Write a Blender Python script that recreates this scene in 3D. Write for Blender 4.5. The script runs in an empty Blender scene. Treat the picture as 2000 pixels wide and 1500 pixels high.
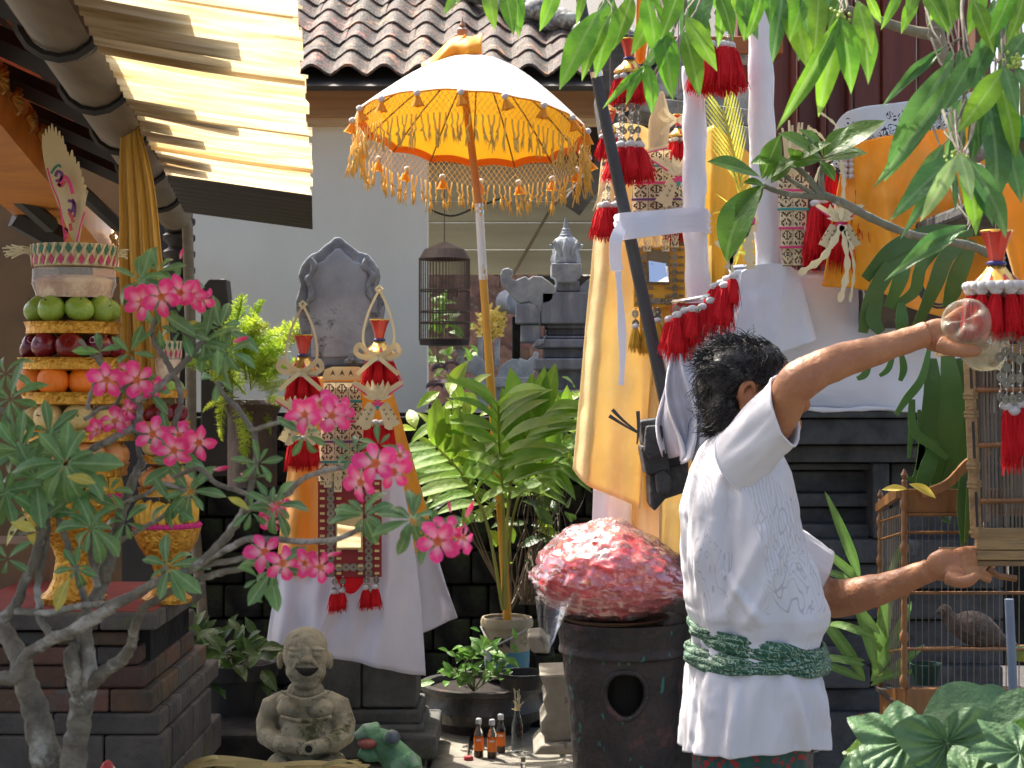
import bpy, bmesh, math, random
from mathutils import Vector, Matrix, noise, Euler
R = math.radians
rnd = random.Random(7)
SC = bpy.context.scene
COL = SC.collection
V = Vector
# ------------------------------------------------------------------ camera
F = 3170.0            # focal length in photograph pixels
CAMZ = 1.45
cam = bpy.data.cameras.new('camera')
cam.sensor_width = 36; cam.lens = 36 * F / 2000
cam.clip_end = 500; cam.clip_start = 0.05
cam.dof.use_dof = True; cam.dof.focus_distance = 4.4; cam.dof.aperture_fstop = 11
camo = bpy.data.objects.new('camera', cam); COL.objects.link(camo)
camo.location = (0, 0, CAMZ); camo.rotation_euler = (R(90), 0, 0)
SC.camera = camo
# ------------------------------------------------------------------ light
SUN_EL, SUN_AZ = 58.0, -35.0      # elevation; azimuth from +Y towards +X
w = bpy.data.worlds.new('World'); SC.world = w; w.use_nodes = True
nt = w.node_tree; nt.nodes.clear()
sky = nt.nodes.new('ShaderNodeTexSky'); sky.sky_type = 'NISHITA'; sky.sun_disc = False
sky.sun_elevation = R(SUN_EL); sky.sun_rotation = R(SUN_AZ)
sky.dust_density = 6; sky.air_density = .75; sky.ozone_density = 0.1; sky.altitude = 0
bg = nt.nodes.new('ShaderNodeBackground'); bg.inputs[1].default_value = 0.15
wo = nt.nodes.new('ShaderNodeOutputWorld')
nt.links.new(sky.outputs[0], bg.inputs[0]); nt.links.new(bg.outputs[0], wo.inputs[0])
sl = bpy.data.lights.new('sun', 'SUN'); sl.energy = 4.2; sl.angle = R(0.6); sl.color = (1, .94, .84)
so = bpy.data.objects.new('sun', sl); COL.objects.link(so)
sd = V((math.sin(R(SUN_AZ)) * math.cos(R(SUN_EL)), math.cos(R(SUN_AZ)) * math.cos(R(SUN_EL)), math.sin(R(SUN_EL))))
so.rotation_euler = sd.to_track_quat('Z', 'Y').to_euler()
so.location = (0, 0, 8)
vs = SC.view_settings
vs.view_transform = 'Standard'; vs.look = 'None'; vs.gamma = 1; vs.use_curve_mapping = False
vs.exposure = 1.4
SC.cycles.max_bounces = 8; SC.cycles.transparent_max_bounces = 16; SC.cycles.transmission_bounces = 8
SC.cycles.diffuse_bounces = 4
SC.cycles.use_denoising = True

# ------------------------------------------------------------------ helpers
def W(px, py, d):
    "photograph pixel at distance d metres -> world point"
    return V(((px - 1000) / F * d, d, CAMZ + (750 - py) / F * d))
def M(px, d): return px / F * d          # pixels at a distance -> metres
WL = {}                                   # world location of each object's origin
def thing(name, label, cat, loc, group=None):
    o = bpy.data.objects.new(name, None); COL.objects.link(o)
    o.empty_display_size = .05
    o.location = loc; WL[o] = V(loc)
    o['label'] = label; o['category'] = cat
    if group: o['group'] = group
    return o
def tag(o, label, cat, group=None):
    o['label'] = label; o['category'] = cat
    if group: o['group'] = group
    return o
def struct(o, kind='structure'):
    o['kind'] = kind; return o
def inst(name, me, M4, parent=None, label=None):
    "an object showing shared mesh data me at world matrix M4"
    o = bpy.data.objects.new(name, me); COL.objects.link(o)
    WL[o] = M4.translation.copy()
    if parent is not None:
        o.parent = parent
        M4 = Matrix.Translation(-WL[parent]) @ M4
    o.matrix_basis = M4
    if label: o['label'] = label
    return o
def sub(name, me, parent, M4=None):
    "a sub-part in the local frame of its parent"
    o = bpy.data.objects.new(name, me); COL.objects.link(o); o.parent = parent
    if M4 is not None: o.matrix_basis = M4
    return o
class MB:
    def __init__(s): s.v = []; s.f = []; s.m = []; s.mi = 0; s.uv = None
    def add(s, vs, fs):
        n = len(s.v); s.v += [tuple(x) for x in vs]
        s.f += [tuple(i + n for i in f) for f in fs]; s.m += [s.mi] * len(fs)
        return s
    def box(s, c, size, rz=0, rx=0, ry=0, taper=1.0):
        a, b, h = size[0] / 2, size[1] / 2, size[2] / 2
        E = Euler((rx, ry, rz)).to_matrix(); c = V(c)
        vs = []
        for z, t in ((-h, 1), (h, taper)):
            for x, y in ((-a, -b), (a, -b), (a, b), (-a, b)):
                vs.append(c + E @ V((x * t, y * t, z)))
        s.add(vs, [(3, 2, 1, 0), (4, 5, 6, 7), (0, 1, 5, 4), (1, 2, 6, 5), (2, 3, 7, 6), (3, 0, 4, 7)]); return s
    def tube(s, pts, r, n=8, cap=True, flat=1.0):
        pts = [V(p) for p in pts]
        if not hasattr(r, '__len__'): r = [r] * len(pts)
        up = None; vs = []; fs = []
        for i, p in enumerate(pts):
            t = (pts[min(i + 1, len(pts) - 1)] - pts[max(i - 1, 0)])
            if t.length < 1e-9: t = V((0, 0, 1))
            t.normalize()
            if up is None:
                up = V((0, 0, 1)) if abs(t.z) < .9 else V((1, 0, 0))
            a = t.cross(up)
            if a.length < 1e-6: a = t.orthogonal()
            a.normalize(); up = a.cross(t); b = up
            for k in range(n):
                an = 2 * math.pi * k / n
                vs.append(p + (a * math.cos(an) + b * math.sin(an) * flat) * r[i])
        L = len(pts)
        for i in range(L - 1):
            for k in range(n):
                k2 = (k + 1) % n
                fs.append((i * n + k2, i * n + k, (i + 1) * n + k, (i + 1) * n + k2))
        if cap:
            fs.append(tuple(range(n))); fs.append(tuple(reversed(range((L - 1) * n, L * n))))
        s.add(vs, fs); return s
    def lathe(s, prof, c, n=24, sx=1, sy=1, rad=None, axis=None, cap=True):
        "prof: list of (r, z)"
        c = V(c); vs = []; fs = []
        Q = axis if axis is not None else Matrix.Identity(3)
        for r, z in prof:
            for k in range(n):
                a = 2 * math.pi * k / n
                rr = r * (rad(a, z) if rad else 1)
                vs.append(c + Q @ V((rr * math.cos(a) * sx, rr * math.sin(a) * sy, z)))
        for i in range(len(prof) - 1):
            for k in range(n):
                k2 = (k + 1) % n
                fs.append((i * n + k, i * n + k2, (i + 1) * n + k2, (i + 1) * n + k))
        if cap:
            fs.append(tuple(reversed(range(n)))); fs.append(tuple(range((len(prof) - 1) * n, len(prof) * n)))
        s.add(vs, fs); return s
    def ball(s, c, r, n=12, m=8, rot=None):
        if not hasattr(r, '__len__'): r = (r, r, r)
        c = V(c); vs = []; fs = []
        for i in range(m + 1):
            th = math.pi * i / m
            for k in range(n):
                a = 2 * math.pi * k / n
                p = V((r[0] * math.sin(th) * math.cos(a), r[1] * math.sin(th) * math.sin(a), r[2] * math.cos(th)))
                if rot is not None: p = rot @ p
                vs.append(c + p)
        for i in range(m):
            for k in range(n):
                k2 = (k + 1) % n
                fs.append((i * n + k, (i + 1) * n + k, (i + 1) * n + k2, i * n + k2))
        s.add(vs, fs); return s
    def grid(s, fn, nu, nv):
        vs = [fn(i / nu, j / nv) for j in range(nv + 1) for i in range(nu + 1)]
        fs = []
        for j in range(nv):
            for i in range(nu):
                a = j * (nu + 1) + i
                fs.append((a, a + 1, a + nu + 2, a + nu + 1))
        s.add(vs, fs); return s
    def prism(s, pts, n, d):
        "closed polygon of 3-D points extruded by vector n*d"
        n = V(n) * d; k = len(pts); p = [V(x) for x in pts]
        s.add(p + [x + n for x in p], [tuple(range(k)), tuple(reversed(range(k, 2 * k)))] +
              [(i, i + k, (i + 1) % k + k, (i + 1) % k) for i in range(k)]); return s
    def mesh(s, name, mats, smooth=False, center=False, autos=None):
        if not isinstance(mats, (list, tuple)): mats = [mats]
        c = V((0, 0, 0))
        if center:
            xs = [v[0] for v in s.v]; ys = [v[1] for v in s.v]; zs = [v[2] for v in s.v]
            c = V(((min(xs) + max(xs)) / 2, (min(ys) + max(ys)) / 2, (min(zs) + max(zs)) / 2))
        me = bpy.data.meshes.new(name)
        me.from_pydata([(a - c.x, b - c.y, d - c.z) for a, b, d in s.v], [], s.f)
        for m in mats: me.materials.append(m)
        if len(mats) > 1: me.polygons.foreach_set('material_index', s.m)
        me.validate(); me.update()
        if not s.__dict__.get('norecalc'):
            bm = bmesh.new(); bm.from_mesh(me); bmesh.ops.recalc_face_normals(bm, faces=bm.faces); bm.to_mesh(me); bm.free()
        if smooth:
            if autos is None: autos = 45
            me.shade_smooth()
            if autos < 180: me.set_sharp_from_angle(angle=R(autos))
        return me, c
    def build(s, name, mats, parent=None, smooth=False, label=None, autos=None, bevel=0):
        me, c = s.mesh(name, mats, smooth, True, autos)
        o = inst(name, me, Matrix.Translation(c), parent, label)
        if bevel: bev(o, bevel)
        return o
def bev(o, wd=.004, seg=2):
    md = o.modifiers.new('bevel', 'BEVEL'); md.width = wd; md.segments = seg; md.limit_method = 'ANGLE'; md.angle_limit = R(40)
    return o
def frame(p, zdir, xdir=None, s=1.0):
    "world matrix at p, local Y along zdir, local Z near xdir"
    y = V(zdir).normalized(); z = V(xdir) if xdir is not None else V((0, 0, 1))
    x = y.cross(z)
    if x.length < 1e-5: x = y.orthogonal()
    x.normalize(); z = x.cross(y)
    m = Matrix((x, y, z)).transposed().to_4x4()
    if hasattr(s, '__len__'): m = m @ Matrix.Diagonal((s[0], s[1], s[2], 1))
    else: m = m @ Matrix.Scale(s, 4)
    m.translation = p; return m
def spl(pts, n=6):
    "Catmull-Rom through points (any dimension as tuples)"
    P = [list(p) for p in pts]; out = []
    for i in range(len(P) - 1):
        a = P[max(i - 1, 0)]; b = P[i]; c = P[i + 1]; d = P[min(i + 2, len(P) - 1)]
        for k in range(n):
            t = k / n
            out.append([.5 * ((2 * b[j]) + (-a[j] + c[j]) * t + (2 * a[j] - 5 * b[j] + 4 * c[j] - d[j]) * t * t + (-a[j] + 3 * b[j] - 3 * c[j] + d[j]) * t ** 3) for j in range(len(b))])
    out.append(P[-1]); return out
def fbm(x, y, z=0, o=3): 
    return noise.fractal(V((x, y, z)), 1.0, 2.0, o)

# ------------------------------------------------------------------ materials
MC = {}
def lin(c):
    "sRGB 0-255 to linear"
    return tuple(((x / 255) / 12.92 if x / 255 <= .04045 else ((x / 255 + .055) / 1.055) ** 2.4) for x in c)
def mat(name, c1, c2=None, scale=6, rough=.6, bump=.15, bscale=40, metal=0, spec=.5, trans=0, tcol=None, rand=0,
        stretch=(1, 1, 1), contrast=(.35, .65), c3=None, c3t=.62, c3s=3, sheen=0, coat=0, bdist=.01, detail=6):
    if name in MC: return MC[name]
    m = bpy.data.materials.new(name); m.use_nodes = True; nt = m.node_tree; N = nt.nodes; L = nt.links
    b = N['Principled BSDF']; out = N['Material Output']
    b.inputs['Roughness'].default_value = rough; b.inputs['Metallic'].default_value = metal
    b.inputs['Specular IOR Level'].default_value = spec
    if sheen: b.inputs['Sheen Weight'].default_value = sheen
    if coat: b.inputs['Coat Weight'].default_value = coat; b.inputs['Coat Roughness'].default_value = .15
    tc = N.new('ShaderNodeTexCoord'); mp = N.new('ShaderNodeMapping'); mp.inputs['Scale'].default_value = stretch
    L.new(tc.outputs['Object'], mp.inputs['Vector'])
    oi = N.new('ShaderNodeObjectInfo')
    if rand:
        cb = N.new('ShaderNodeVectorMath'); cb.operation = 'SCALE'; cb.inputs['Scale'].default_value = 17.0
        ad = N.new('ShaderNodeVectorMath'); ad.operation = 'ADD'
        cx = N.new('ShaderNodeCombineXYZ'); L.new(oi.outputs['Random'], cx.inputs[0]); L.new(oi.outputs['Random'], cx.inputs[1])
        L.new(cx.outputs[0], cb.inputs[0]); L.new(mp.outputs[0], ad.inputs[0]); L.new(cb.outputs[0], ad.inputs[1])
        vec = ad.outputs[0]
    else: vec = mp.outputs[0]
    if c2 is None: c2 = tuple(x * .7 for x in c1)
    nz = N.new('ShaderNodeTexNoise'); nz.inputs['Scale'].default_value = scale; nz.inputs['Detail'].default_value = detail
    nz.inputs['Roughness'].default_value = .62
    L.new(vec, nz.inputs['Vector'])
    rp = N.new('ShaderNodeValToRGB'); rp.color_ramp.elements[0].position = contrast[0]; rp.color_ramp.elements[1].position = contrast[1]
    rp.color_ramp.elements[0].color = (*c2, 1); rp.color_ramp.elements[1].color = (*c1, 1)
    L.new(nz.outputs['Fac'], rp.inputs[0]); col = rp.outputs[0]
    if c3 is not None:
        n3 = N.new('ShaderNodeTexNoise'); n3.inputs['Scale'].default_value = c3s; n3.inputs['Detail'].default_value = 8
        n3.inputs['Roughness'].default_value = .7
        L.new(vec, n3.inputs['Vector'])
        r3 = N.new('ShaderNodeValToRGB'); r3.color_ramp.elements[0].position = c3t - .04; r3.color_ramp.elements[1].position = c3t + .04
        L.new(n3.outputs['Fac'], r3.inputs[0])
        mx = N.new('ShaderNodeMix'); mx.data_type = 'RGBA'
        L.new(r3.outputs[0], mx.inputs[0]); L.new(col, mx.inputs[6]); mx.inputs[7].default_value = (*c3, 1)
        col = mx.outputs[2]
    if rand:
        hs = N.new('ShaderNodeHueSaturation')
        mr = N.new('ShaderNodeMapRange'); L.new(oi.outputs['Random'], mr.inputs[0])
        mr.inputs[3].default_value = 1 - rand; mr.inputs[4].default_value = 1 + rand
        L.new(mr.outputs[0], hs.inputs['Value'])
        m2 = N.new('ShaderNodeMath'); m2.operation = 'MULTIPLY_ADD'; m2.inputs[1].default_value = .04 * min(1, rand * 3); m2.inputs[2].default_value = .5 - .02 * min(1, rand * 3)
        wn = N.new('ShaderNodeTexWhiteNoise'); wn.noise_dimensions = '1D'; L.new(oi.outputs['Random'], wn.inputs['W'])
        L.new(wn.outputs['Value'], m2.inputs[0]); L.new(m2.outputs[0], hs.inputs['Hue'])
        L.new(col, hs.inputs['Color']); col = hs.outputs[0]
    L.new(col, b.inputs['Base Color'])
    if bump:
        nb = N.new('ShaderNodeTexNoise'); nb.inputs['Scale'].default_value = bscale; nb.inputs['Detail'].default_value = 5
        L.new(vec, nb.inputs['Vector'])
        bp = N.new('ShaderNodeBump'); bp.inputs['Strength'].default_value = bump; bp.inputs['Distance'].default_value = bdist
        L.new(nb.outputs['Fac'], bp.inputs['Height']); L.new(bp.outputs[0], b.inputs['Normal'])
    if trans:
        tr = N.new('ShaderNodeBsdfTranslucent')
        if tcol is not None: tr.inputs[0].default_value = (*tcol, 1)
        else: L.new(col, tr.inputs[0])
        ms = N.new('ShaderNodeMixShader'); ms.inputs[0].default_value = trans
        L.new(b.outputs[0], ms.inputs[1]); L.new(tr.outputs[0], ms.inputs[2]); L.new(ms.outputs[0], out.inputs[0])
    m['col'] = 1; MC[name] = m
    return m
def mixin(m, fac_fn, color):
    "mix a colour into the material's base colour by a factor built from nodes"
    nt = m.node_tree; N = nt.nodes; L = nt.links
    b = next(n for n in N if n.type == 'BSDF_PRINCIPLED')
    src = b.inputs['Base Color'].links[0].from_socket
    mx = N.new('ShaderNodeMix'); mx.data_type = 'RGBA'
    L.new(src, mx.inputs[6]); mx.inputs[7].default_value = (*color, 1)
    L.new(fac_fn(nt), mx.inputs[0]); L.new(mx.outputs[2], b.inputs['Base Color'])
    for t in N:
        if t.type == 'BSDF_TRANSLUCENT' and t.inputs[0].links: L.new(mx.outputs[2], t.inputs[0])
    return m
def nmath(nt, op, a, b=None, c=None):
    n = nt.nodes.new('ShaderNodeMath'); n.operation = op
    for i, x in enumerate((a, b, c)):
        if x is None: continue
        if hasattr(x, 'links'): nt.links.new(x, n.inputs[i])
        else: n.inputs[i].default_value = x
    return n.outputs[0]
def objxyz(nt):
    t = nt.nodes.new('ShaderNodeTexCoord'); s = nt.nodes.new('ShaderNodeSeparateXYZ'); nt.links.new(t.outputs['Object'], s.inputs[0])
    return s.outputs

def foliage(name, c1, c2, rib=None, rough=.35, trans=.35, rand=.22, tcol=None, ribw=.02, vein=18):
    m = mat(name, c1, c2, scale=3, rough=rough, bump=.25, bscale=14, trans=trans, rand=rand, tcol=tcol, bdist=.02)
    if rib:
        def f(nt):
            o = objxyz(nt); a = nmath(nt, 'ABSOLUTE', o[0])
            mid = nmath(nt, 'LESS_THAN', a, ribw)
            # side veins: thin oblique lines
            q = nmath(nt, 'FRACT', nmath(nt, 'MULTIPLY', nmath(nt, 'SUBTRACT', o[1], nmath(nt, 'MULTIPLY', a, .7)), vein))
            sv = nmath(nt, 'MULTIPLY', nmath(nt, 'LESS_THAN', q, .07), .18)
            return nmath(nt, 'MAXIMUM', nmath(nt, 'MULTIPLY', mid, .6), sv)
        mixin(m, f, rib)
    return m

# leaf mesh: unit length along +Y, width w, folded on the midrib, curling down
def leaf_mesh(name, m, w=.3, wide=.5, fold=.25, droop=.3, tipw=.0, wave=.0, ns=9, nx=4, thick=0, power=1.0):
    b = MB(); b.norecalc = True
    def prof(t):
        # width profile peaking at 'wide'
        if t < wide: s = t / wide
        else: s = (1 - t) / (1 - wide)
        s = max(s, 0)
        return math.sin(s * math.pi / 2) ** power
    def fn(u, v):
        x = (u - .5) * 2; hw = w / 2 * max(prof(v), tipw * (1 if v > .9 else 0) + .012)
        a = droop * v
        y = v * math.cos(a * .8); z = -v * math.sin(a) * .7
        return (x * hw * math.cos(fold), y, z + abs(x) * hw * math.sin(fold) + wave * math.sin(v * 14 + x) * hw * abs(x))
    b.grid(fn, nx, ns)
    me, _ = b.mesh(name, m, True, False, 180)
    return me
def remesh_obj(mb, name, mats, voxel=.006, smooth=6, parent=None, fn=None, label=None, dec=None):
    "one continuous surface from overlapping solids"
    me, c = mb.mesh(name, mats[0] if isinstance(mats, list) else mats, True, True, 180)
    o = bpy.data.objects.new(name, me); COL.objects.link(o)
    r = o.modifiers.new('r', 'REMESH'); r.mode = 'VOXEL'; r.voxel_size = voxel; r.use_smooth_shade = True
    if smooth:
        s = o.modifiers.new('s', 'SMOOTH'); s.factor = .5; s.iterations = smooth
    dg = bpy.context.evaluated_depsgraph_get(); dg.update()
    me2 = bpy.data.meshes.new_from_object(o.evaluated_get(dg))
    bpy.data.objects.remove(o); bpy.data.meshes.remove(me); me2.name = name
    if isinstance(mats, list):
        me2.materials.clear()
        for m in mats: me2.materials.append(m)
    elif not me2.materials: me2.materials.append(mats)
    if fn:
        for v in me2.vertices:
            v.co = V(fn(v.co + c)) - c
    me2.shade_smooth(); me2.update()
    return inst(name, me2, Matrix.Translation(c), parent, label)
def curve_r(pts, n=5):
    q = spl(pts, n); return [V(p[:3]) for p in q], [max(p[3], 1e-4) for p in q]
# ================================================================== SETTING
m_ground = mat('paving stone', (.2, .185, .15), (.09, .085, .07), scale=3, rough=.85, bump=.4, bscale=30)
struct(MB().box((0, 20, -.35), (120, 90, .7)).build('ground', m_ground))
mg2 = mat('paving slab', (.3, .27, .21), (.16, .15, .12), scale=9, rough=.8, bump=.4, rand=.15)
pav = struct(MB().box((-.1, 6.0, -.004), (2.6, 2.4, .02)).build('pavement', m_ground))
for i in range(7):
    for j in range(5):
        b = MB().box((0, 0, 0), (.34, .43, .03)); me, _ = b.mesh('paving_slab', mg2)
        o = inst('paving_slab', me, Matrix.Translation((-1.2 + i * .355 + (j % 2) * .15, 5.1 + j * .44, .008 + rnd.uniform(-.002, .003))), pav)
        bev(o, .006)
# ---- house behind
m_wall = mat('white plaster', (.64, .64, .56), (.57, .57, .495), scale=1.3, stretch=(1.6, 1, .7), contrast=(.3, .7), rough=.8, bump=.15, bscale=25, c3=(.42, .42, .37), c3t=.72, c3s=2)
m_tan = mat('tan painted wood', (.36, .21, .09), (.25, .14, .06), scale=4, rough=.6, stretch=(.3, 3, 6))
m_tan2 = mat('light tan wood', (.5, .36, .2), (.4, .27, .14), scale=4, rough=.6, stretch=(.3, 3, 6))
m_tile = mat('weathered roof tile', (.105, .066, .048), (.03, .025, .022), scale=16, rough=.85, bump=.5, bscale=60, rand=.35,
             c3=(.38, .16, .09), c3t=.585, c3s=8)
mixin(m_tile, lambda nt: (lambda n: (nt.links.new(n.outputs['Fac'], (r := nt.nodes.new('ShaderNodeValToRGB')).inputs[0]),
      setattr(r.color_ramp.elements[0], 'position', .6), setattr(r.color_ramp.elements[1], 'position', .64), r.outputs[0])[-1])(
      (lambda n: (setattr(n.inputs['Scale'], 'default_value', 38), setattr(n.inputs['Detail'], 'default_value', 6), n)[-1])(nt.nodes.new('ShaderNodeTexNoise'))), (.4, .41, .38))
m_lich = mat('lichened ridge stone', (.2, .2, .19), (.09, .09, .1), scale=10, rough=.9, bump=.8, bscale=30, c3=(.42, .44, .37), c3t=.52, c3s=12, rand=.1)
house = thing('house', 'white plastered house with weathered clay tile roof behind the yellow parasol', 'house', W(600, 1300, 9.3))
D = 9.3
def slab(mb, x0, y0, x1, y1, d, t):
    "box filling a pixel rectangle whose front face is at distance d"
    a = W(x0, y1, d); b = W(x1, y0, d)
    mb.box(((a.x + b.x) / 2, d + t / 2, (a.z + b.z) / 2), (b.x - a.x, t, b.z - a.z)); return mb
slab(MB(), 250, 215, 834, 1265, D, .18).build('wall', m_wall, house)
slab(MB(), 300, 140, 1300, 228, D - .12, .14).build('fascia', m_tan, house, bevel=.006)
slab(MB(), 300, 228.6, 1300, 243, D - .09, .1).build('trim', m_tan2, house, bevel=.004)
# pantiles
def tile_mesh(nm):
    b = MB(); wv, ln, nx = .215, .33, 12
    def zf(u): return .03 * math.sin(u * 2 * math.pi - .6) + (.012 if u > .9 else 0)
    top = []
    b.grid(lambda u, v: ((u - .5) * wv, (v) * ln, zf(u) + (1 - v) * .018), nx, 3)
    b.grid(lambda u, v: ((u - .5) * wv, (v) * ln, zf(u) + (1 - v) * .018 - .016), nx, 3)
    n = (nx + 1)
    for i in range(nx): b.f.append((i, i + 1, 4 * n + i + 1, 4 * n + i)); b.m.append(0)
    return b.mesh(nm, m_tile, True, False, 50)[0]
tm = tile_mesh('roof_tile')
th = R(30); roof_o = MB().box((0, 0, 0), (3.0, 2.0, .03)).mesh('roof', mat('dark roof battens', (.03, .025, .02)), False)[0]
eave = W(585, 140, D - .35); Rx = Matrix.Rotation(th, 4, 'X')
roof = inst('roof', roof_o, Matrix.Translation(eave + V((1.1, .95 * math.cos(th), .95 * math.sin(th) - .075))) @ Rx, house)
# roof panel object's local frame is rotated: place tiles by local matrices
Ri = (Matrix.Translation(eave + V((1.1, .95 * math.cos(th), .95 * math.sin(th) - .075))) @ Rx).inverted()
for j in range(8):
    for i in range(-2, 12):
        x = i * .2; s = j * .255
        if x > 1.98 - s * .93: continue
        if x < -.2 - s: continue
        p = eave + V((x + .1, s * math.cos(th), s * math.sin(th) + .0))
        Mw = Matrix.Translation(p) @ Rx @ Matrix.Rotation(R(rnd.uniform(-2.2, 2.2)), 4, 'Z') @ Matrix.Rotation(R(rnd.uniform(-2, 2)), 4, 'Y')
        sub('roof_tile', tm, roof, Ri @ Mw)
# hip ridge of lichened stones
hr = None
for k in range(13):
    s = k * .17
    p = eave + V((2.1 - s * .93, s * math.cos(th) - .02, s * math.sin(th) + .07))
    b = MB(); b.norecalc = True
    b.ball((0, 0, 0), (.1, .13, .065), 12, 8)
    b.v = [tuple(V(v) * (1 + .25 * fbm(v[0] * 9 + k * 3, v[1] * 9, v[2] * 9))) for v in b.v]
    me, _ = b.mesh('ridge_tile', m_lich, True, False, 180)
    sub('ridge_tile', me, roof, Ri @ (Matrix.Translation(p) @ Matrix.Rotation(R(35), 4, 'Z')))
# veranda: boarded pale wall behind the opening
m_board = mat('pale yellow boards', (.30, .28, .19), (.22, .2, .13), scale=2, rough=.7, stretch=(.4, 1, 3), bump=.2)
m_dark = mat('dark wood', (.03, .022, .018), (.015, .012, .01), scale=8, rough=.7)
ver = thing('veranda', 'open veranda with pale yellow boards behind the grey stone shrine', 'veranda', W(1050, 1200, 11.2))
for k, (y0, y1) in enumerate(((290, 392), (393, 434), (435, 487), (488, 536))):
    slab(MB(), 700, y0, 1560, y1 - .8, 11.2 + .01 * (k % 2), .06).build('board', m_board, ver, bevel=.004)
slab(MB(), 1060, 539, 1400, 575, 11.25, .1).build('beam', m_dark, ver)
b = MB(); b.tube([W(1175, 320, 10), W(1080, 400, 11), W(1000, 540, 11.15)], .012, 6); b.build('brace', mat('brown brace', (.12, .09, .05)), ver)
slab(MB(), 830, 242, 1320, 312, 9.6, .2).build('lintel', m_dark, ver)
b = MB(); b.tube([W(1235, 250, 9.5), W(1120, 400, 9.9)], .09, 4); b.build('strut', mat('grey worn strut', (.1, .1, .1), (.03, .03, .03), scale=9), ver)
b = MB(); b.tube([V(p) for p in spl([W(830, 405, 9.5), W(880, 422, 9.5), W(930, 405, 9.5), W(985, 385, 9.5)], 6)], .006, 5)
tag(b.build('cable', m_dark), 'thin dark cable sagging under the fringe in the veranda', 'cable')
# far tiled roofs
m_far = mat('far clay tile', (.22, .12, .09), (.12, .07, .06), scale=12, rough=.85, rand=.4, c3=(.32, .3, .28), c3t=.63, c3s=9)
fr = thing('tiled_roof', 'reddish brown tiled roof seen far behind through the veranda opening', 'roof', W(960, 800, 13.2))
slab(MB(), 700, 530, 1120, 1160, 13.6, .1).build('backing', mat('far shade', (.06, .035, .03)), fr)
fm_b = MB(); fm_b.grid(lambda u, v: ((u - .5) * .15, (1 - v) * .02, -v * .15 + .02 * math.sin(u * 6.28)), 6, 3)
for q in range(2): pass
fm = fm_b.mesh('roof_tile', m_far, True, False, 180)[0]
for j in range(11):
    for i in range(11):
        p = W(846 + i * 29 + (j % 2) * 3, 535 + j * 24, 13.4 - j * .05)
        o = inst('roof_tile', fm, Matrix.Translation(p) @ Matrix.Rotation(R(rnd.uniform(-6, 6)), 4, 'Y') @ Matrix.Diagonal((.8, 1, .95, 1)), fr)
# near heap of roof tiles (left of the opening, under the cage)
hp = thing('stacked_roof_tiles', 'edge of a low roof with dark red curved tiles beside the white wall', 'roof tiles', W(880, 800, 9.0))
m_ht = mat('wet red tile', (.17, .07, .07), (.06, .04, .05), scale=9, rough=.35, rand=.25, c3=(.45, .45, .45), c3t=.64, c3s=8, bump=.5)
for (x, y, s, a) in ((860, 712, 30, 0), (885, 705, 32, 15), (908, 715, 28, -10), (868, 752, 46, 10), (905, 760, 44, -20), (940, 738, 30, 20), (850, 745, 30, 0), (885, 790, 40, 8)):
    b = MB(); ss = M(s, 9)
    b.grid(lambda u, v: (math.cos(u * 3.14) * ss * .62, -v * ss * .3, math.sin(u * 3.14) * ss * .5 - v * .02), 10, 3)
    b.grid(lambda u, v: (math.cos(u * 3.14) * ss * .54, -v * ss * .3, math.sin(u * 3.14) * ss * .42 - v * .02), 10, 3)
    me, _ = b.mesh('tile', m_ht, True, False, 60)
    inst('tile', me, Matrix.Translation(W(x, y + 12, 9)) @ Matrix.Rotation(R(a), 4, 'Y'), hp)
slab(MB(), 836, 790, 930, 900, 9.05, .3).build('red_soffit', mat('red brown paint', (.12, .035, .02), (.05, .02, .015)), hp)
# dark mossy stone wall below the plants
m_dstone = mat('dark wet stone', (.028, .027, .026), (.008, .008, .008), scale=7, rough=.9, bump=.8, bscale=25, c3=(.03, .04, .018), c3t=.6, c3s=4, spec=.15)
dw = thing('stone_wall', 'low black mossy stone wall behind the potted plants', 'wall', W(750, 1390, 7.6))
for j in range(9):
    for i in range(12):
        x0 = 330 + i * 74 + (j % 2) * 34; y0 = 812 + j * 66
        bb = slab(MB(), x0, y0 + 2, x0 + 71, y0 + 64, 7.62 + rnd.uniform(-.02, .02), .3)
        bb.build('stone_block', m_dstone, dw, bevel=.012)
slab(MB(), 330, 806, 1240, 1405, 7.72, .2).build('core', m_dstone, dw)
# ---- left pavilion --------------------------------------------------------
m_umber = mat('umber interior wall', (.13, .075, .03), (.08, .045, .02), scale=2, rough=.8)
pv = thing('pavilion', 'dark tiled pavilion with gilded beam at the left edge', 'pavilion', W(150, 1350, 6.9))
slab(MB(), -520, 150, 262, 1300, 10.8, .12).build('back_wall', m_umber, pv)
m_pipe = mat('dusty brown gutter pipe', (.2, .155, .105), (.12, .095, .065), scale=5, rough=.55, stretch=(4, .6, 4), bump=.1)
def G(d, off=0, h=.75): return V((-.9 - (d - 3.17) * .147 + off, d, CAMZ + h))
gp = MB(); gp.tube([G(1.6), G(3.6)], .075, 16); gp.build('gutter_pipe', m_pipe, pv, True)
gp = MB(); gp.tube([G(3.4) + V((0, 0, .004)), G(5.4) + V((0, 0, .004))], .082, 16); gp.build('gutter_pipe', m_pipe, pv, True)
gp = MB(); gp.tube([G(5.2), G(7.1)], .077, 16); gp.build('gutter_pipe', m_pipe, pv, True)
m_raft = mat('black rafter', (.028, .024, .022), (.014, .012, .011), scale=6, rough=.6)
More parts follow.
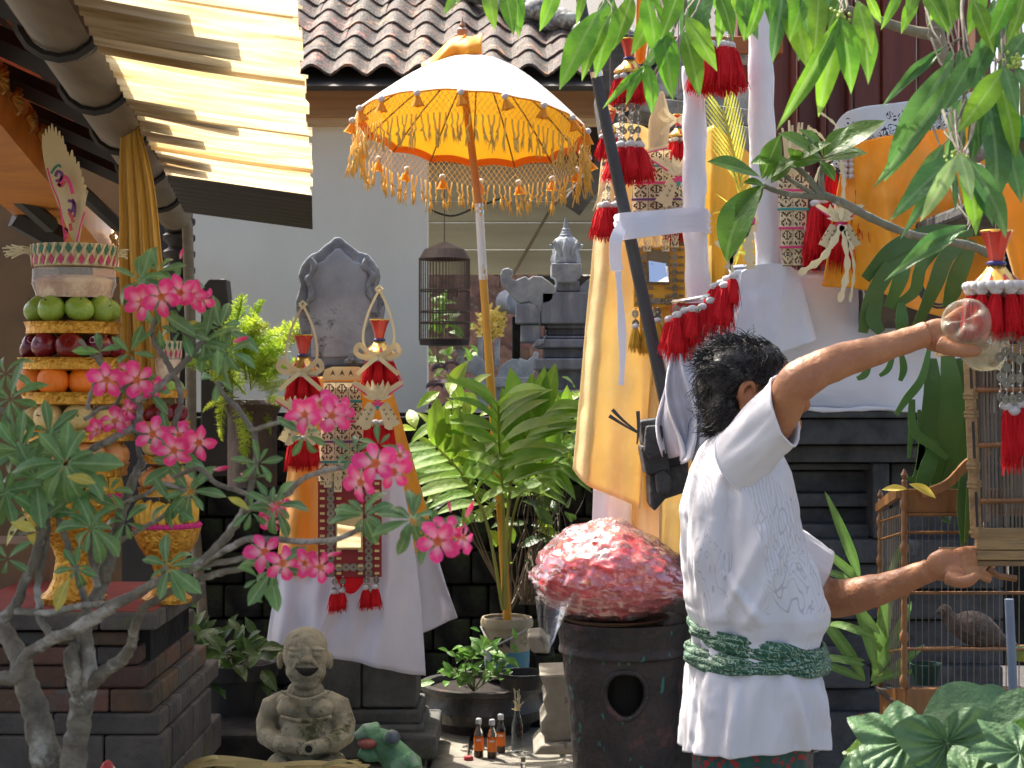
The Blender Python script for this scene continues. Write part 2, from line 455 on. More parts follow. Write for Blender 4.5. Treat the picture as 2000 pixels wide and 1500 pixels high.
for k, d in enumerate((2.65, 3.3, 3.95, 4.65, 5.4, 6.2)):
    a = G(d, -.02, .78); 
    b = MB(); b.tube([a + V((.06, 0, -.07)), a + V((-.75, -.06, .30))], .035, 4); b.build('rafter', m_raft, pv)
    b = MB(); b.tube([G(d) + V((.0, 0, 0)) + V((math.cos(t) * .088, 0, -abs(math.sin(t)) * .088)) for t in [i * math.pi / 8 for i in range(9)]], .011, 5)
    b.build('gutter_bracket', m_raft, pv, True)
m_otile = mat('orange tile underside', (.6, .2, .07), (.25, .08, .04), scale=14, rough=.8, bump=.3, rand=.3, trans=.22)
for k in range(27):
    d = 2.2 + k * .19
    for q in range(4):
        a = G(d, -.13 - q * .235, .878 + q * .095 + (k % 2) * .004)
        MB().box(a, (.25, .2, .012), rz=R(8), ry=R(22)).build('roof_tile', m_otile, pv)
    for q in range(4):
        a = G(d, -.04 - q * .235, .835 + q * .095)
        if k % 3 == 0: MB().box(a + V((0, .28, 0)), (.05, .6, .03), rz=R(8)).build('batten', m_raft, pv)
b = MB(); b.grid(lambda u, v: G(.6 + u * 7.6, -.93 - v * 2.4, 1.215 + v * .97), 6, 3); b.grid(lambda u, v: G(.6 + u * 7.6, -.93 - v * 2.4, 1.23 + v * .97), 6, 3)
b.build('roof_sheathing', m_raft, pv)
# tiles laid on the eave: their overhang throws the shadow steps on the sheet
m_rt = mat('eave clay tile', (.2, .09, .06), (.1, .05, .04), scale=8, rough=.8, rand=.3)
for k in range(26):
    d = 1.5 + k * .17
    ov = rnd.choice((0.02, .08, .1, .14, .2, .22)) 
    if rnd.random() < .18: continue
    MB().box(G(d, .03 + ov * .5, .725 - ov * .1), (.2 + ov * 1.0, .155, .015), rz=R(8), ry=R(6.5)).build('eave_tile', m_rt, pv)
# gilded carved beam
m_gold = mat('gilded carving', (.55, .3, .05), (.3, .12, .02), scale=20, rough=.3, metal=.55, bump=.7, bscale=60)
m_obeam = mat('orange lacquered beam', (.8, .3, .02), (.6, .18, .01), scale=6, rough=.35, bump=.15, coat=.3)
def B(d, off=0, h=.55): return V((-.85 - (d - 2.68) * .183 + off, d, CAMZ + h)) * 1.62 - V((0, 0, CAMZ * .62))
b = MB()
b.grid(lambda u, v: B(1.9 + u * 4.7, .0, .545 - v * .11), 30, 1); b.grid(lambda u, v: B(1.9 + u * 4.7, -.16, .545 - v * .11), 30, 1)
b.grid(lambda u, v: B(1.9 + u * 4.7, -.16 * v, .545), 30, 1); b.grid(lambda u, v: B(1.9 + u * 4.7, -.16 * v, .435), 30, 1)
b.build('lacquered_beam', m_obeam, pv)
for k in range(22):
    d = 2.2 + k * .2
    c = B(d, .012, .49)
    b = MB(); Q = Matrix.Rotation(R(-10), 3, 'Z')
    s_ = rnd.uniform(.7, 1.1)
    for z in range(5): aa = R(-70 + z * 35); b.tube([c + V((.004, -.03, 0)), c + V((.014, .02 * math.cos(aa), .03 * math.sin(aa) * s_)), c + V((.003, .055 * math.cos(aa) * s_, .042 * math.sin(aa)))], [.006, .012, .002], 6, flat=.6)
    if k < 8 or k > 15: b.build('carved_leaf', m_gold, pv, True, autos=180)
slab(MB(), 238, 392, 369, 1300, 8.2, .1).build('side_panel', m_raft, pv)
# purlins and glints in the dark
for (a, c, r) in ((W(-60, 300, 6), W(100, 440, 6.6), .035), (W(-80, 150, 5), W(230, 440, 7), .03), (W(30, 420, 6.8), W(120, 470, 6.9), .06)):
    b = MB(); b.tube([a, c], r, 6); b.build('purlin', m_raft, pv, True)
# downpipe and turned post
b = MB(); b.tube([W(352, 395, 7.2), W(366, 440, 7.2), W(372, 640, 7.2), W(374, 960, 7.2), W(402, 1270, 7.2)], .024, 10)
tag(b.build('downpipe', m_pipe, None, True), 'brown downpipe below the end of the gutter, left of the white wall', 'downpipe')
b = MB(); prof = [(.0, 0)]
for k in range(6): prof += [(.05, k * .075 + .005), (.075, k * .075 + .03), (.075, k * .075 + .05), (.05, k * .075 + .07)]
b.lathe([(r if r else .03, z) for r, z in prof], W(350, 545, 7.5), 16)
b.tube([W(350, 545, 7.5), W(350, 1150, 7.5)], .07, 10); b.tube([W(345, 440, 7.5), W(345, 400, 7.3)], .06, 10)
tag(b.build('carved_post', m_raft, None, True), 'black turned post behind the brown downpipe', 'post')
# dark notched stump behind the fern
b = MB(); b.prism([W(392, 566, 7.3), W(408, 545, 7.3), W(441, 545, 7.3), W(447, 600, 7.3), W(447, 930, 7.3), W(392, 930, 7.3)], (0, 1, 0), .12)
tag(b.build('notched_post', mat('brown black timber', (.04, .03, .022), (.02, .015, .012)), None, bevel=.006), 'dark notched timber post standing behind the bright fern', 'post')
# ---- corrugated translucent sheet ----------------------------------------
m_corr = mat('aged translucent sheet', (.8, .66, .42), (.42, .27, .11), scale=3.6, rough=.45, stretch=(.7, 9, 1), bump=.2, bscale=30, trans=.66, c3=(.12, .09, .05), c3t=.665, c3s=13)
m_cshade = mat('painted shade sheet', (.035, .03, .026), (.02, .018, .016), scale=3, rough=.6, stretch=(1, 8, 1))  # opaque dark colour stands in for shade on the awning's last sheet
def CS(u, d):
    "u 0..1 from gutter to free edge, at distance d"
    l = G(d, .088, .668)
    r = V((-.335 - (d - 2.5) * .1215, d + .0, CAMZ + .605))
    return l.lerp(r, u)
cs = thing('corrugated_awning', 'yellowed translucent corrugated awning with ragged right edge under the sun', 'awning', CS(.5, 4))
edges = [1.9, 2.6, 3.2, 3.9, 4.55, 5.2]
for k in range(5):
    d0, d1 = edges[k], edges[k + 1] + .05
    nv = int((d1 - d0) * 13 * 8); lenu = 1.0 + (.0, .02, .035, .05, .045)[k]
    b = MB(); b.norecalc = True
    def fn(u, v):
        d = d0 + (d1 - d0) * v
        uu = u * (lenu + .012 * math.sin(int(d * 8) * 2.3) * (1 if u > .98 else 0))
        p = CS(uu, d); p.z += .0075 * math.sin(d * 2 * math.pi * 13) + .005 * k - .004 * math.sin(u * 3.1) - v * .012
        return p
    b.grid(fn, 14, nv); b.build('corrugated_sheet', m_corr, cs, True, autos=180)
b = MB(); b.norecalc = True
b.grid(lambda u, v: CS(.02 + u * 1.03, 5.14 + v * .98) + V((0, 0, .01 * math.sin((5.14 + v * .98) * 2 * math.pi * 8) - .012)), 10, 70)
b.build('shaded_sheet', m_cshade, cs, True, autos=180)
# ================================================================== SHARED ORNAMENT PIECES
m_red = mat('red yarn', (.9, .012, .025), (.72, .006, .015), scale=30, rough=.8, bump=.3, bscale=120, trans=.35)
m_yel = mat('yellow yarn', (.85, .5, .05), (.7, .36, .03), scale=30, rough=.8, bump=.5, bscale=120, trans=.15)
m_wh = mat('white pompom', (.82, .8, .8), (.7, .66, .68), scale=40, rough=.9, bump=.6, bscale=90)
m_crown = mat('gold leaf', (.9, .6, .15), (.65, .34, .07), scale=14, rough=.28, metal=.7, bump=.2)
m_cred = mat('red lacquer', (.6, .03, .015), (.4, .02, .01), scale=10, rough=.3, coat=.4)
m_cblue = mat('blue lacquer', (.03, .04, .2), rough=.3)
m_coin = mat('old coin', (.36, .34, .26), (.16, .15, .11), scale=50, rough=.4, metal=.5, bump=.4, bscale=80, rand=.3)
m_palm = mat('dried young palm leaf', (.82, .74, .5), (.7, .6, .36), scale=6, rough=.55, bump=.15, bscale=40, trans=.25, stretch=(1, 1, .3), rand=.1)
m_palmd = mat('palm leaf cut lines', (.1, .07, .04), rough=.8)
m_pink = mat('pink dyed leaf', (.7, .06, .22), (.6, .04, .16), rough=.6)
m_teal = mat('teal dyed leaf', (.04, .32, .3), (.03, .24, .24), rough=.6)
m_purp = mat('purple dyed leaf', (.16, .05, .2), rough=.6)
m_silv = mat('silver bead', (.75, .75, .72), rough=.2, metal=.9, bump=0)

def tassel_mesh(nm, m, seed, n=80):
    q = random.Random(seed); b = MB(); b.norecalc = True
    b.lathe([(.05, 0), (.1, -.06), (.16, -.3), (.21, -.62), (.18, -.84)], (0, 0, 0), 10)
    for i in range(n):
        a = q.uniform(0, 6.28); r = q.uniform(.5, 1.0); L = q.uniform(.82, 1.06); cv = q.uniform(-.05, .05); a2 = a + q.uniform(-.3, .3)
        pts = [(.05 * math.cos(a), .05 * math.sin(a), 0)]
        for t in (.15, .4, .7, 1):
            rr = (.07 + .19 * t ** .6) * r + (.07 if i % 7 == 0 else 0) * t; an = a + (a2 - a) * t
            pts.append((rr * math.cos(an) + cv * math.sin(t * 5), rr * math.sin(an), -L * t))
        b.tube(pts, [.016, .017, .015, .012, .005], 3, False)
    return b.mesh(nm, m, True, False, 180)[0]
TRED = [tassel_mesh('tassel', m_red, s) for s in (1, 2, 3)]
TYEL = [tassel_mesh('tassel', m_yel, s) for s in (4, 5)]
b = MB(); b.norecalc = True; b.ball((0, 0, 0), 1, 10, 7); b.v = [tuple(V(v) * (1 + .12 * fbm(v[0] * 2, v[1] * 2, v[2] * 2))) for v in b.v]
BALL = b.mesh('pompom', m_wh, True, False, 180)[0]
def coin_mesh():
    b = MB(); n = 16
    for z in (-.12, .12):
        for k in range(n): a = 2 * math.pi * k / n; b.v.append((math.cos(a), z, math.sin(a)))
        for k in range(n):
            a = 2 * math.pi * k / n; c, s = math.cos(a), math.sin(a); q = .24 / max(abs(c), abs(s)); b.v.append((c * q, z * .6, s * q))
    for k in range(n):
        k2 = (k + 1) % n
        for f in ((k, k2, n + k2, n + k), (2 * n + k2, 2 * n + k, 3 * n + k, 3 * n + k2), (k2, k, 2 * n + k, 2 * n + k2), (n + k, n + k2, 3 * n + k2, 3 * n + k)):
            b.f.append(f); b.m.append(0)
    return b.mesh('coin', m_coin, False)[0]
COIN = coin_mesh()
def S3(a, b=None, c=None): return Matrix.Diagonal((a, b or a, c or a, 1))
def tassel(parent, p, L, red=True, ball=True, wdt=1.0, tilt=0):
    me = rnd.choice(TRED if red else TYEL)
    Mt = Matrix.Translation(p) @ Matrix.Rotation(tilt + rnd.uniform(-.07, .07), 4, 'Y') @ Matrix.Rotation(rnd.uniform(0, 6), 4, 'Z') @ S3(L * wdt, L * wdt, L)
    o = inst('tassel', me, Mt, parent)
    if ball: inst('pompom', BALL, Matrix.Translation(p + V((0, -.002, .004))) @ S3(min(.013, L * .14) * 1.15, .013, min(.011, L * .12)), parent)
    return o
def coinstring(parent, p, L, n, r=.011):
    b = MB(); b.tube([p, p + V((rnd.uniform(-.004, .004), 0, -L))], .0012, 4)
    for k in range(n * 3): 
        b.ball(p + V((0, -.002, -L * (k + .4) / (n * 3))), .0032, 6, 4)
    b.build('bead_string', m_silv, parent, True, autos=180)
    for k in range(n):
        inst('coin', COIN, Matrix.Translation(p + V((rnd.uniform(-.002, .002), -.004, -L * (k + .7) / n))) @ Matrix.Rotation(rnd.uniform(-.7, .7), 4, 'Z') @ Matrix.Rotation(rnd.uniform(-.3, .3), 4, 'X') @ S3(r), parent)
def crown(parent, p, s):
    "red and gold hourglass finial, s = height"
    pass
    c = V(p)
    MB().lathe([(r * s, z * s) for r, z in ((.12, .48), (.13, .6), (.2, .85), (.26, 1.0), (.22, 1.0), (.14, .84))], c, 16, rad=lambda a, z: 1 + .06 * math.cos(8 * a)).build('finial', m_cred, parent, True, autos=40)
    MB().lathe([(r * s, z * s) for r, z in ((.25, .975), (.275, 1.0), (.265, 1.02), (.24, 1.015))], c, 16).build('gold_rim', m_crown, parent, True)
    MB().lathe([(r * s, z * s) for r, z in ((.13, .42), (.165, .44), (.165, .475), (.13, .5))], c, 16).build('blue_ring', m_cblue, parent, True)
    MB().lathe([(r * s, z * s) for r, z in ((.13, .43), (.22, .3), (.34, .17), (.42, .1), (.42, .05), (.36, 0))], c, 20, rad=lambda a, z: 1 + .05 * math.cos(10 * a)).build('gold_bell', m_crown, parent, True, autos=60)
    b = MB()
    for k in range(8):
        a = k * math.pi / 4 + .2
        b.tube([c + V((math.cos(a) * r * s, math.sin(a) * r * s, z * s)) for r, z in ((.27, .27), (.37, .165), (.435, .09))], [.002, .05 * s, .004], 4, flat=.3)
    b.build('red_petal', m_cred, parent, True)
def ring_of_tassels(parent, c, r, L, n, red=True, wdt=1.0):
    for k in range(n):
        a = 2 * math.pi * (k + .3) / n
        tassel(parent, c + V((math.cos(a) * r, math.sin(a) * r, 0)), L, red, True, wdt, tilt=-.12 * math.cos(a))
PAT = [["#########", "###...###", "##.#.#.##", "#..#.#..#", "#.##.##.#", "#..#.#..#", "##.#.#.##", "###...###", "#########", "#.##.##.#", "#..#.#..#", "##.###.##", "#########"],
       ["####.####", "###...###", "##.###.##", "#.#...#.#", "..##.##..", "#.#...#.#", "##.###.##", "####.####", ".###.###.", "#.#####.#", "#..###..#", "##..#..##", "#########"],
       ["#########", "#..###..#", "##..#..##", "#.#...#.#", "#.##.##.#", "#########", "###.#.###", "##..#..##", "#..###..#", "#.##.##.#", "#..#.#..#", "##.###.##", "#########"]]
def cut_mesh(nm, pat, m, curve=.12):
    b = MB(); h = len(pat); wd = len(pat[0]); vid = {}
    def vv(i, j, t):
        k = (i, j, t)
        if k not in vid:
            x = i / wd - .5; z = .5 - j / h
            # soften the cell grid so cuts read as curved
            b.v.append((x + .012 * math.sin(j * 1.9 + i), -curve * math.cos(x * 3.1) + (.03 if t else 0), z + .01 * math.sin(i * 2.3)))
            vid[k] = len(b.v) - 1
        return vid[k]
    on = lambda i, j: 0 <= j < h and 0 <= i < wd and pat[j][i] == '#'
    for j in range(h):
        for i in range(wd):
            if not on(i, j): continue
            b.f.append((vv(i, j, 0), vv(i, j + 1, 0), vv(i + 1, j + 1, 0), vv(i + 1, j, 0))); b.m.append(0)
            for (di, dj, a, c) in ((-1, 0, (i, j), (i, j + 1)), (1, 0, (i + 1, j), (i + 1, j + 1)), (0, -1, (i, j), (i + 1, j)), (0, 1, (i, j + 1), (i + 1, j + 1))):
                if not on(i + di, j + dj): b.f.append((vv(*a, 0), vv(*c, 0), vv(*c, 1), vv(*a, 1))); b.m.append(0)
    return b.mesh(nm, m, False)[0]
CUT = [cut_mesh('cut_leaf', p, m_palm) for p in PAT]
def strap(parent, name, pts, w0, m, n=6, wf=None, th=.0012, nrm=(0, -1, 0)):
    "flat ribbon through points, facing the viewer side, with thickness"
    q = [V(p) for p in spl(pts, n)]; b = MB(); nv = len(q)
    vs = []; N_ = V(nrm)
    for i, p in enumerate(q):
        t = (q[min(i + 1, nv - 1)] - q[max(i - 1, 0)]).normalized(); s = t.cross(N_)
        if s.length < 1e-4: s = V((1, 0, 0))
        s.normalize(); hw = w0 / 2 * (wf(i / (nv - 1)) if wf else 1); nn = t.cross(s).normalized() * th
        vs += [p - s * hw - nn, p + s * hw - nn, p + s * hw + nn, p - s * hw + nn]
    fs = []
    for i in range(nv - 1):
        for k in range(4):
            k2 = (k + 1) % 4; fs.append((4 * i + k, 4 * i + k2, 4 * i + 4 + k2, 4 * i + 4 + k))
    fs += [(0, 1, 2, 3), (4 * nv - 1, 4 * nv - 2, 4 * nv - 3, 4 * nv - 4)]
    b.add(vs, fs); return b.build(name, m, parent, True, autos=40)
FANL = leaf_mesh('leaflet', m_palm, .3, .35, .1, .15)
def palm_star(parent, c, s, up=True):
    "V shaped cut leaf ornament with legs; s = total height"
    c = V(c)
    for sx in (-1, 1):
        b = MB(); P = [(0, -.08), (.46, .24), (.5, .3), (.42, .33), (.24, .22), (.2, .33), (.13, .2), (.1, .36), (.04, .2), (0, .3)]
        b.prism([c + V((sx * x * s, -.004, z * s)) for x, z in P], (0, 1, 0), .003); b.build('leaf_wing', m_palm, parent)
        b = MB(); b.prism([c + V((sx * x * s, -.0065, z * s)) for x, z in [(0, -.1), (.48, .23), (.5, .27), (0, -.055)]], (0, 1, 0), .003); b.build('pink_edge', m_pink, parent)
        for k in range(2):
            P = [(.01, -.12), (.1 + .1 * k, -.1 + .02 * k), (.3 + .14 * k, -.5 - .1 * (1 - k)), (.22 + .2 * k, -.62 + .12 * k), (.14 + .12 * k, -.58)]
            b = MB(); b.prism([c + V((sx * x * s, -.006 + .003 * k, z * s)) for x, z in P], (0, 1, 0), .002); b.build('leaf_leg', m_palm, parent)
            b = MB()
            for t in (.3, .5, .72):
                x = (.06 + .1 * k) + (.2 + .1 * k) * t; z = -.1 - .42 * t
                b.prism([c + V((sx * (x + a) * s, -.0075, (z + e) * s)) for a, e in ((-.03, .03), (.0, .0), (.035, .035), (.005, -.03))], (0, 1, 0), .001)
            b.build('cut', m_palmd, parent)
        for k in range(4):
            a = R(18 + k * 20) * sx
            inst('leaflet', FANL, frame(c + V((0, -.01, -.02 * s)), (math.sin(a), -.1, math.cos(a)), (0, -1, .1), s * (.38 - .03 * k)), parent)
    b = MB(); b.prism([c + V((x * s, -.009, z * s)) for x, z in ((-.13, -.08), (.13, -.08), (.06, -.16), (-.06, -.16))], (0, 1, 0), .003); b.build('pink_band', m_pink, parent)
    b = MB(); b.prism([c + V((x * s, -.0095, z * s)) for x, z in ((-.05, -.15), (.05, -.15), (0, -.26))], (0, 1, 0), .003); b.build('teal_band', m_teal, parent)
def bow(parent, c, s):
    for sx in (-1, 1):
        strap(parent, 'ribbon_loop', [c, c + V((sx * .35 * s, -.02, .18 * s)), c + V((sx * .62 * s, -.03, .4 * s)), c + V((sx * .75 * s, -.02, .15 * s)), c + V((sx * .5 * s, -.01, -.02 * s)), c + V((sx * .1 * s, 0, 0))], .17 * s, m_palm)
        strap(parent, 'ribbon_tail', [c, c + V((sx * .3 * s, -.02, -.25 * s)), c + V((sx * .72 * s, -.01, -.62 * s))], .15 * s, m_palm)

def lamak(parent, cx, y0, y1, w0, w1, d, rows, cols, bands=(m_teal, m_pink, m_purp)):
    "openwork panel of cut palm leaf between pixel rows y0..y1"
    bb = MB(); mw = lambda v: w0 + (w1 - w0) * v
    bb.grid(lambda u, v: W(cx + (u - .5) * mw(v), y0 + (y1 - y0) * v, d + .012), 2, 6); bb.grid(lambda u, v: W(cx + (u - .5) * mw(v), y0 + (y1 - y0) * v, d + .016), 2, 6)
    bb.build('backing', mat('dark cut backing', (.16, .1, .07), (.05, .035, .03), scale=40), parent)
    h = (y1 - y0) / rows
    for r in range(rows):
        v = (r + .5) / rows; ww = mw(v)
        for c in range(cols):
            px = cx + ((c + .5) / cols - .5) * ww; py = y0 + h * (r + .5)
            inst('cut_leaf', CUT[(r + (c % 2 if r % 3 else 0)) % 3], Matrix.Translation(W(px, py, d)) @ Matrix.Rotation(rnd.uniform(-.03, .03), 4, 'Y') @ S3(M(ww / cols * .97, d), .03, M(h * .9, d)), parent)
        a = W(cx - ww / 2 - 2, y0 + h * (r + 1), d - .006); e = W(cx + ww / 2 + 2, y0 + h * (r + 1) - 1, d - .006)
        if r < rows - 1: strap(parent, 'band', [a, (a + e) / 2, e], M(4.5, d), bands[r % len(bands)], 2)
def mirror_frame(parent, cx, cy, wd, ht, d, mp, ms, mx, my, mw, mh, tilt=0):
    "coin studded frame hanging below a lamak with a mirror"
    def bx(x0, y0, x1, y1, dd, t, nm, m): 
        o = slab(MB(), x0, y0, x1, y1, dd, t).build(nm, m, parent); return o
    x0, x1, y0, y1 = cx - wd / 2, cx + wd / 2, cy - ht / 2, cy + ht / 2
    bx(x0, y0, x1, y1, d, .012, 'frame_board', mp)
    cols = (x0 + wd * .2, x1 - wd * .2)
    n = int(ht / 14)
    sm = MB(); st = MB()
    stud = MB().box((0, 0, 0), (M(9, d), .01, M(4.5, d))).mesh('stud', ms)[0]
    for k in range(n):
        y = y0 + (k + .5) * ht / n
        for c in cols:
            inst('coin', COIN, Matrix.Translation(W(c, y, d - .005)) @ S3(M(wd * .062, d), .015, M(wd * .062, d)), parent)
            for dx in (-wd * .13, wd * .13):
                inst('stud', stud, Matrix.Translation(W(c + dx, y, d - .006)), parent)
    for k in range(4):
        x = cx + (k - 1.5) * wd * .115
        inst('coin', COIN, Matrix.Translation(W(x, y1 - ht * .1, d - .005)) @ S3(M(wd * .062, d)), parent)
    bx(mx - mw / 2 - 3, my - mh / 2 - 3, mx + mw / 2 + 3, my + mh / 2 + 3, d - .008, .006, 'mirror_rim', ms)
    b = MB(); b.box(W(mx, my, d - .011), (M(mw, d), .004, M(mh, d)), rx=R(-18), rz=R(3)); b.build('mirror', mat('mirror', (.8, .82, .85), (.8, .82, .85), rough=.04, metal=1, bump=0), parent)

# cloth between two pixel polylines
def cloth(name, m, top, bot, amp=.02, nf=5, nu=60, nv=40, parent=None, thick=.003, ph=0, wr=.006, sag=None, label=None):
    "top / bot: lists of (px, py, d)"
    T = spl(top, 8); Bt = spl(bot, 8)
    def at(L_, u):
        x = u * (len(L_) - 1); i = min(int(x), len(L_) - 2); t = x - i
        return [L_[i][k] * (1 - t) + L_[i + 1][k] * t for k in range(3)]
    def fn(u, v):
        a = at(T, u); c = at(Bt, u)
        p = W(*a).lerp(W(*c), v)
        uu = u + .04 * math.sin(v * 3 + ph)
        k = amp * (.25 + .75 * v)
        p.y += -k * (math.sin(uu * nf * 6.28 + ph) + .5 * math.sin(uu * nf * 2.3 * 6.28 + 1 + 2 * v))
        p.y += wr * fbm(p.x * 9, p.z * 5, ph, 3) * 2
        p.x += .35 * k * math.cos(uu * nf * 6.28 + ph)
        if sag: p += sag(u, v)
        return p
    b = MB(); b.norecalc = True; b.grid(fn, nu, nv)
    o = b.build(name, m, parent, True, autos=180, label=label)
    md = o.modifiers.new('thickness', 'SOLIDIFY'); md.thickness = thick; md.offset = 0
    return o
m_ocl = mat('orange satin cloth', (.92, .42, .01), (.84, .33, .006), scale=3, rough=.36, bump=.12, bscale=200, trans=.2, sheen=.3)
m_wcl = mat('white satin cloth', (.78, .77, .84), (.7, .69, .78), scale=3, rough=.42, bump=.1, bscale=200, trans=.2, sheen=.3)
m_gcl = mat('yellow brocade cloth', (.93, .78, .42), (.9, .7, .32), scale=2, rough=.35, bump=.15, bscale=90, trans=.42, sheen=.3, c3=(.95, .8, .45), c3t=.58, c3s=26)
# ================================================================== CENTRE LEFT SHRINE
ds = 6.2
m_stone = mat('weathered grey stone', (.28, .3, .33), (.13, .14, .16), scale=7, rough=.85, bump=.7, bscale=35, c3=(.03, .03, .032), c3t=.58, c3s=4)
m_stone2 = mat('dark plinth stone', (.1, .1, .098), (.04, .04, .038), scale=8, rough=.9, bump=.8, bscale=35, c3=(.06, .065, .035), c3t=.6, c3s=5)
sh = thing('stone_shrine', 'small grey stone shrine with a scalloped back slab rising above the orange and white cloth', 'shrine', W(720, 1480, ds))
OUT = [(657, 463), (666, 463), (675, 472), (686, 480), (700, 491), (718, 496), (728, 508), (737, 523), (740, 538), (736, 557), (742, 572), (748, 588), (749, 605), (746, 622), (739, 640), (731, 653), (733, 716), (588, 716), (587, 650), (582, 622), (577, 602), (577, 587), (583, 570), (586, 555), (582, 538), (587, 520), (597, 506), (608, 496), (621, 491), (632, 480), (645, 471), (652, 463)]
b = MB(); b.prism([W(x, y, ds + .05) for x, y in OUT], (0, 1, 0), .09)
bs = b.build('back_slab', m_stone, sh, bevel=.012)
cx, cy = 662, 590
b = MB(); b.prism([W(cx + (x - cx) * .74, cy + (y - cy) * .86 + (4 if y < 500 else 0), ds + .043) for x, y in OUT], (0, 1, 0), .03)
b.build('slab_face', mat('paler slab face', (.37, .4, .45), (.2, .22, .25), scale=4, rough=.85, bump=.5, bscale=30, c3=(.05, .05, .055), c3t=.62, c3s=5), sh, bevel=.008)
for pts in ([(606, 505), (614, 520), (608, 535), (602, 545), (606, 560), (608, 580), (600, 592), (598, 610)], [(716, 505), (712, 520), (722, 530), (728, 540), (720, 555), (722, 575), (732, 590), (730, 610)]):
    b = MB(); q, r = curve_r([tuple(W(x, y, ds + .035)) + (.009 + .005 * (i % 2),) for i, (x, y) in enumerate(pts)], 5); b.tube(q, r, 8); b.build('scroll_relief', m_stone, sh, True)
b = MB(); b.lathe([(.02, 0), (.035, .005), (.035, .018), (.018, .028), (.022, .045), (.008, .06)], W(691, 712, ds - .02), 14); b.build('knob', m_stone, sh, True)
slab(MB(), 575, 716, 748, 760, ds + .0, .3).build('seat', m_stone2, sh, bevel=.01)
slab(MB(), 590, 760, 755, 1290, ds + .06, .25).build('column', m_stone2, sh, bevel=.01)
for (x0, y0, x1, y1, dd, t) in ((600, 1282, 705, 1385, 6.13, .3), (707, 1282, 814, 1383, 6.13, .3), (596, 1388, 822, 1416, 6.11, .36), (600, 1418, 828, 1436, 6.08, .4), (590, 1437, 852, 1484, 6.02, .5)):
    slab(MB(), x0, y0, x1, y1, dd, t).build('stone_block', mat('plinth block', (.13, .13, .12), (.06, .06, .056), scale=8, rough=.9, bump=.7, bscale=35, rand=.15, c3=(.08, .09, .05), c3t=.6, c3s=5), sh, bevel=.012)
tag(cloth('white_cloth', m_wcl, [(560, 1030, 6.12), (640, 1020, 6.02), (720, 1020, 6.04), (800, 1020, 6.12), (842, 1040, 6.2)],
      [(517, 1262, 6.1), (560, 1270, 5.98), (620, 1282, 5.95), (700, 1250, 5.98), (800, 1240, 6.1), (834, 1236, 6.14), (889, 1205, 6.2)], .03, 3, ph=1),
    'white satin cloth wrapped round the stone shrine under the orange cloth', 'cloth')
tag(cloth('white_cloth_flap', m_wcl, [(735, 880, 6.0), (748, 878, 5.99), (762, 880, 6.0), (775, 890, 6.03)],
      [(600, 1276, 5.93), (680, 1293, 5.9), (750, 1306, 5.89), (829, 1322, 5.92)], .015, 1.5, ph=2,
      sag=lambda u, v: V((.02 * math.sin(v * 3), 0, 0)) + V((.085 * (1 - u) * math.sin(v * math.pi) * .2, 0, 0))),
    'white satin flap hanging to a point in front of the stone shrine', 'cloth')
tag(cloth('orange_cloth', m_ocl, [(585, 740, 6.12), (640, 735, 6.05), (700, 735, 6.05), (762, 745, 6.12)],
      [(535, 1118, 6.12), (600, 1125, 6.0), (690, 1120, 5.985), (770, 1098, 6.04), (788, 1088, 6.06), (857, 1066, 6.14)], .022, 2.5, ph=0.3),
    'orange cloth wrapped round the stone shrine above the white cloth', 'cloth')
dl = 5.86
lk = thing('woven_panel', 'cut cream palm leaf panel with coin frame and mirror on the orange cloth', 'hanging panel', W(675, 1130, dl))
b = MB(); b.prism([W(x, y, dl - .01) for x, y in ((628, 742), (634, 722), (650, 716), (700, 716), (712, 724), (716, 742))], (0, 1, 0), .006); b.build('pediment', m_palm, lk)
b = MB()
for x in (650, 668, 685): b.prism([W(x + a, 728 + e, dl - .0115) for a, e in ((-5, 6), (0, -6), (5, 6), (0, 2))], (0, 1, 0), .001)
b.build('cut', m_palmd, lk)
lamak(lk, 668, 745, 942, 72, 96, dl, 5, 3)
for k in range(4):
    px = 640 + k * 20
    for r in range(2):
        inst('cut_leaf', CUT[1], Matrix.Translation(W(px, 930 + r * 2 + (k % 2) * 9, dl - .012)) @ S3(M(15, dl), .03, M(40, dl)), lk)
m_redb = mat('dark red board', (.3, .02, .02), (.2, .012, .015), rough=.5)
m_studg = mat('gilt stud', (.85, .65, .3), rough=.3, metal=.4, bump=0)
mirror_frame(lk, 683, 1032, 124, 190, dl + .01, m_redb, m_studg, 682, 1036, 46, 68)
for (x, y, L, cy_) in ((652, 1158, 40, 1), (668, 1156, 38, 1), (714, 1150, 42, 1), (733, 1148, 42, 1)):
    coinstring(lk, W(x + 2, 1124, dl), M(y - 1124, dl), 2, .012)
    tassel(lk, W(x, y, dl - .01), M(L, dl), wdt=1.35)
b = MB(); b.grid(lambda u, v: W(650 + u * 70, 1120 + v * 40 * math.sin(u * 3.14), dl + .02), 12, 4); o = b.build('red_fringe', m_red, lk); o.modifiers.new('t', 'SOLIDIFY').thickness = .004
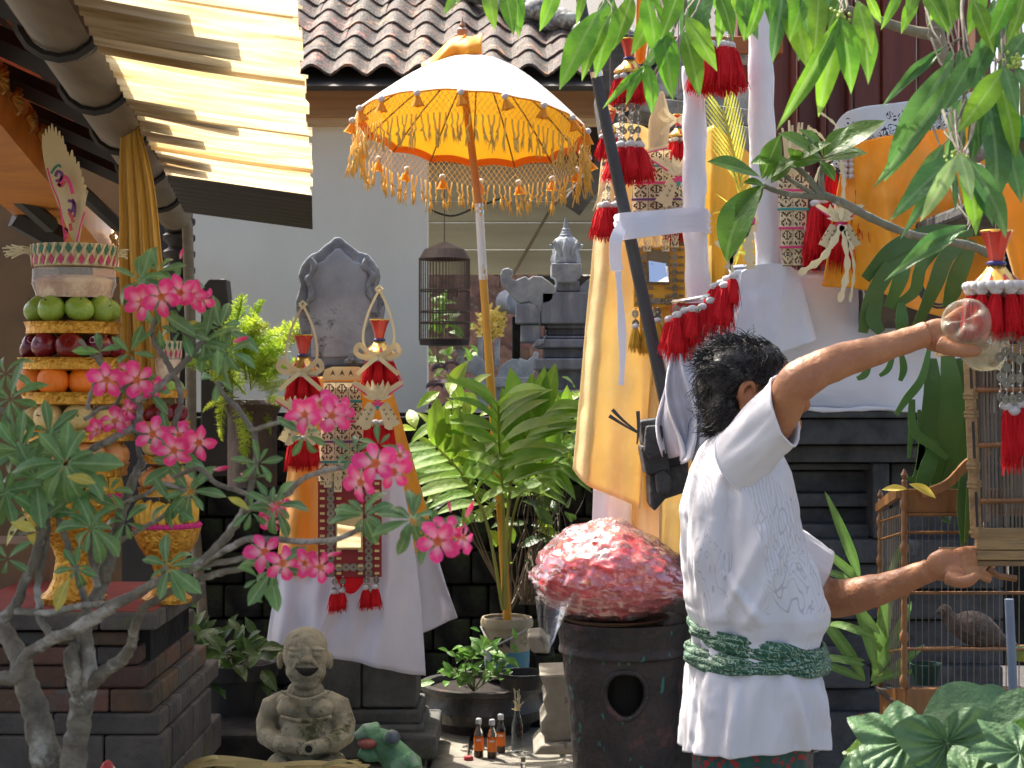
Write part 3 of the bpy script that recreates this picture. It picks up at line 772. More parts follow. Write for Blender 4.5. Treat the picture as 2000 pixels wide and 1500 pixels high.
def ornament(label, x, y, d, k=1.0, lower=True):
    p = W(x, y, d)
    t = thing('hanging_ornament', label, 'ornament', p + V((0, 0, M(150, d))), 'palm leaf ornaments on the stone shrine')
    crown(t, p + V((0, 0, M(18, d) * k)), M(72, d) * k)
    ring_of_tassels(t, p + V((0, 0, M(12, d))), M(22, d) * k, M(52, d) * k, 7, wdt=.9)
    bow(t, p + V((0, -.06, M(18, d))), M(56, d) * k)
    palm_star(t, p + V((0, -.07, -M(62, d) * k)), M(100, d) * k)
    for q in range(4): tassel(t, p + V((M(-20 + q * 14, d), -.03, -M(112, d) * k)), M(62, d) * k, wdt=.9)
    top = p + V((0, .0, M(150, d)))
    for sx in (-1, 1):
        strap(t, 'hanging_cord', [top, p + V((sx * M(22, d), -.02, M(100, d))), p + V((sx * M(30, d), -.04, M(50, d))), p + V((sx * M(14, d), -.05, M(18, d)))], M(4.5, d), m_palm)
    MB().tube([top + V((x * .012, -.01, z * .012)) for x, z in ((-1, 0), (0, 1), (1, 0), (0, -1), (-1, 0))], .005, 6).build('knot', m_palm, t, True)
ornament('left cream palm leaf ornament with red tassels, beside the fern', 592, 745, 5.78)
ornament('right cream palm leaf ornament with red tassels, nearest the white wall', 741, 715, 5.78)

# ------------------------------------------------------------------ laughing stone statue
m_stat = mat('mossy cast stone', (.44, .4, .28), (.24, .22, .15), scale=9, rough=.9, bump=1, bscale=40, c3=(.07, .08, .03), c3t=.57, c3s=6)
d0 = 5.2; O = W(597, 1500, d0); u_ = M(1, d0)
def sp(x, y, dy=0): return W(x, y, d0 + dy)
b = MB(); b.norecalc = True
E = lambda x, y, dy, rx, ry, rz: b.ball(sp(x, y, dy), (rx * u_, ry, rz * u_), 20, 14)
E(597, 1277, 0, 44, .082, 50); E(599, 1310, -.012, 38, .07, 34); E(597, 1262, 0, 43, .08, 38)
E(573, 1312, -.04, 15, .03, 14); E(621, 1312, -.04, 15, .03, 14)      # cheeks
E(597, 1334, -.03, 26, .05, 14)                                       # chin
E(547, 1290, .01, 7, .02, 17); E(644, 1290, .01, 7, .02, 17)           # ears
E(600, 1288, -.083, 9, .02, 8); E(592, 1290, -.074, 6, .014, 5); E(608, 1290, -.074, 6, .014, 5); E(600, 1277, -.075, 5, .016, 14)
E(577, 1268, -.068, 14, .014, 4); E(622, 1268, -.068, 14, .014, 4)     # brows
b.tube([sp(579 + i * 5.2, 1304 + 1.5 * math.sin(i), -.083 + .014 * abs(i - 4) / 4) for i in range(9)], 3.2 * u_, 8)
b.tube([sp(580 + i * 5, 1318 + 5 * math.sin(i * math.pi / 8), -.082 + .014 * abs(i - 4) / 4) for i in range(9)], 3.4 * u_, 8)
for s in (-1, 1):
    b.tube([sp(597 + s * (16 + i * 2.6), 1292 + i * 5.5, -.083 + .007 * i) for i in range(5)], 4 * u_, 6)
    b.ball(sp(597 + s * 22, 1277, -.06), (12 * u_, .022, 7 * u_), 12, 8)
    b.tube([sp(599 + s * (13 + i * 4), 1279 - 3.5 * math.sin(i * math.pi / 4), -.079 + .006 * i) for i in range(5)], 2.2 * u_, 6)
E(597, 1347, .01, 36, .07, 20); E(566, 1364, .02, 26, .07, 16); E(628, 1364, .02, 26, .07, 16)
E(540, 1385, .02, 26, .06, 30); E(654, 1385, .02, 26, .06, 30); E(597, 1400, .02, 56, .11, 52); E(568, 1382, -.045, 27, .065, 21); E(626, 1382, -.045, 27, .065, 21)   # chest
E(598, 1430, -.03, 50, .12, 38); E(597, 1470, .0, 60, .12, 40)
b.tube([sp(548 + i * 10, 1400 + 9 * math.sin(i * math.pi / 10) , -.115 - .02 * math.sin(i * math.pi / 10)) for i in range(11)], 4.5 * u_, 8)
for s in (-1, 1):
    b.tube([sp(597 + s * 40, 1372, .02), sp(597 + s * 64, 1382, .02), sp(597 + s * 74, 1412, 0), sp(597 + s * 74, 1436, -.03), sp(597 + s * 52, 1452, -.1), sp(597 + s * 22, 1458, -.16), sp(599 + s * 10, 1462, -.19)],
           [25 * u_, 26 * u_, 24 * u_, 22 * u_, 19 * u_, 14 * u_, 12 * u_], 14)
    for k in range(4): b.tube([sp(599 + s * (16 - k), 1450 + k * 7, -.19 - .004 * k), sp(599 + s * 4, 1450 + k * 7, -.215)], 4.4 * u_, 8)
    E(597 + s * 40, 1500, -.06, 40, .15, 30)
    b.tube([sp(597 + s * 51, 1441, -.1 + .03 * math.cos(a)) + V((0, 0, .0)) for a in (0, 1)], 16 * u_, 8)
b.tube([sp(550 + i * 10.2, 1350 + 16 * math.sin(i * math.pi / 9) , -.03 - .085 * math.sin(i * math.pi / 9)) for i in range(10)], 3.6 * u_, 8)
b.box(sp(597, 1372, -.118), (20 * u_, .02, 16 * u_))
b.box(sp(597, 1560, .02), (130 * u_, .28, 140 * u_))
b.tube([sp(603, 1462, -.12), sp(603, 1463, -.235)], 12.5 * u_, 14)
st = remesh_obj(b, 'statue', m_stat, .0032, 2)
tag(st, 'mossy stone statue of a laughing bald child clasping a round spout', 'statue')
stt = thing('x', 'x', 'x', (0, 0, 0)); bpy.data.objects.remove(stt)
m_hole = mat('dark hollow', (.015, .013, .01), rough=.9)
def kid(o, parent):   # attach to a mesh thing
    pass
b = MB(); b.tube([sp(577 + i * 5.7, 1304 + 9 * math.sin(i * math.pi / 8), -.083 - .012 * math.sin(i * math.pi / 8)) for i in range(9)], [(.8 + 7 * math.sin(i * math.pi / 8)) * u_ for i in range(9)], 10); b.build('mouth', m_hole, st, True)
b = MB(); b.tube([sp(603, 1463, -.2365), sp(603, 1463, -.23)], 7 * u_, 14); b.build('spout_hole', m_hole, st)
# ------------------------------------------------------------------ frog
m_frog = mat('painted green frog', (.2, .42, .22), (.08, .2, .1), scale=12, rough=.55, bump=.4, bscale=50, c3=(.3, .34, .3), c3t=.6, c3s=10)
d0 = 5.0; O = W(750, 1450, d0); u_ = M(1, d0)
def sp(x, y, dy=0): return W(x, y, d0 + dy)
b = MB(); b.norecalc = True
b.tube([sp(705, 1450), sp(725, 1438), sp(745, 1446), sp(765, 1470), sp(790, 1500), sp(800, 1530)], [14 * u_, 22 * u_, 25 * u_, 30 * u_, 38 * u_, 30 * u_], 16)
b.tube([sp(694, 1440, -.02), sp(713, 1427, -.02), sp(735, 1428)], [8 * u_, 14 * u_, 18 * u_], 12)
b.tube([sp(700, 1468, -.02), sp(715, 1476, -.02), sp(735, 1474)], [8 * u_, 12 * u_, 14 * u_], 12)
b.ball(sp(733, 1420, .04), 11 * u_, 12, 8); b.ball(sp(765, 1442, -.06), 17 * u_, 14, 10); 
b.tube([sp(775, 1505, -.06), sp(805, 1480, -.08), sp(812, 1500, -.09)], [20 * u_, 14 * u_, 12 * u_], 12)
b.ball(sp(770, 1560), (60 * u_, .1, 45 * u_), 16, 10)
fg = remesh_obj(b, 'frog', m_frog, .004, 4); tag(fg, 'green painted stone frog with open red mouth and bulging eye', 'frog')
b = MB(); b.ball(sp(767, 1440, -.085), (15 * u_, .02, 14 * u_), 14, 10); b.build('eye', mat('grey blue eye paint', (.12, .16, .18), (.05, .06, .07), scale=20, rough=.5), fg, True)
b = MB(); b.ball(sp(718, 1452, -.03), (20 * u_, .025, 11 * u_), 14, 10); b.build('mouth', mat('faded red paint', (.35, .1, .08), (.12, .03, .03), scale=14, rough=.6), fg, True)

# ------------------------------------------------------------------ plants on the ground, pots
m_bpot = mat('black plastic pot', (.02, .021, .022), (.012, .012, .013), scale=8, rough=.5, bump=.1)
m_soil = mat('dark soil', (.02, .014, .01), rough=1, bump=1, bscale=80)
def pot(name, label, cat, c, prof, m, soil=None, parent=None, **k):
    t = thing(name, label, cat, c); MB().lathe(prof, c, 32, **k).build('body', m, t, True, autos=35)
    if soil: MB().lathe([(soil[0], soil[1] - .01), (soil[0], soil[1])], c, 24, **k).build('soil', m_soil, t)
    return t
c = W(455, 1530, 6.0); c.z = .0; z1 = W(0, 1290, 6.0).z
pot('flower_pot', 'large black plastic pot behind the laughing statue', 'pot', c, [(.1, 0), (.115, .12), (.14, z1 - .06), (.165, z1 - .055), (.17, z1), (.155, z1), (.14, z1 - .03)], m_bpot, (.145, z1 - .015))
m_bowl = mat('dark glazed planter', (.055, .05, .045), (.025, .025, .023), scale=9, rough=.4, bump=.5, bscale=30, c3=(.2, .07, .05), c3t=.64, c3s=9)
c = W(945, 1400, 6.75); c.z = 0; zt = W(0, 1345, 6.6).z; rr = M(125, 6.6)
pot('bowl_planter', 'wide dark bowl planter with worn green and red flowers behind the bottles', 'planter', c, [(rr * .7, 0), (rr * .78, .05), (rr * .95, zt * .35), (rr, zt * .55), (rr * .92, zt * .8), (rr * .93, zt * .86), (rr * 1.03, zt * .9), (rr * 1.03, zt), (rr * .9, zt), (rr * .88, zt * .8)], m_bowl, (rr * .92, zt * .88))
z0 = W(0, 1320, 6.9).z; c = W(990, 1320, 6.9); zt = M(115, 6.9); r_ = M(48, 6.9)
m_buck = mat('dirty cream bucket', (.42, .36, .24), (.28, .23, .14), scale=4, rough=.5, c3=(.1, .08, .05), c3t=.62, c3s=9)
bk = pot('paint_bucket', 'dirty cream plastic bucket holding the yellow parasol pole and the palm', 'bucket', c, [(r_ * .85, 0), (r_ * .88, .02), (r_ * .98, zt * .84), (r_ * 1.06, zt * .845), (r_ * 1.08, zt * .93), (r_ * 1.02, zt), (r_ * .95, zt), (r_ * .93, zt * .9)], m_buck, (r_ * .94, zt * .95))
b = MB(); b.tube([V(p) for p in spl([c + V((-r_ * 1.06, -.02, zt * .85)), c + V((-r_ * .6, -r_ * 1.0, zt * .6)), c + V((0, -r_ * 1.15, zt * .68)), c + V((r_ * .8, -r_ * .9, zt * .85))], 6)], .004, 6); b.build('handle', mat('wire handle', (.5, .5, .48), rough=.4), bk, True)
def text(name, body, size, M4, m, parent, ext=.0006, bold=0):
    cu = bpy.data.curves.new(name, 'FONT'); cu.body = body; cu.size = size; cu.extrude = ext; cu.offset = bold; cu.align_x = 'CENTER'
    o = bpy.data.objects.new(name, cu); COL.objects.link(o)
    dg = bpy.context.evaluated_depsgraph_get(); me = bpy.data.meshes.new_from_object(o.evaluated_get(dg)); bpy.data.objects.remove(o)
    me.materials.clear(); me.materials.append(m); return inst(name, me, M4, parent)
RX90 = Matrix.Rotation(R(90), 4, 'X')
text('lettering', 'EN', .055, Matrix.Translation(c + V((-.02, -r_ * 1.0, zt * .56))) @ RX90, mat('faded dark print', (.06, .04, .06)), bk, bold=.002)
MB().lathe([(r_ * .9, zt * .15), (r_ * .935, zt * .45)], c, 32, cap=False).build('blue_label', mat('faded blue label', (.08, .26, .36), (.3, .3, .25), scale=6, contrast=(.48, .52)), bk, True)
b = MB(); b.box(W(1000, 1325, 6.9) + V((.02, 0, -.12)), (.34, .3, .2)); tag(b.build('stone_step', m_dstone, None, bevel=.01), 'dark stone step under the cream bucket', 'step')
c = W(1010, 1345, 6.4); MB().lathe([(.08, -.05), (.1, 0), (.1, .012), (.09, .012), (.085, -.02)], W(1020, 1318, 6.5), 28).build('x', m_bpot); 
tag(bpy.data.objects['x'], 'shallow black dish standing in the bowl planter', 'dish'); bpy.data.objects['x'].name = 'dish'
# bottles
m_glass = bpy.data.materials.new('clear glass'); m_glass.use_nodes = True
g = m_glass.node_tree.nodes['Principled BSDF']; g.inputs['Base Color'].default_value = (.85, .9, .9, 1); g.inputs['Transmission Weight'].default_value = 1; g.inputs['Roughness'].default_value = .03; g.inputs['IOR'].default_value = 1.3
m_brown = mat('dark syrup', (.08, .03, .012), rough=.2, bump=0); m_olab = mat('orange paper label', (.75, .2, .02), (.68, .16, .015), scale=20, rough=.5, bump=0)
m_cap = mat('white metal cap', (.7, .72, .75), rough=.3, metal=.3, bump=0)
BG = MB().lathe([(.0165, 0), (.018, .004), (.018, .088), (.016, .098), (.009, .115), (.0085, .133)], (0, 0, 0), 20).mesh('glass', m_glass, True, autos=40)[0]
BL = MB().lathe([(.0184, .028), (.0184, .078)], (0, 0, 0), 20, cap=False).mesh('label', m_olab, True)[0]
BS = MB().lathe([(.0155, .003), (.0165, .027)], (0, 0, 0), 16).mesh('syrup', m_brown, True)[0]
BC = MB().lathe([(.0112, .128), (.0112, .146), (.009, .149)], (0, 0, 0), 16, rad=lambda a, z: 1 + .03 * math.cos(a * 12)).mesh('cap', m_cap)[0]
for x, d, l in ((935, 6.2, 'orange labelled glass bottle standing apart, leftmost of three'), (961, 6.18, 'orange labelled glass bottle in the middle of three'), (978, 6.28, 'orange labelled glass bottle at the back right of three')):
    c = W(x, 1470, d); c.z = .024
    t = thing('drink_bottle', l, 'bottle', c, 'orange labelled drink bottles on the paving')
    for n_, me in (('glass', BG), ('label', BL), ('syrup', BS), ('cap', BC)): inst(n_, me, Matrix.Translation(c), t)
    text('lettering', 'TONIC' if 0 else 'ROSE', .009, Matrix.Translation(c + V((0, -.0192, .066))) @ RX90, m_cap, t, .0002) if 0 else None
    MB().box(c + V((0, -.0188, .069)), (.018, .001, .006)).build('print', m_cap, t)
tag(slab(MB(), 372, 1436, 545, 1580, 5.55, .4).build('stone_step', m_dstone, None, bevel=.012), 'dark low stone step left of the laughing statue', 'step')
c = W(1010, 1470, 6.3); c.z = .024
t = thing('clear_bottle', 'clear empty glass bottle with incense stems tied at its neck', 'bottle', c)
MB().lathe([(.02, 0), (.022, .006), (.022, .1), (.018, .125), (.01, .15), (.01, .2), (.012, .205)], c, 20).build('glass', m_glass, t, True, autos=40)
b = MB()
for k in range(14): b.tube([c + V((rnd.uniform(-.012, .012), -.012, .16)), c + V((rnd.uniform(-.03, .03), -.02 + rnd.uniform(-.01, .01), .17 + rnd.uniform(-.02, .08)))], .0016, 4)
b.build('dry_stems', m_palm, t)
c = W(915, 1478, 6.15); c.z = .03; tag(MB().lathe([(.018, -.006), (.018, .006), (.015, .01)], c, 16).build('bottle_cap', mat('red plastic', (.35, .03, .03)), None, True), 'small red cap lying beside the bottles', 'cap')
# carved pale support stone between the bowl and the urn
m_pale = mat('pale carved stone', (.33, .3, .24), (.2, .18, .14), scale=6, rough=.85, bump=.5, bscale=30, c3=(.04, .04, .03), c3t=.6, c3s=6)
t = thing('carved_stone', 'pale carved stone foot standing between the bowl planter and the black urn', 'carved stone', W(1080, 1440, 5.7))
def relief(px, d, t, name, m, par):
    b = MB(); b.prism([W(x, y, d) for x, y in px], (0, 1, 0), t); return b.build(name, m, par, bevel=.01)
relief([(1052, 1318), (1068, 1350), (1060, 1370), (1068, 1392), (1056, 1410), (1056, 1432), (1075, 1450), (1150, 1450), (1150, 1315)], 5.7, .25, 'scroll', m_pale, t)
relief([(1056, 1456), (1150, 1450), (1150, 1475), (1040, 1475)], 5.66, .3, 'foot', m_pale, t)
relief([(1030, 1243), (1060, 1240), (1075, 1262), (1075, 1278), (1040, 1276), (1032, 1262)], 6.0, .2, 'ledge', m_pale, t)
relief([(1045, 1280), (1085, 1280), (1085, 1318), (1050, 1316)], 6.0, .2, 'neck', m_dstone, t)

# ------------------------------------------------------------------ black urn with a hole + bagged bundle
du = 4.85; c = W(1217, 1500, du); c.z = 0; H = W(0, 1222, du - .15).z
m_urn = mat('sooty painted urn', (.05, .035, .032), (.016, .014, .014), scale=8, rough=.6, bump=.8, bscale=30, c3=(.13, .05, .05), c3t=.61, c3s=5)
mixin(m_urn, lambda nt: (lambda n: (nt.links.new(n.outputs['Fac'], (r := nt.nodes.new('ShaderNodeValToRGB')).inputs[0]), setattr(r.color_ramp.elements[0], 'position', .66), setattr(r.color_ramp.elements[1], 'position', .7), r.outputs[0])[-1])(
      (lambda n: (setattr(n.inputs['Scale'], 'default_value', 14), n)[-1])(nt.nodes.new('ShaderNodeTexNoise'))), (.03, .16, .14))
t = thing('urn', 'large black painted urn with a ragged dark hole in its side', 'urn', c)
u1 = M(1, du)
prof = [(105, 0), (108, .03), (102, .05), (100, .12), (106, .14), (100, .155), (97, .2), (100, .3), (108, .42), (116, .5), (119, .54), (126, .55), (124, .57), (128, .6), (132, .63)]
P_ = [(r * u1, z / .63 * H) for r, z in prof] + [(122 * u1, H), (118 * u1, H - .02), (116 * u1, H - .04)]
b = MB(); hc = W(1217, 1355, du)
n = 220
Pf = [(q[0], q[1]) for q in spl(P_[:15], 14)] + P_[15:]
b.lathe(Pf, c, n, cap=False)
hx, hz, ha, hb = W(1222, 0, du - .17).x, W(0, 1355, du - .17).z, M(40, du - .17), M(48, du - .17)
def inside(v): return v[1] < c.y and ((v[0] - hx) / ha) ** 2 + ((v[2] - hz) / (hb * (1 if v[2] < hz else .92))) ** 2 < 1
b.f = [f for f in b.f if not (len(f) < 5 and all(inside(b.v[i]) for i in f))]; b.m = [0] * len(b.f)
b.build('body', m_urn, t, True, autos=50)
# raised rim of the hole
b = MB(); q = []
for k in range(25):
    a = k / 24 * 6.283; x = hx + ha * 1.03 * math.cos(a); z = hz + hb * 1.03 * math.sin(a) * (1 if math.sin(a) < 0 else .93) * (1 + .05 * math.sin(a * 3))
    zz = z; rr = max(0.1, [r for r, zq in Pf if zq <= zz][-1]); q.append(V((x, c.y - math.sqrt(max(rr ** 2 - (x - c.x) ** 2, .001)) , z)))
b.tube(q, .009, 8); b.build('hole_rim', m_urn, t, True)
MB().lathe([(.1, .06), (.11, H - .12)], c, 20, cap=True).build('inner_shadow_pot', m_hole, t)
# bundle
db = 4.8; c = W(1192, 1128, db); ub = M(1, db)
m_rcl = mat('red and white printed cloth', (.68, .015, .02), (.5, .01, .015), scale=4, rough=.45, bump=.4, bscale=9, bdist=.03, c3=(.78, .2, .17), c3t=.56, c3s=7)
bd = thing('wrapped_bundle', 'red cloth bundle on a tray inside a glossy clear plastic bag on the urn', 'bundle', c + V((0, 0, -.1)))
def blob(sc, dz, seed, rough_=.1, vor=0):
    b = MB(); b.norecalc = True; n, m = 128, 84; vs = []
    for i in range(m + 1):
        th_ = math.pi * i / m
        for k in range(n):
            a = 2 * math.pi * k / n; x = math.sin(th_) * math.cos(a); y = math.sin(th_) * math.sin(a); z = math.cos(th_)
            X = x * 152; Z = z * 108
            if x > 0: Z = z * 108 * (1 - .42 * x) - 10 * x
            if z < 0: Z *= .75
            X += 8
            cr = abs(fbm(x * 3 + seed, y * 3, z * 3 + math.atan2(z, x) * 1.5, 4)); cr2 = abs(fbm(x * 7 + seed, y * 7, z * 7 + x * 5, 2)) * 1.6
            ka = math.atan2(z * 108 - 10, x * 152 - 45); kd = math.hypot(z * 108 - 10, x * 152 - 45) / 100; f = sc * (1 + rough_ * .8 * (cr - .3) + rough_ * .16 * (cr2 - .3) + (.045 * abs(math.sin(ka * 5 + 2 * cr)) ** .6 + .02 * abs(math.sin(ka * 13 + 3 * cr2)) ** .7) * min(1, kd * 1.2) * (1 if y < 0 else .3) - .05 * math.exp(-(kd * 5) ** 2))
            if vor:
                dv = noise.voronoi(V((x * 2.6 + seed + cr, y * 2.6, z * 2.6)))[0]; dw = noise.voronoi(V((x * 6 + z * 2, y * 6, z * 7 + seed)))[0]
                f += vor * (.5 - min(1, (dv[1] - dv[0]) * 2.2)) + vor * .4 * (.5 - min(1, (dw[1] - dw[0]) * 2.2))
            vs.append(c + V((X * ub * f, y * .22 * f, Z * ub * f + dz)))
    fs = [(i * n + k, (i + 1) * n + k, (i + 1) * n + (k + 1) % n, i * n + (k + 1) % n) for i in range(m) for k in range(n)]
    b.add(vs, fs); return b
blob(.93, -.005, 1, .14).build('cloth', m_rcl, bd, True, autos=180)
m_bag = bpy.data.materials.new('clear plastic bag'); m_bag.use_nodes = True; nt = m_bag.node_tree; N = nt.nodes; L = nt.links
pb = N['Principled BSDF']; pb.inputs['Base Color'].default_value = (.9, .9, .92, 1); pb.inputs['Roughness'].default_value = .09; pb.inputs['Specular IOR Level'].default_value = 1.0; pb.inputs['Coat Weight'].default_value = .6
gl = N.new('ShaderNodeBsdfGlossy'); gl.inputs['Roughness'].default_value = .12; gl.inputs[0].default_value = (.95, .95, .97, 1); m5 = N.new('ShaderNodeMixShader'); m5.inputs[0].default_value = .78; L.new(pb.outputs[0], m5.inputs[1]); L.new(gl.outputs[0], m5.inputs[2])
tb = N.new('ShaderNodeBsdfTransparent'); tb.inputs[0].default_value = (.97, .97, .98, 1); ms = N.new('ShaderNodeMixShader')
lw = N.new('ShaderNodeLayerWeight'); lw.inputs[0].default_value = .35
nzb = N.new('ShaderNodeTexNoise'); nzb.inputs['Scale'].default_value = 6; nzb.inputs['Detail'].default_value = 3; nzb.inputs['Distortion'].default_value = 1.2
bpn = N.new('ShaderNodeBump'); bpn.inputs['Strength'].default_value = 1; bpn.inputs['Distance'].default_value = .014; tcb = N.new('ShaderNodeTexCoord')
L.new(tcb.outputs['Object'], nzb.inputs[0]); L.new(nzb.outputs['Fac'], bpn.inputs['Height']); L.new(bpn.outputs[0], pb.inputs['Normal']); L.new(bpn.outputs[0], lw.inputs['Normal'])
fa = nmath(nt, 'MULTIPLY_ADD', lw.outputs['Facing'], .55, .16)
L.new(fa, ms.inputs[0]); L.new(tb.outputs[0], ms.inputs[1]); L.new(bpn.outputs[0], gl.inputs['Normal']); L.new(m5.outputs[0], ms.inputs[2]); L.new(ms.outputs[0], N['Material Output'].inputs[0])
blob(1.02, .0, 5, .06, .05).build('plastic_bag', m_bag, bd, True, autos=180)
# hanging plastic corner at left
b = MB(); b.norecalc = True
b.grid(lambda u, v: W(1045 + 95 * u * (1 - v * .55) + 10 * v, 1165 + v * 115 * (1 - .55 * abs(u - .35) * 1.3) - 10 * u, db - .15 - .04 * math.sin(u * 9) * (1 - v)), 20, 16); b.build('bag_corner', m_bag, bd, True, autos=180)
b = MB(); b.lathe([(.13, 0), (.15, .01), (.165, .02), (.15, .018), (.13, .01)], W(1200, 1215, db), 40); b.build('tray', mat('brown tray', (.1, .055, .03), (.06, .03, .018), rough=.5), bd, bevel=.006)
# ================================================================== UMBRELLA
UL = []
m_uw = mat('white parasol cloth', (.8, .79, .76), (.76, .74, .7), scale=5, rough=.7, bump=.1, bscale=150, trans=.35)
m_uy = mat('yellow parasol lining', (.88, .5, .03), (.84, .45, .02), scale=4, rough=.7, bump=.08, bscale=150, trans=.6)
m_uo = mat('orange hem', (.75, .2, .01), (.65, .16, .01), rough=.7, trans=.4)
m_pole = mat('yellow painted pole', (.75, .36, .03), (.66, .29, .02), scale=8, rough=.35, bump=.05)
m_silver = mat('silver foil pattern', (.75, .75, .74), (.75, .37, .04), scale=14, rough=.35, bump=.1, contrast=(.42, .44), stretch=(1, 1, .35))
m_cord = mat('yellow fringe cord', (.95, .72, .25), (.88, .6, .15), scale=30, rough=.8, trans=.35)
m_rib = mat('brown bamboo rib', (.22, .1, .03), (.12, .05, .02), rough=.5)
du = 7.0
pole = [W(992, 1225, 6.9), W(978, 1000, 6.93), W(955, 700, 6.97), (W(936, 400, 7.0)), W(908, 188, 7.05), W(903, 105, 7.1)]
ax = (pole[-1] - pole[3]).normalized()
um = thing('ceremonial_parasol', 'white and yellow ceremonial parasol with long fringe on a yellow pole', 'parasol', pole[0])
b = MB(); b.tube([pole[0], pole[1], pole[2], W(944, 545, 6.985)], [.0185, .0185, .018, .0175], 16); b.build('pole', m_pole, um, True)
b = MB(); b.tube([W(944, 547, 6.985), W(936, 403, 7.0)], .0182, 16); b.build('silver_sleeve', m_silver, um, True)
b = MB(); b.tube([W(936, 405, 7.0), W(908, 188, 7.05), pole[-1]], [.0172, .0165, .012], 16); b.build('upper_pole', mat('orange painted pole', (.62, .24, .04), (.5, .17, .03), rough=.4), um, True)
for (y, x) in ((543, 943.6), (520, 942.5), (418, 937), (405, 936.2)):
    b = MB(); b.tube([W(x, y, 7), W(x - .3, y - 7, 7)], .0195, 16); b.build('silver_ring', m_silv, um, True)
# canopy in local frame: axis tilted away from the camera
T = Matrix.Rotation(R(4.0), 4, 'Y') @ Matrix.Rotation(R(-9.5), 4, 'X')
rc = W(921, 253, 7.05); RR = M(233, 7.05); HH = M(150, 7.05)
def U(r, a, z): return rc + (T.to_3x3() @ V((r * math.cos(a), r * math.sin(a), z)))
NR = 16
def cprof(t):   # t 0 rim .. 1 apex
    return (1 - t) ** .92, HH * (math.sin(t * math.pi / 2) ** 1.0 * .62 + t * .38)
def can(b, off, lo=0.0, hi=.97, nr=18):
    def fn(u, v):
        t = lo + (hi - lo) * v; r, z = cprof(t); a = u * 2 * math.pi
        sc = 1 - .035 * (1 - t) ** .5 * abs(math.sin(a * NR / 2)) ** .7
        dip = .012 * (1 - t) * (1 - abs(math.sin(a * NR / 2)))
        return U(RR * r * sc + off, a, z - dip + off * .6)
    b.norecalc = True; b.grid(fn, NR * 10, nr)
b = MB(); can(b, .004); b.build('canopy', m_uw, um, True, autos=180)
b = MB(); can(b, -.001); b.build('lining', m_uy, um, True, autos=180)
b = MB(); can(b, -.0035, 0.0, .055, 2); b.build('hem', m_uo, um, True, autos=180)
for k in range(NR):
    a = 2 * math.pi * k / NR
    b = MB(); b.tube([U(RR * cprof(t)[0] - .008, a, cprof(t)[1] - .012) for t in (.0, .2, .4, .6, .8, .95)], .0035, 5); b.build('rib', m_rib, um)
    b = MB(); b.tube([U(RR * .5, a, cprof(.5)[1] * .8), U(.02, a, HH * .42)], .003, 5)
b = MB(); b.lathe([(.045, .0), (.052, .015), (.05, .06), (.03, .075)], U(0, 0, HH * .58), 16); b.build('hub', mat('brown turned hub', (.3, .12, .04), (.2, .08, .03), rough=.4), um, True)
# net and fringe
NF = 128
b = MB(); b.norecalc = True
def rim(a, drop, push=0):
    sc = 1 - .035 * abs(math.sin(a * NR / 2)) ** .7
    p = U((RR + .002 + push) * sc, a, -.01 * (1 - abs(math.sin(a * NR / 2)))); p.z -= drop
    return p
for k in range(NF * 1):
    a0 = 2 * math.pi * k / NF; da = 2 * math.pi / NF; rows = 6
    for s in (1, -1):
        pts = [rim(a0 + s * da * .5 * r_, .0165 * r_ - .002, .002 * math.sin(r_ * 2 + k)) for r_ in range(rows + 1)]
        b.tube(pts, .0011, 3, False)
b.build('net', m_cord, um)
um_net_rows = .0165 * 6
def cordm(seed):
    q = random.Random(seed); b = MB(); b.norecalc = True
    b.tube([(q.uniform(-.02, .02) * t * 6, q.uniform(-.02, .02) * t * 6, -t) for t in (0, .15, .3, .45, .6)], [.026, .032, .028, .034, .045], 5)
    for i in range(5):
        a = q.uniform(0, 6.28); b.tube([(0, 0, -.55), (.05 * math.cos(a), .05 * math.sin(a), -.75), (.08 * math.cos(a) + q.uniform(-.05, .05), .08 * math.sin(a), -q.uniform(.88, 1.05))], [.022, .02, .01], 4)
    return b.mesh('fringe_cord', m_cord, True, False, 180)[0]
CM = [cordm(i) for i in range(6)]
for k in range(NF):
    a = 2 * math.pi * k / NF; L = rnd.uniform(.105, .15)
    inst('fringe_cord', rnd.choice(CM), Matrix.Translation(rim(a, um_net_rows - .004)) @ Matrix.Rotation(rnd.uniform(-.16, .16), 4, 'Y') @ Matrix.Rotation(rnd.uniform(0, 6), 4, 'Z') @ S3(L), um)
m_orfl = mat('orange rosette cloth', (.85, .38, .03), (.75, .28, .02), rough=.7, trans=.3)
b = MB(); b.norecalc = True; b.lathe([(.1, 0), (.3, -.3), (.5, -.75), (.62, -1)], (0, 0, 0), 20, rad=lambda a, z: 1 + .35 * -z * math.sin(5 * a), cap=False); ROS = b.mesh('rosette', m_orfl, True, False, 180)[0]
for k in range(NR + 2):
    a = 2 * math.pi * (k + .3) / (NR + 2); p = rim(a, .012 if math.sin(a) < 0 else .07, .012)
    inst('pompom', BALL, Matrix.Translation(p) @ S3(.0145), um)
    inst('rosette', ROS, Matrix.Translation(p + V((0, 0, -.006))) @ Matrix.Rotation(rnd.uniform(-.3, .3), 4, 'Y') @ S3(.036, .036, .048), um)
tp = pole[-1]
tipl = MB().lathe([(.012, -.02), (.02, 0), (.012, .01), (.024, .03), (.024, .045), (.01, .055), (.014, .065), (.004, .085), (.001, .1)], tp + V((0, 0, .06)), 16); tipl.build('finial', mat('turned brown finial', (.35, .17, .09), rough=.4), um, True)
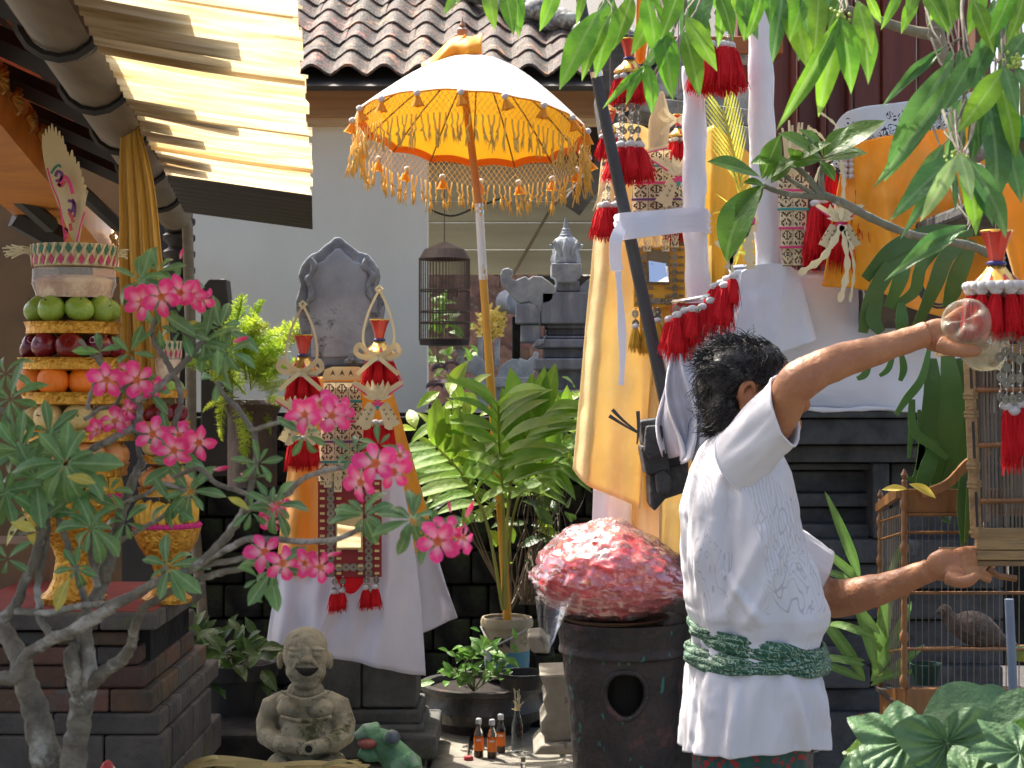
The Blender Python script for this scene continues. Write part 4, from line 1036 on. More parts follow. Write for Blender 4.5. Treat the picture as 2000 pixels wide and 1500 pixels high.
def fold(u, v):
    x = -82 + 118 * u; y = 138 - 22 * u - (14 + 62 * u ** .8 * (1 - .35 * u * u)) * v + 6 * math.sin(u * 9)
    return W(905 + x, y + (10 * math.sin(u * 3) if v < .5 else 0), 7.05 - .1 * math.sin(v * 3) + .02 * math.sin(u * 14))
b = MB(); b.norecalc = True; b.grid(fold, 30, 8); o = b.build('orange_scarf', mat('orange gauze', (.95, .52, .05), (.9, .44, .03), rough=.6, trans=.4), um, True, autos=180); o.modifiers.new('t', 'SOLIDIFY').thickness = .003
b = MB(); b.tube([W(880, 118, 7.05), W(895, 95, 7.0), W(907, 72, 7.02), W(915, 95, 7.03), W(938, 112, 7.05)], [.03, .03, .012, .03, .02], 10, flat=.5); b.build('scarf_knot', mat('orange gauze', (1, 1, 1)), um, True)

# ================================================================== BACK: grey carved shrine
m_gs = mat('blue grey carved stone', (.25, .28, .33), (.14, .16, .2), scale=5, rough=.8, bump=.35, bscale=40, stretch=(2, 1, .5), c3=(.34, .37, .38), c3t=.6, c3s=4)
m_gs2 = mat('pale carved stone wing', (.36, .4, .42), (.2, .23, .26), scale=9, rough=.8, bump=.4, bscale=50)
gs = thing('carved_shrine', 'blue grey carved stone shrine with lotus finial behind the palm', 'shrine', W(1110, 1290, 8.2))
def pr(par, nm, m, pts, d, t, bv=.006):
    b = MB(); b.prism([W(x, y, d) for x, y in pts], (0, 1, 0), t); return b.build(nm, m, par, bevel=bv)
WING = [(977, 537), (981, 526), (992, 523), (1001, 527), (1003, 534), (998, 538), (998, 545), (1008, 547), (1026, 539), (1032, 545), (1041, 539), (1058, 540), (1072, 549), (1086, 562), (1080, 585), (1073, 591), (1060, 594), (1055, 606), (1046, 602), (1035, 589), (1017, 592), (1008, 588), (998, 578), (990, 566), (983, 559), (978, 548)]
pr(gs, 'scroll_wing', m_gs2, WING, 8.0, .1)
b = MB(); b.tube([W(990 + 22 * math.cos(t), 590 + 32 * math.sin(t), 8.3) for t in (0,)] + [W(990, 590, 8.45)], M(24, 8.3), 24); b.build('scroll_disc', m_gs, gs, True, autos=30)
pr(gs, 'scroll_wing', m_gs2, [(2 * 1108 - x, y) for x, y in WING[::-1]], 8.02, .1)
for (x0, y0, x1, y1, d, t, mm) in ((1007, 593, 1054, 632, 8.0, .3, m_gs), (1017, 634, 1056, 668, 8.02, .3, m_gs), (1057, 570, 1164, 632, 8.0, .4, m_gs), (1086, 548, 1132, 569, 8.02, .3, m_gs),
    (1066, 633, 1160, 641, 8.06, .3, m_gs), (1068, 641, 1160, 655, 8.12, .3, m_gs), (1058, 656, 1170, 661, 8.02, .3, m_gs), (1050, 662, 1170, 679, 7.98, .4, m_gs), (1062, 680, 1160, 699, 8.06, .3, m_gs), (1043, 700, 1180, 722, 7.95, .45, m_gs),
    (1050, 724, 1172, 760, 8.08, .3, m_gs), (1030, 762, 1200, 785, 7.92, .5, m_gs), (1046, 786, 1190, 1290, 8.05, .3, m_gs), (1000, 617, 1016, 700, 8.14, .2, m_dstone)):
    slab(MB(), x0, y0, x1, y1, d, t).build('stone_block', mm, gs, bevel=.008)
pr(gs, 'bracket', m_gs, [(1040, 680), (1062, 671), (1066, 655), (1060, 662), (1050, 664), (1042, 671)], 7.96, .2)
pr(gs, 'finial_base', m_gs2, [(1077, 514), (1136, 514), (1136, 538), (1130, 541), (1126, 552), (1088, 552), (1084, 541), (1077, 538)], 7.97, .2)
c = W(1105, 514, 8.08); u_ = M(1, 8.05)
b = MB(); b.norecalc = True
b.lathe([(26 * u_, 0), (28 * u_, 6 * u_), (24 * u_, 20 * u_), (25 * u_, 36 * u_), (20 * u_, 46 * u_), (12 * u_, 52 * u_)], c, 24, rad=lambda a, z: 1 + .1 * math.cos(a * 8))
for sx in (-1, 1):
    b.tube([c + V((sx * x * u_, -20 * u_, z * u_)) for x, z in ((6, 2), (14, 22), (24, 40), (30, 34), (26, 26))], [5 * u_, 5 * u_, 5 * u_, 4 * u_, 3 * u_], 8)
b.tube([c + V((0, -22 * u_, 4 * u_)), c + V((0, -26 * u_, 26 * u_)), c + V((0, -18 * u_, 46 * u_))], [5 * u_, 8 * u_, 4 * u_], 10)
b.build('lotus_finial', m_gs2, gs, True, autos=60)
MB().lathe([(r * u_, z * u_) for r, z in ((13, 50), (13, 55), (10, 57), (10, 60), (8, 62), (8, 66), (5, 69), (4, 78), (1, 90))], c, 16).build('spire', m_gs, gs, True, autos=30)
ws = thing('white_shrine', 'small whitewashed scroll shrine behind the yellow pole', 'shrine', W(960, 1240, 8.9))
m_ww = mat('flaking whitewash', (.55, .58, .58), (.3, .33, .34), scale=14, rough=.9, bump=.4)
pr(ws, 'scroll', m_ww, [(888, 680), (899, 677), (910, 684), (904, 690), (904, 700), (912, 706), (920, 704), (926, 694), (934, 694), (946, 705), (951, 722), (949, 736), (931, 736), (910, 723), (899, 709), (890, 705), (896, 698)], 8.7, .1)
pr(ws, 'scroll', m_ww, [(1052, 688), (1044, 686), (1040, 696), (1030, 704), (1018, 700), (1012, 696), (1008, 702), (1000, 700), (975, 716), (970, 740), (1040, 740), (1050, 710)], 8.72, .1)
for (x0, y0, x1, y1, d, t) in ((933, 645, 943, 705, 8.74, .06), (966, 662, 976, 716, 8.74, .06), (912, 737, 1035, 756, 8.7, .3), (920, 757, 1030, 790, 8.75, .3), (910, 790, 1040, 900, 8.72, .3)):
    slab(MB(), x0, y0, x1, y1, d, t).build('post' if x1 - x0 < 20 else 'block', m_ww, ws, bevel=.004)
# yellow blossoms
m_yfl = mat('pale yellow petal', (.85, .75, .25), (.8, .6, .12), rough=.6, trans=.4, rand=.1)
YP = leaf_mesh('petal', m_yfl, .6, .55, .3, .3, ns=4, nx=2)
yf = thing('yellow_flowers', 'bunch of pale yellow blossoms behind the yellow parasol pole', 'flowers', W(958, 650, 8.4))
b = MB()
for k in range(8): b.tube([W(958, 665, 8.4), W(930 + k * 8, 615 + 30 * rnd.random(), 8.4)], .004, 4)
b.build('stems', mat('green stem', (.1, .2, .03)), yf)
for k in range(190):
    a = rnd.uniform(0, 6.28); r = math.sqrt(rnd.random()) * 29
    p = W(958 + r * math.cos(a) * .95, 632 + r * math.sin(a) * 1.05, 8.4 + rnd.uniform(-.06, .06))
    inst('petal', YP, frame(p, (rnd.uniform(-1, 1), rnd.uniform(-1, .2), rnd.uniform(-.8, 1)), (rnd.uniform(-1, 1), -1, .5), rnd.uniform(.025, .042)), yf)
# cage at the back
def cage_back():
    t = thing('bird_cage', 'brown wire bird cage hanging at the edge of the white wall', 'bird cage', W(875, 492, 8.6))
    m = mat('rusty cage wire', (.1, .06, .035), (.05, .03, .02), rough=.6)
    c = W(868, 0, 8.7); r = M(50, 8.6); z0 = W(0, 662, 8.6).z; z1 = W(0, 503, 8.6).z
    for z in (z0, z0 + .09, W(0, 607, 8.6).z, W(0, 565, 8.6).z, z1):
        b = MB(); b.tube([V((c.x + r * math.cos(a), c.y + r * math.sin(a), z)) for a in [i * 6.2832 / 24 for i in range(25)]], .0045, 5); b.build('hoop', m, t)
    wire = MB().tube([(0, 0, 0), (0, 0, z1 - z0)], .0021, 4).mesh('wire', m)[0]
    for k in range(48):
        a = k * 6.2832 / 48; inst('wire', wire, Matrix.Translation(V((c.x + r * math.cos(a), c.y + r * math.sin(a), z0))), t)
    MB().lathe([(r, z1), (r * .8, z1 + .05), (r * .1, z1 + .09)], V((c.x, c.y, 0)), 24, cap=False).build('lid', m, t)
    MB().lathe([(r * .98, z0 - .03), (r, z0)], V((c.x, c.y, 0)), 24).build('base', m_dark, t)
    b = MB(); b.tube([V((c.x, c.y, z1 + .08)), V((c.x, c.y, z1 + .5))], .003, 5); b.build('hook', m, t)
    slab(MB(), 836, 664, 905, 676, 8.9, .1).build('plank', mat('grey plank', (.2, .18, .15), (.1, .09, .08), scale=9, stretch=(1, 5, 5)), t)
cage_back()
m_gbl = foliage('bright leaf', (.2, .36, .05), (.12, .25, .03), trans=.5)
LB = leaf_mesh('leaf', m_gbl, .42, .4, .2, .35)
def bush(name, label, cat, spots, n, size, m_or_me, d, spread=.05, base=None, group=None, up=.3, stems=True, stemm=None):
    x0, y0 = spots[0]; t = thing(name, label, cat, base or W(x0, y0, d), group)
    bs = WL[t]
    if stems:
        b = MB()
        for (x, y) in spots:
            e = W(x, y, d); mid = (bs + e) / 2 + V((rnd.uniform(-.04, .04), rnd.uniform(-.03, .03), .03)); b.tube([V(p) for p in spl([bs, mid, e], 4)], .0035, 5)
        b.build('stem', stemm or mat('green brown stem', (.12, .13, .05), (.08, .07, .03)), t, True)
    for k in range(n):
        x, y = rnd.choice(spots)
        p = W(x, y, d) + V((rnd.gauss(0, spread), rnd.gauss(0, spread), rnd.gauss(0, spread)))
        a = V((rnd.uniform(-1, 1), rnd.uniform(-1, .4), rnd.uniform(-.9, .9) + up))
        inst('leaf', m_or_me if not isinstance(m_or_me, list) else rnd.choice(m_or_me), frame(p, a, (rnd.uniform(-.6, .6), -.8, 1), size * rnd.uniform(.65, 1.2)), t)
    return t
bush('shrub', 'bright green shrub behind the wire bird cage', 'shrub', [(850, 640), (860, 625), (845, 600), (870, 690), (900, 682), (850, 695)], 60, .1, LB, 9.6, .05, W(860, 720, 9.6))

# ================================================================== FERN
m_fern = foliage('foxtail fern', (.5, .6, .06), (.32, .46, .03), trans=.5, rand=.3, rough=.5)
def plume(seed, dense=300):
    q = random.Random(seed); b = MB(); b.norecalc = True
    st = lambda t: V((.12 * math.sin(t * 2 + seed), t * (1 - .1 * t), .25 * t - .4 * t * t))
    b.tube([st(i / 6) for i in range(7)], [.012] * 6 + [.004], 4)
    for k in range(dense):
        t = .06 + .94 * (k + q.random()) / dense; p = st(t); a = q.uniform(0, 6.283); L = .17 * (1 - t) ** .55 * q.uniform(.6, 1.1) + .02
        d = V((math.cos(a), .55, math.sin(a))).normalized() * L; s = d.cross(V((q.random(), q.random(), q.random()))).normalized() * .0065
        e = p + d; h = p + d * .5
        b.add([p, h + s, e, h - s], [(0, 1, 2, 3)])
        for z in range(2):
            dd = (d.normalized() + V((q.uniform(-1, 1), q.uniform(-.3, 1), q.uniform(-1, 1))) * .8).normalized() * L * .45; pp = p + d * q.uniform(.4, .9)
            s2 = s * .8; b.add([pp, pp + dd * .5 + s2, pp + dd, pp + dd * .5 - s2], [(0, 1, 2, 3)])
    return b.mesh('plume', m_fern, False)[0]
PL = [plume(s) for s in range(4)]
fn_ = thing('foxtail_fern', 'bright yellow green feathery fern spilling over a stump beside the stone shrine', 'fern', W(500, 830, 6.9))
b = MB(); b.lathe([(.1, -.35), (.1, -.05), (.12, 0), (.09, .02)], W(490, 790, 6.9), 16, rad=lambda a, z: 1 + .15 * math.sin(3 * a)); b.build('stump', mat('reddish stump', (.1, .05, .03), (.04, .02, .015), bump=.8), fn_, True)
for (x0, y0, x1, y1, s) in ((470, 740, 452, 552, 1), (480, 740, 500, 585, .9), (500, 720, 545, 620, 1), (505, 720, 585, 640, 1.1), (510, 740, 600, 690, 1.1), (500, 760, 560, 700, 1), (490, 760, 440, 640, 1), (480, 770, 380, 690, 1), (470, 780, 390, 790, 1), (480, 790, 455, 900, .8), (500, 780, 520, 860, .8), (520, 770, 590, 800, .8), (470, 700, 475, 600, .9), (505, 700, 520, 610, 1), (530, 700, 570, 615, .9), (480, 760, 540, 660, 1), (450, 780, 420, 860, .8), (500, 750, 460, 640, 1), (505, 760, 600, 740, 1), (500, 740, 545, 690, 1), (490, 730, 500, 640, 1), (450, 730, 430, 690, .9), (520, 720, 565, 650, 1), (480, 750, 420, 720, 1)):
    p = W(x0, y0, 6.9 + rnd.uniform(-.08, .05)); q = W(x1, y1, 6.85 + rnd.uniform(-.25, .1))
    inst('plume', rnd.choice(PL), frame(p, q - p, (0, -.5, 1), (q - p).length * 1.05), fn_)
# ================================================================== PALM + shrubs round the pole
m_palmg = foliage('palm leaflet', (.22, .4, .03), (.13, .29, .02), rib=(.3, .42, .06), rough=.55, trans=.5, rand=.25, vein=0.001)
PLF = [leaf_mesh('leaflet', m_palmg, .38, .4, .35, dr, ns=8, power=.8) for dr in (.4, .7)]
pm = thing('palm', 'young areca palm with bright green fronds in the cream bucket', 'palm', W(985, 1190, 6.85))
m_stalk = mat('yellow green stalk', (.35, .33, .06), (.2, .22, .04), rough=.4)
def frond(par, pts, t0, n, L, spread=55, me=None):
    q = [V(p) for p in spl(pts, 8)]; b = MB(); b.tube(q, [.008 * (1 - .75 * i / len(q)) + .001 for i in range(len(q))], 6); b.build('stalk', m_stalk, par, True)
    for k in range(n):
        t = t0 + (1 - t0) * (k + .5) / n; x = t * (len(q) - 1); i = min(int(x), len(q) - 2); p = q[i].lerp(q[i + 1], x - i); tg = (q[i + 1] - q[i]).normalized()
        sd_ = tg.cross(V((0, -1, 0))).normalized()
        for s in (-1, 1):
            an = R(spread * (1 - .45 * (k / n)) + rnd.uniform(-6, 6))
            dr = tg * math.cos(an) + sd_ * s * math.sin(an) + V((0, rnd.uniform(-.35, .1), 0))
            inst('leaflet', rnd.choice(me or PLF), frame(p, dr, (0, -.55, 1) if abs(dr.z) < .9 else (0, -1, .1), L * (1 - .35 * abs(k / n - .4)) * rnd.uniform(.85, 1.1)), par)
frond(pm, [W(984, 1190, 6.8), W(984, 1010, 6.72), W(976, 880, 6.6), W(973, 790, 6.5)], .45, 8, .3, 55)
frond(pm, [W(986, 1190, 6.85), W(992, 1000, 6.8), W(1012, 880, 6.75), W(1065, 800, 6.7)], .35, 9, .3, 45)
frond(pm, [W(982, 1190, 6.8), W(950, 1020, 6.7), W(905, 930, 6.6), W(850, 870, 6.5)], .4, 8, .26, 60)
frond(pm, [W(988, 1190, 6.9), W(1000, 1020, 6.95), W(1035, 930, 6.9), W(1090, 900, 6.9)], .5, 6, .24, 55)
m_pot = foliage('variegated leaf', (.32, .45, .04), (.2, .36, .03), rib=(.5, .55, .1), trans=.45, rand=.3)
LP2 = [leaf_mesh('leaf', m_pot, .5, .35, .25, .4), leaf_mesh('leaf', m_pot, .4, .4, .2, .6)]
bush('pothos', 'yellow green trailing pothos left of the palm', 'pothos', [(830, 840), (850, 800), (880, 790), (900, 800), (870, 860), (905, 870), (850, 870), (920, 840), (890, 830)], 50, .13, LP2, 7.1, .06, W(900, 980, 7.2))
bush('pothos', 'yellow green trailing pothos right of the palm, against the gold cloth', 'pothos', [(1080, 800), (1110, 790), (1120, 830), (1090, 850), (1060, 830), (1120, 880)], 36, .13, LP2, 7.2, .06, W(1050, 980, 7.2))
m_dg = foliage('dark shrub leaf', (.08, .16, .03), (.05, .1, .02), rib=(.14, .2, .06), trans=.3)
LD = [leaf_mesh('leaf', m_dg, .45, .35, .25, .4)]
m_tw = mat('thin brown twig', (.16, .12, .08), (.08, .06, .04))
bush('shrub', 'dark leafy shrub with bare twigs under the palm fronds', 'shrub', [(1000, 960), (1060, 1000), (1040, 940), (1100, 960), (940, 940), (900, 960), (1080, 1040), (1020, 1060), (870, 930), (920, 1000), (1100, 900), (880, 1010)], 85, .11, LD + LP2[:1], 7.0, .07, W(1000, 1190, 7.1), stemm=m_tw)
b = MB()
for k in range(26):
    x0 = rnd.uniform(1000, 1060); pts = [W(x0, 1180, 7.0)]
    x, y = x0, 1180
    for s in range(5):
        x += rnd.uniform(-22, 30); y -= rnd.uniform(35, 75); pts.append(W(x, y, 7.0 + rnd.uniform(-.1, .1)))
    b.tube([V(p) for p in spl(pts, 3)], [.005 - .0003 * i for i in range(16)], 5)
o = b.build('twigs', m_tw, None); tag(o, 'tangle of thin bare twigs behind the pole and cream bucket', 'twigs'); o['kind'] = 'stuff'
m_sg = foliage('small bright leaf', (.14, .3, .04), (.08, .2, .03), rib=(.2, .35, .1), trans=.4)
LS = [leaf_mesh('leaf', m_sg, .5, .4, .2, .3)]
bush('seedling', 'small green seedling plant growing in the wide bowl planter', 'plant', [(880, 1320), (910, 1300), (930, 1260), (905, 1330), (890, 1305), (950, 1300), (975, 1270), (985, 1300), (925, 1280)], 70, .07, LS, 6.5, .035, W(925, 1350, 6.55))
bush('leafy_plant', 'low dark leafy plant in the black pot behind the statue', 'plant', [(390, 1240), (420, 1250), (450, 1275), (470, 1290), (400, 1280), (430, 1290), (380, 1265), (500, 1285)], 90, .1, LD, 5.9, .05, W(440, 1305, 6.0))
# dry palm leaf in the near foreground
df = thing('dry_palm_leaf', 'dry yellow palm leaf lying across the bottom edge in front of the statue', 'dry leaf', W(500, 1500, 4.1))
m_dry = mat('dry straw leaf', (.6, .48, .2), (.4, .3, .1), scale=4, rough=.5, stretch=(.4, 1, 8), trans=.2, rand=.15)
for (x0, y0, x1, y1, x2, y2, w_) in ((340, 1508, 420, 1478, 620, 1500, 20), (420, 1474, 560, 1492, 722, 1486, 16), (330, 1520, 500, 1490, 640, 1512, 22), (440, 1500, 600, 1482, 716, 1494, 9), (350, 1500, 418, 1471, 470, 1498, 8)):
    strap(df, 'dry_leaflet', [W(x0, y0 + 9, 4.2), W(x1, y1 + 8, 4.15), W(x2, y2 + 9, 4.25)], M(w_, 4.1), m_dry, 10, wf=lambda t: .25 + math.sin(t * 3.14) * .9, nrm=(0, -.8, .6))
for k in range(5): strap(df, 'dry_leaflet', [W(630, 1496, 4.15), W(670, 1488 - k, 4.12), W(700 + k * 6, 1484 + k * 5, 4.15)], .007, m_dry, 4, wf=lambda t: 1 - .8 * t)
o = MB().box((WL[df].x, 4.2, .17), (.5, .3, .34)); tag(o.build('stone_block', m_dstone, None, bevel=.02), 'dark low stone under the dry palm leaf', 'stone block')
# ================================================================== ALTAR + FRUIT TOWERS
da = 4.1
m_brick = mat('wet dark brick', (.12, .058, .03), (.05, .034, .022), scale=7, rough=.75, bump=.6, bscale=40, rand=.35, c3=(.07, .07, .06), c3t=.54, c3s=5)
m_slabs = mat('grey altar slab', (.1, .085, .07), (.04, .036, .033), scale=7, rough=.8, bump=.6, bscale=40, rand=.2, c3=(.08, .09, .03), c3t=.6, c3s=5)
al = thing('brick_altar', 'stepped dark brick altar carrying the offering towers', 'altar', W(120, 1500, da) + V((0, 0, -.4)))
zpx = lambda y, d=da: CAMZ + (750 - y) / F * d
xpx = lambda x, d=da: (x - 1000) / F * d
rows = [(1197, 1232, 372 - 65, m_slabs), (1234, 1262, 262, m_brick), (1264, 1300, 272, m_brick), (1302, 1345, 284, m_brick), (1347, 1392, 298, m_brick), (1394, 1436, 312, m_slabs), (1438, 1520, 318, m_slabs), (1522, 1600, 318, m_slabs), (1602, 1700, 318, m_slabs), (1702, 1860, 318, m_slabs)]
for j, (y0, y1, xr, m) in enumerate(rows):
    df_ = da + (0.0 if j == 0 else (.05 - .012 * j)); zc = (zpx(y0, df_) + zpx(y1, df_)) / 2; h = zpx(y0, df_) - zpx(y1, df_) - .002
    X = xpx(xr, df_); L = .27 if m is m_slabs else .2; x = X; k = 0
    dep = .6
    while x > xpx(-140, df_):
        w_ = L * (1 if (k or j % 2) else .55)
        MB().box((x - w_ / 2, df_ + .06, zc), (w_ - .004, .12, h)).build('brick', m, al, bevel=.006); x -= w_; k += 1
    y = df_ + .122; k = 0
    while y < df_ + dep:
        w_ = L * (1 if (k or not j % 2) else .6)
        MB().box((X - .06, y + w_ / 2, zc), (.12, w_ - .004, h)).build('brick', m, al, bevel=.006); y += w_; k += 1
MB().box((xpx(80), da + .36, CAMZ - .92), (xpx(270) - xpx(-120), .5, .66)).build('core', m_dstone, al)
tp = MB().box((xpx(90), da + .34, zpx(1197) - .006), (xpx(296) - xpx(-110), .62, .012)); tp.build('red_mat', mat('red mat', (.3, .03, .02), (.18, .02, .012), rough=.8), al)
zt = zpx(1197)
m_tray = mat('embossed gold tray', (.75, .42, .06), (.5, .22, .02), scale=60, rough=.28, metal=.6, bump=1, bscale=70, bdist=.012, rand=.05)
m_gapple = mat('green apple', (.26, .38, .05), (.18, .3, .03), scale=6, rough=.3, bump=.03, rand=.12, c3=(.35, .42, .08), c3t=.6, c3s=8)
m_rapple = mat('dark red apple', (.2, .008, .018), (.1, .005, .012), scale=5, rough=.25, bump=.03, rand=.25)
m_orange = mat('orange peel', (.85, .24, .01), (.78, .18, .005), scale=6, rough=.42, bump=.25, bscale=150, bdist=.004, rand=.06)
m_pear = mat('yellow pear', (.66, .5, .2), (.52, .36, .12), scale=6, rough=.45, bump=.05, rand=.12)
m_peach = mat('blush apple', (.65, .2, .06), (.6, .36, .12), scale=3, rough=.35, bump=.05, rand=.1)
m_ban = mat('banana skin', (.75, .46, .05), (.6, .33, .03), scale=6, rough=.45, bump=.05, c3=(.12, .06, .02), c3t=.68, c3s=22)
def fruitmesh(nm, m, flat=.92, dim=.16, lob=.03):
    b = MB(); b.norecalc = True; pr_ = []
    for i in range(15):
        th_ = math.pi * i / 14; r = math.sin(th_) * (1 + .04 * math.sin(th_)); z = math.cos(th_) * flat
        z -= (dim * math.exp(-(th_ / .38) ** 2) if th_ < 1.2 else 0); z += dim * .7 * math.exp(-((math.pi - th_) / .35) ** 2)
        pr_.append((max(r, .001), z))
    b.lathe(pr_[::-1], (0, 0, 0), 22, rad=lambda a, z: 1 + lob * math.cos(5 * a) * .5, cap=True)
    return b.mesh(nm, m, True, False, 180)[0]
FR = {'green_apple': fruitmesh('green_apple', m_gapple), 'red_apple': fruitmesh('red_apple', m_rapple, .95, .2, .05), 'orange': fruitmesh('orange', m_orange, .94, .04, 0), 'pear': fruitmesh('pear', m_pear, .88, .14), 'blush_apple': fruitmesh('blush_apple', m_peach, .9, .18)}
STEM = MB().tube([(0, 0, .62), (.03, 0, .8), (.08, 0, 1.0)], [.05, .03, .05], 6).mesh('stem', mat('fruit stem', (.05, .03, .015)), True)[0]
STK = MB().tube([(0, 0, 0), (0, 0, .03)], .32, 14).mesh('sticker', mat('fruit sticker', (.7, .72, .78), (.1, .2, .5), scale=8, bump=0, contrast=(.5, .52)))[0]
ORD = ['leftmost', 'second from left', 'third from left', 'fourth from left', 'fifth from left', 'sixth from left']
def fruitring(kind, c, rad, r, n, where, cat, ph, tower, stickers=()):
    front = []
    for k in range(n):
        a = -math.pi / 2 + ph + 2 * math.pi * k / n
        p = c + V((math.cos(a) * rad, math.sin(a) * rad, rnd.uniform(-.06, .02) * r)) + V((rnd.uniform(-.05, .05) * r, rnd.uniform(-.12, .05) * r, 0))
        if math.sin(a) > .45: continue
        front.append((p, a))
    front.sort(key=lambda t: t[0].x)
    for i, (p, a) in enumerate(front):
        tl = Matrix.Rotation(a, 4, 'Z') @ Matrix.Rotation(R(rnd.uniform(20, 85)), 4, 'Y') @ Matrix.Rotation(rnd.uniform(0, 6), 4, 'Z')
        o = inst(kind, FR[kind], Matrix.Translation(p) @ tl @ S3(r * rnd.uniform(.9, 1.05), r * rnd.uniform(.93, 1.05), r * rnd.uniform(.9, 1.04)))
        tag(o, '%s %s, %s of its row' % (kind.replace('_', ' '), where, ORD[min(i, 5)]), cat, '%ss of the %s' % (kind.replace('_', ' '), tower))
        if kind != 'orange': sub('stem', STEM, o)
        if i in stickers:
            q = (Matrix.Translation(p) @ tl).to_3x3().inverted() @ V((-.2 + .4 * (i % 2), -.8, .55)).normalized()
            sub('sticker', STK, o, Matrix.Translation(q * .93) @ q.to_track_quat('Z', 'Y').to_matrix().to_4x4())
def trayat(par, c, r, h):
    MB().lathe([(r * .9, 0), (r * .97, h * .1), (r * .96, h * .5), (r, h * .92), (r * 1.02, h), (r * .98, h), (r * .9, h * .7)], c, 40).build('tray', m_tray, par, True, autos=35)
m_weave = {}
def collar(par, c, r, h, n=24):
    for row, (m1, m2) in enumerate(((m_teal2, m_palm), (m_pinkr, m_palm))):
        for k in range(n):
            for s in (0, 1):
                a = 2 * math.pi * (k + .5 * s + .25 * row) / n
                def P_(da_, dz, rr): aa = a + da_ * 2 * math.pi / n; return c + V((math.cos(aa) * r * rr, math.sin(aa) * r * rr, h * ((1 - row) * .5 + dz)))
                if s == 0: pts = [P_(-.3, .25, 1.02), P_(.02, .5, 1.03), P_(.3, .25, 1.02), P_(-.02, 0, 1.0)]
                else: pts = [P_(-.34, .02, 1.01), P_(.1, .5, 1.05), P_(.34, .5, 1.04), P_(-.1, .0, 1.02)]
                b = MB(); b.prism(pts, (math.cos(a), math.sin(a), 0), .002); b.build('woven_diamond' if s == 0 else 'woven_strip', m1 if s == 0 else m2, par)
    MB().lathe([(r * .96, 0), (r * .97, h * .5), (r * 1.0, h), (r * .9, h)], c, 36).build('woven_ring', m_palm, par, True)
m_teal2 = mat('dark green dyed leaf', (.03, .16, .1), (.6, .55, .35), scale=9, contrast=(.3, .4)); m_pinkr = mat('magenta dyed leaf', (.5, .05, .2), (.45, .03, .05), scale=9)
m_cake = mat('baked cake', (.52, .28, .1), (.36, .16, .05), scale=10, rough=.8, bump=.4, c3=(.7, .5, .26), c3t=.55, c3s=7)
m_box = bpy.data.materials.new('clear plastic tub'); m_box.use_nodes = True; g = m_box.node_tree.nodes['Principled BSDF']; g.inputs['Base Color'].default_value = (.95, .96, 1, 1); g.inputs['Roughness'].default_value = .08; g.inputs['Alpha'].default_value = .22; g.inputs['Specular IOR Level'].default_value = 1
def pedestal(par, c, r, h, rs):
    MB().lathe([(rs * 1.5, 0), (rs * 1.6, h * .06), (rs * 1.2, h * .12), (rs * .95, h * .22), (rs * .8, h * .42), (rs * .95, h * .5), (rs * 1.1, h * .56), (r * .75, h * .68), (r * .95, h * .84), (r, h * .92), (r * 1.06, h), (r * .98, h), (r * .8, h * .85)], c, 48, rad=lambda a, z: 1 + .02 * math.cos(24 * a)).build('pedestal_bowl', m_tray, par, True, autos=35)
m_pinkp = mat('pink paper frill', (.75, .05, .25), (.6, .03, .2), rough=.8, trans=.2)
def frill(par, c, r, n=40):
    b = MB(); b.norecalc = True
    b.lathe([(r, 0), (r * 1.05, .006), (r * .98, .014)], c, 120, rad=lambda a, z: 1 + .05 * math.sin(a * n), cap=False); b.build('paper_frill', m_pinkp, par, True, autos=180)
BANM = None
def banana_mesh():
    b = MB(); b.norecalc = True; pts = []; rr = []
    for i in range(11):
        t = i / 10; a = (t - .5) * 1.5; pts.append(V((0, -math.cos(a) * .55 + .45, math.sin(a) * .62))); rr.append(.135 * math.sin(min(1, t * 3.2 + .12) * math.pi / 2) * math.sin(min(1, (1 - t) * 3.5 + .15) * math.pi / 2))
    rr[0] = .04; rr[-1] = .03
    b.tube(pts, rr, 7); return b.mesh('banana', m_ban, True, False, 40)[0]
BANM = banana_mesh()
def bananas(c, r, L, n, where, tower, ph=0):
    j = 0
    cand = [(-math.pi / 2 + ph + 2 * math.pi * k / n) for k in range(n)]
    cand = [a for a in cand if math.sin(a) < -.05]; cand.sort(key=lambda a: math.cos(a))
    t = thing('banana_bunch', where, 'bananas', c + V((0, 0, -L / 2)), 'bananas of the ' + tower)
    for a in cand:
        p = c + V((math.cos(a) * r, math.sin(a) * r, rnd.uniform(-.006, .006)))
        inst('banana', BANM, Matrix.Translation(p) @ Matrix.Rotation(a + math.pi / 2, 4, 'Z') @ Matrix.Rotation(rnd.uniform(-.5, .35), 4, 'Y') @ S3(L), t)
# --- tower 1
d1 = 4.3; u1 = M(1, d1)
def C(x, y): p = W(x, y, d1); return V((p.x, d1 + .0, p.z))
t1 = thing('offering_tower', 'tall tower of gold trays under a woven collar and palm fan', 'offering tower', V((C(145, 0).x, d1, zt)))
c0 = V((C(143, 0).x, d1, zt)); zc = lambda y: C(0, y).z
pedestal(t1, c0, 96 * u1, zc(968) - zt, 40 * u1)
b = MB(); b.tube([c0 + V((0, 0, zc(968) - zt)), V((c0.x, d1, zc(500)))], .05, 10); b.build('core', mat('banana stem core', (.2, .16, .06)), t1)
frill(t1, V((c0.x, d1, zc(972))), 97 * u1)
for y, r, x in ((655, 92, 143), (724, 104, 143), (790, 106, 150), (862, 108, 155), (930, 100, 150)):
    trayat(t1, V((C(x, 0).x, d1, zc(y))), r * u1, 25 * u1)
k = 'big offering tower'
fruitring('green_apple', V((C(143, 0).x, d1, zc(604))), 66 * u1, 27.5 * u1, 8, 'under the boxed cake', 'apple', .42, k)
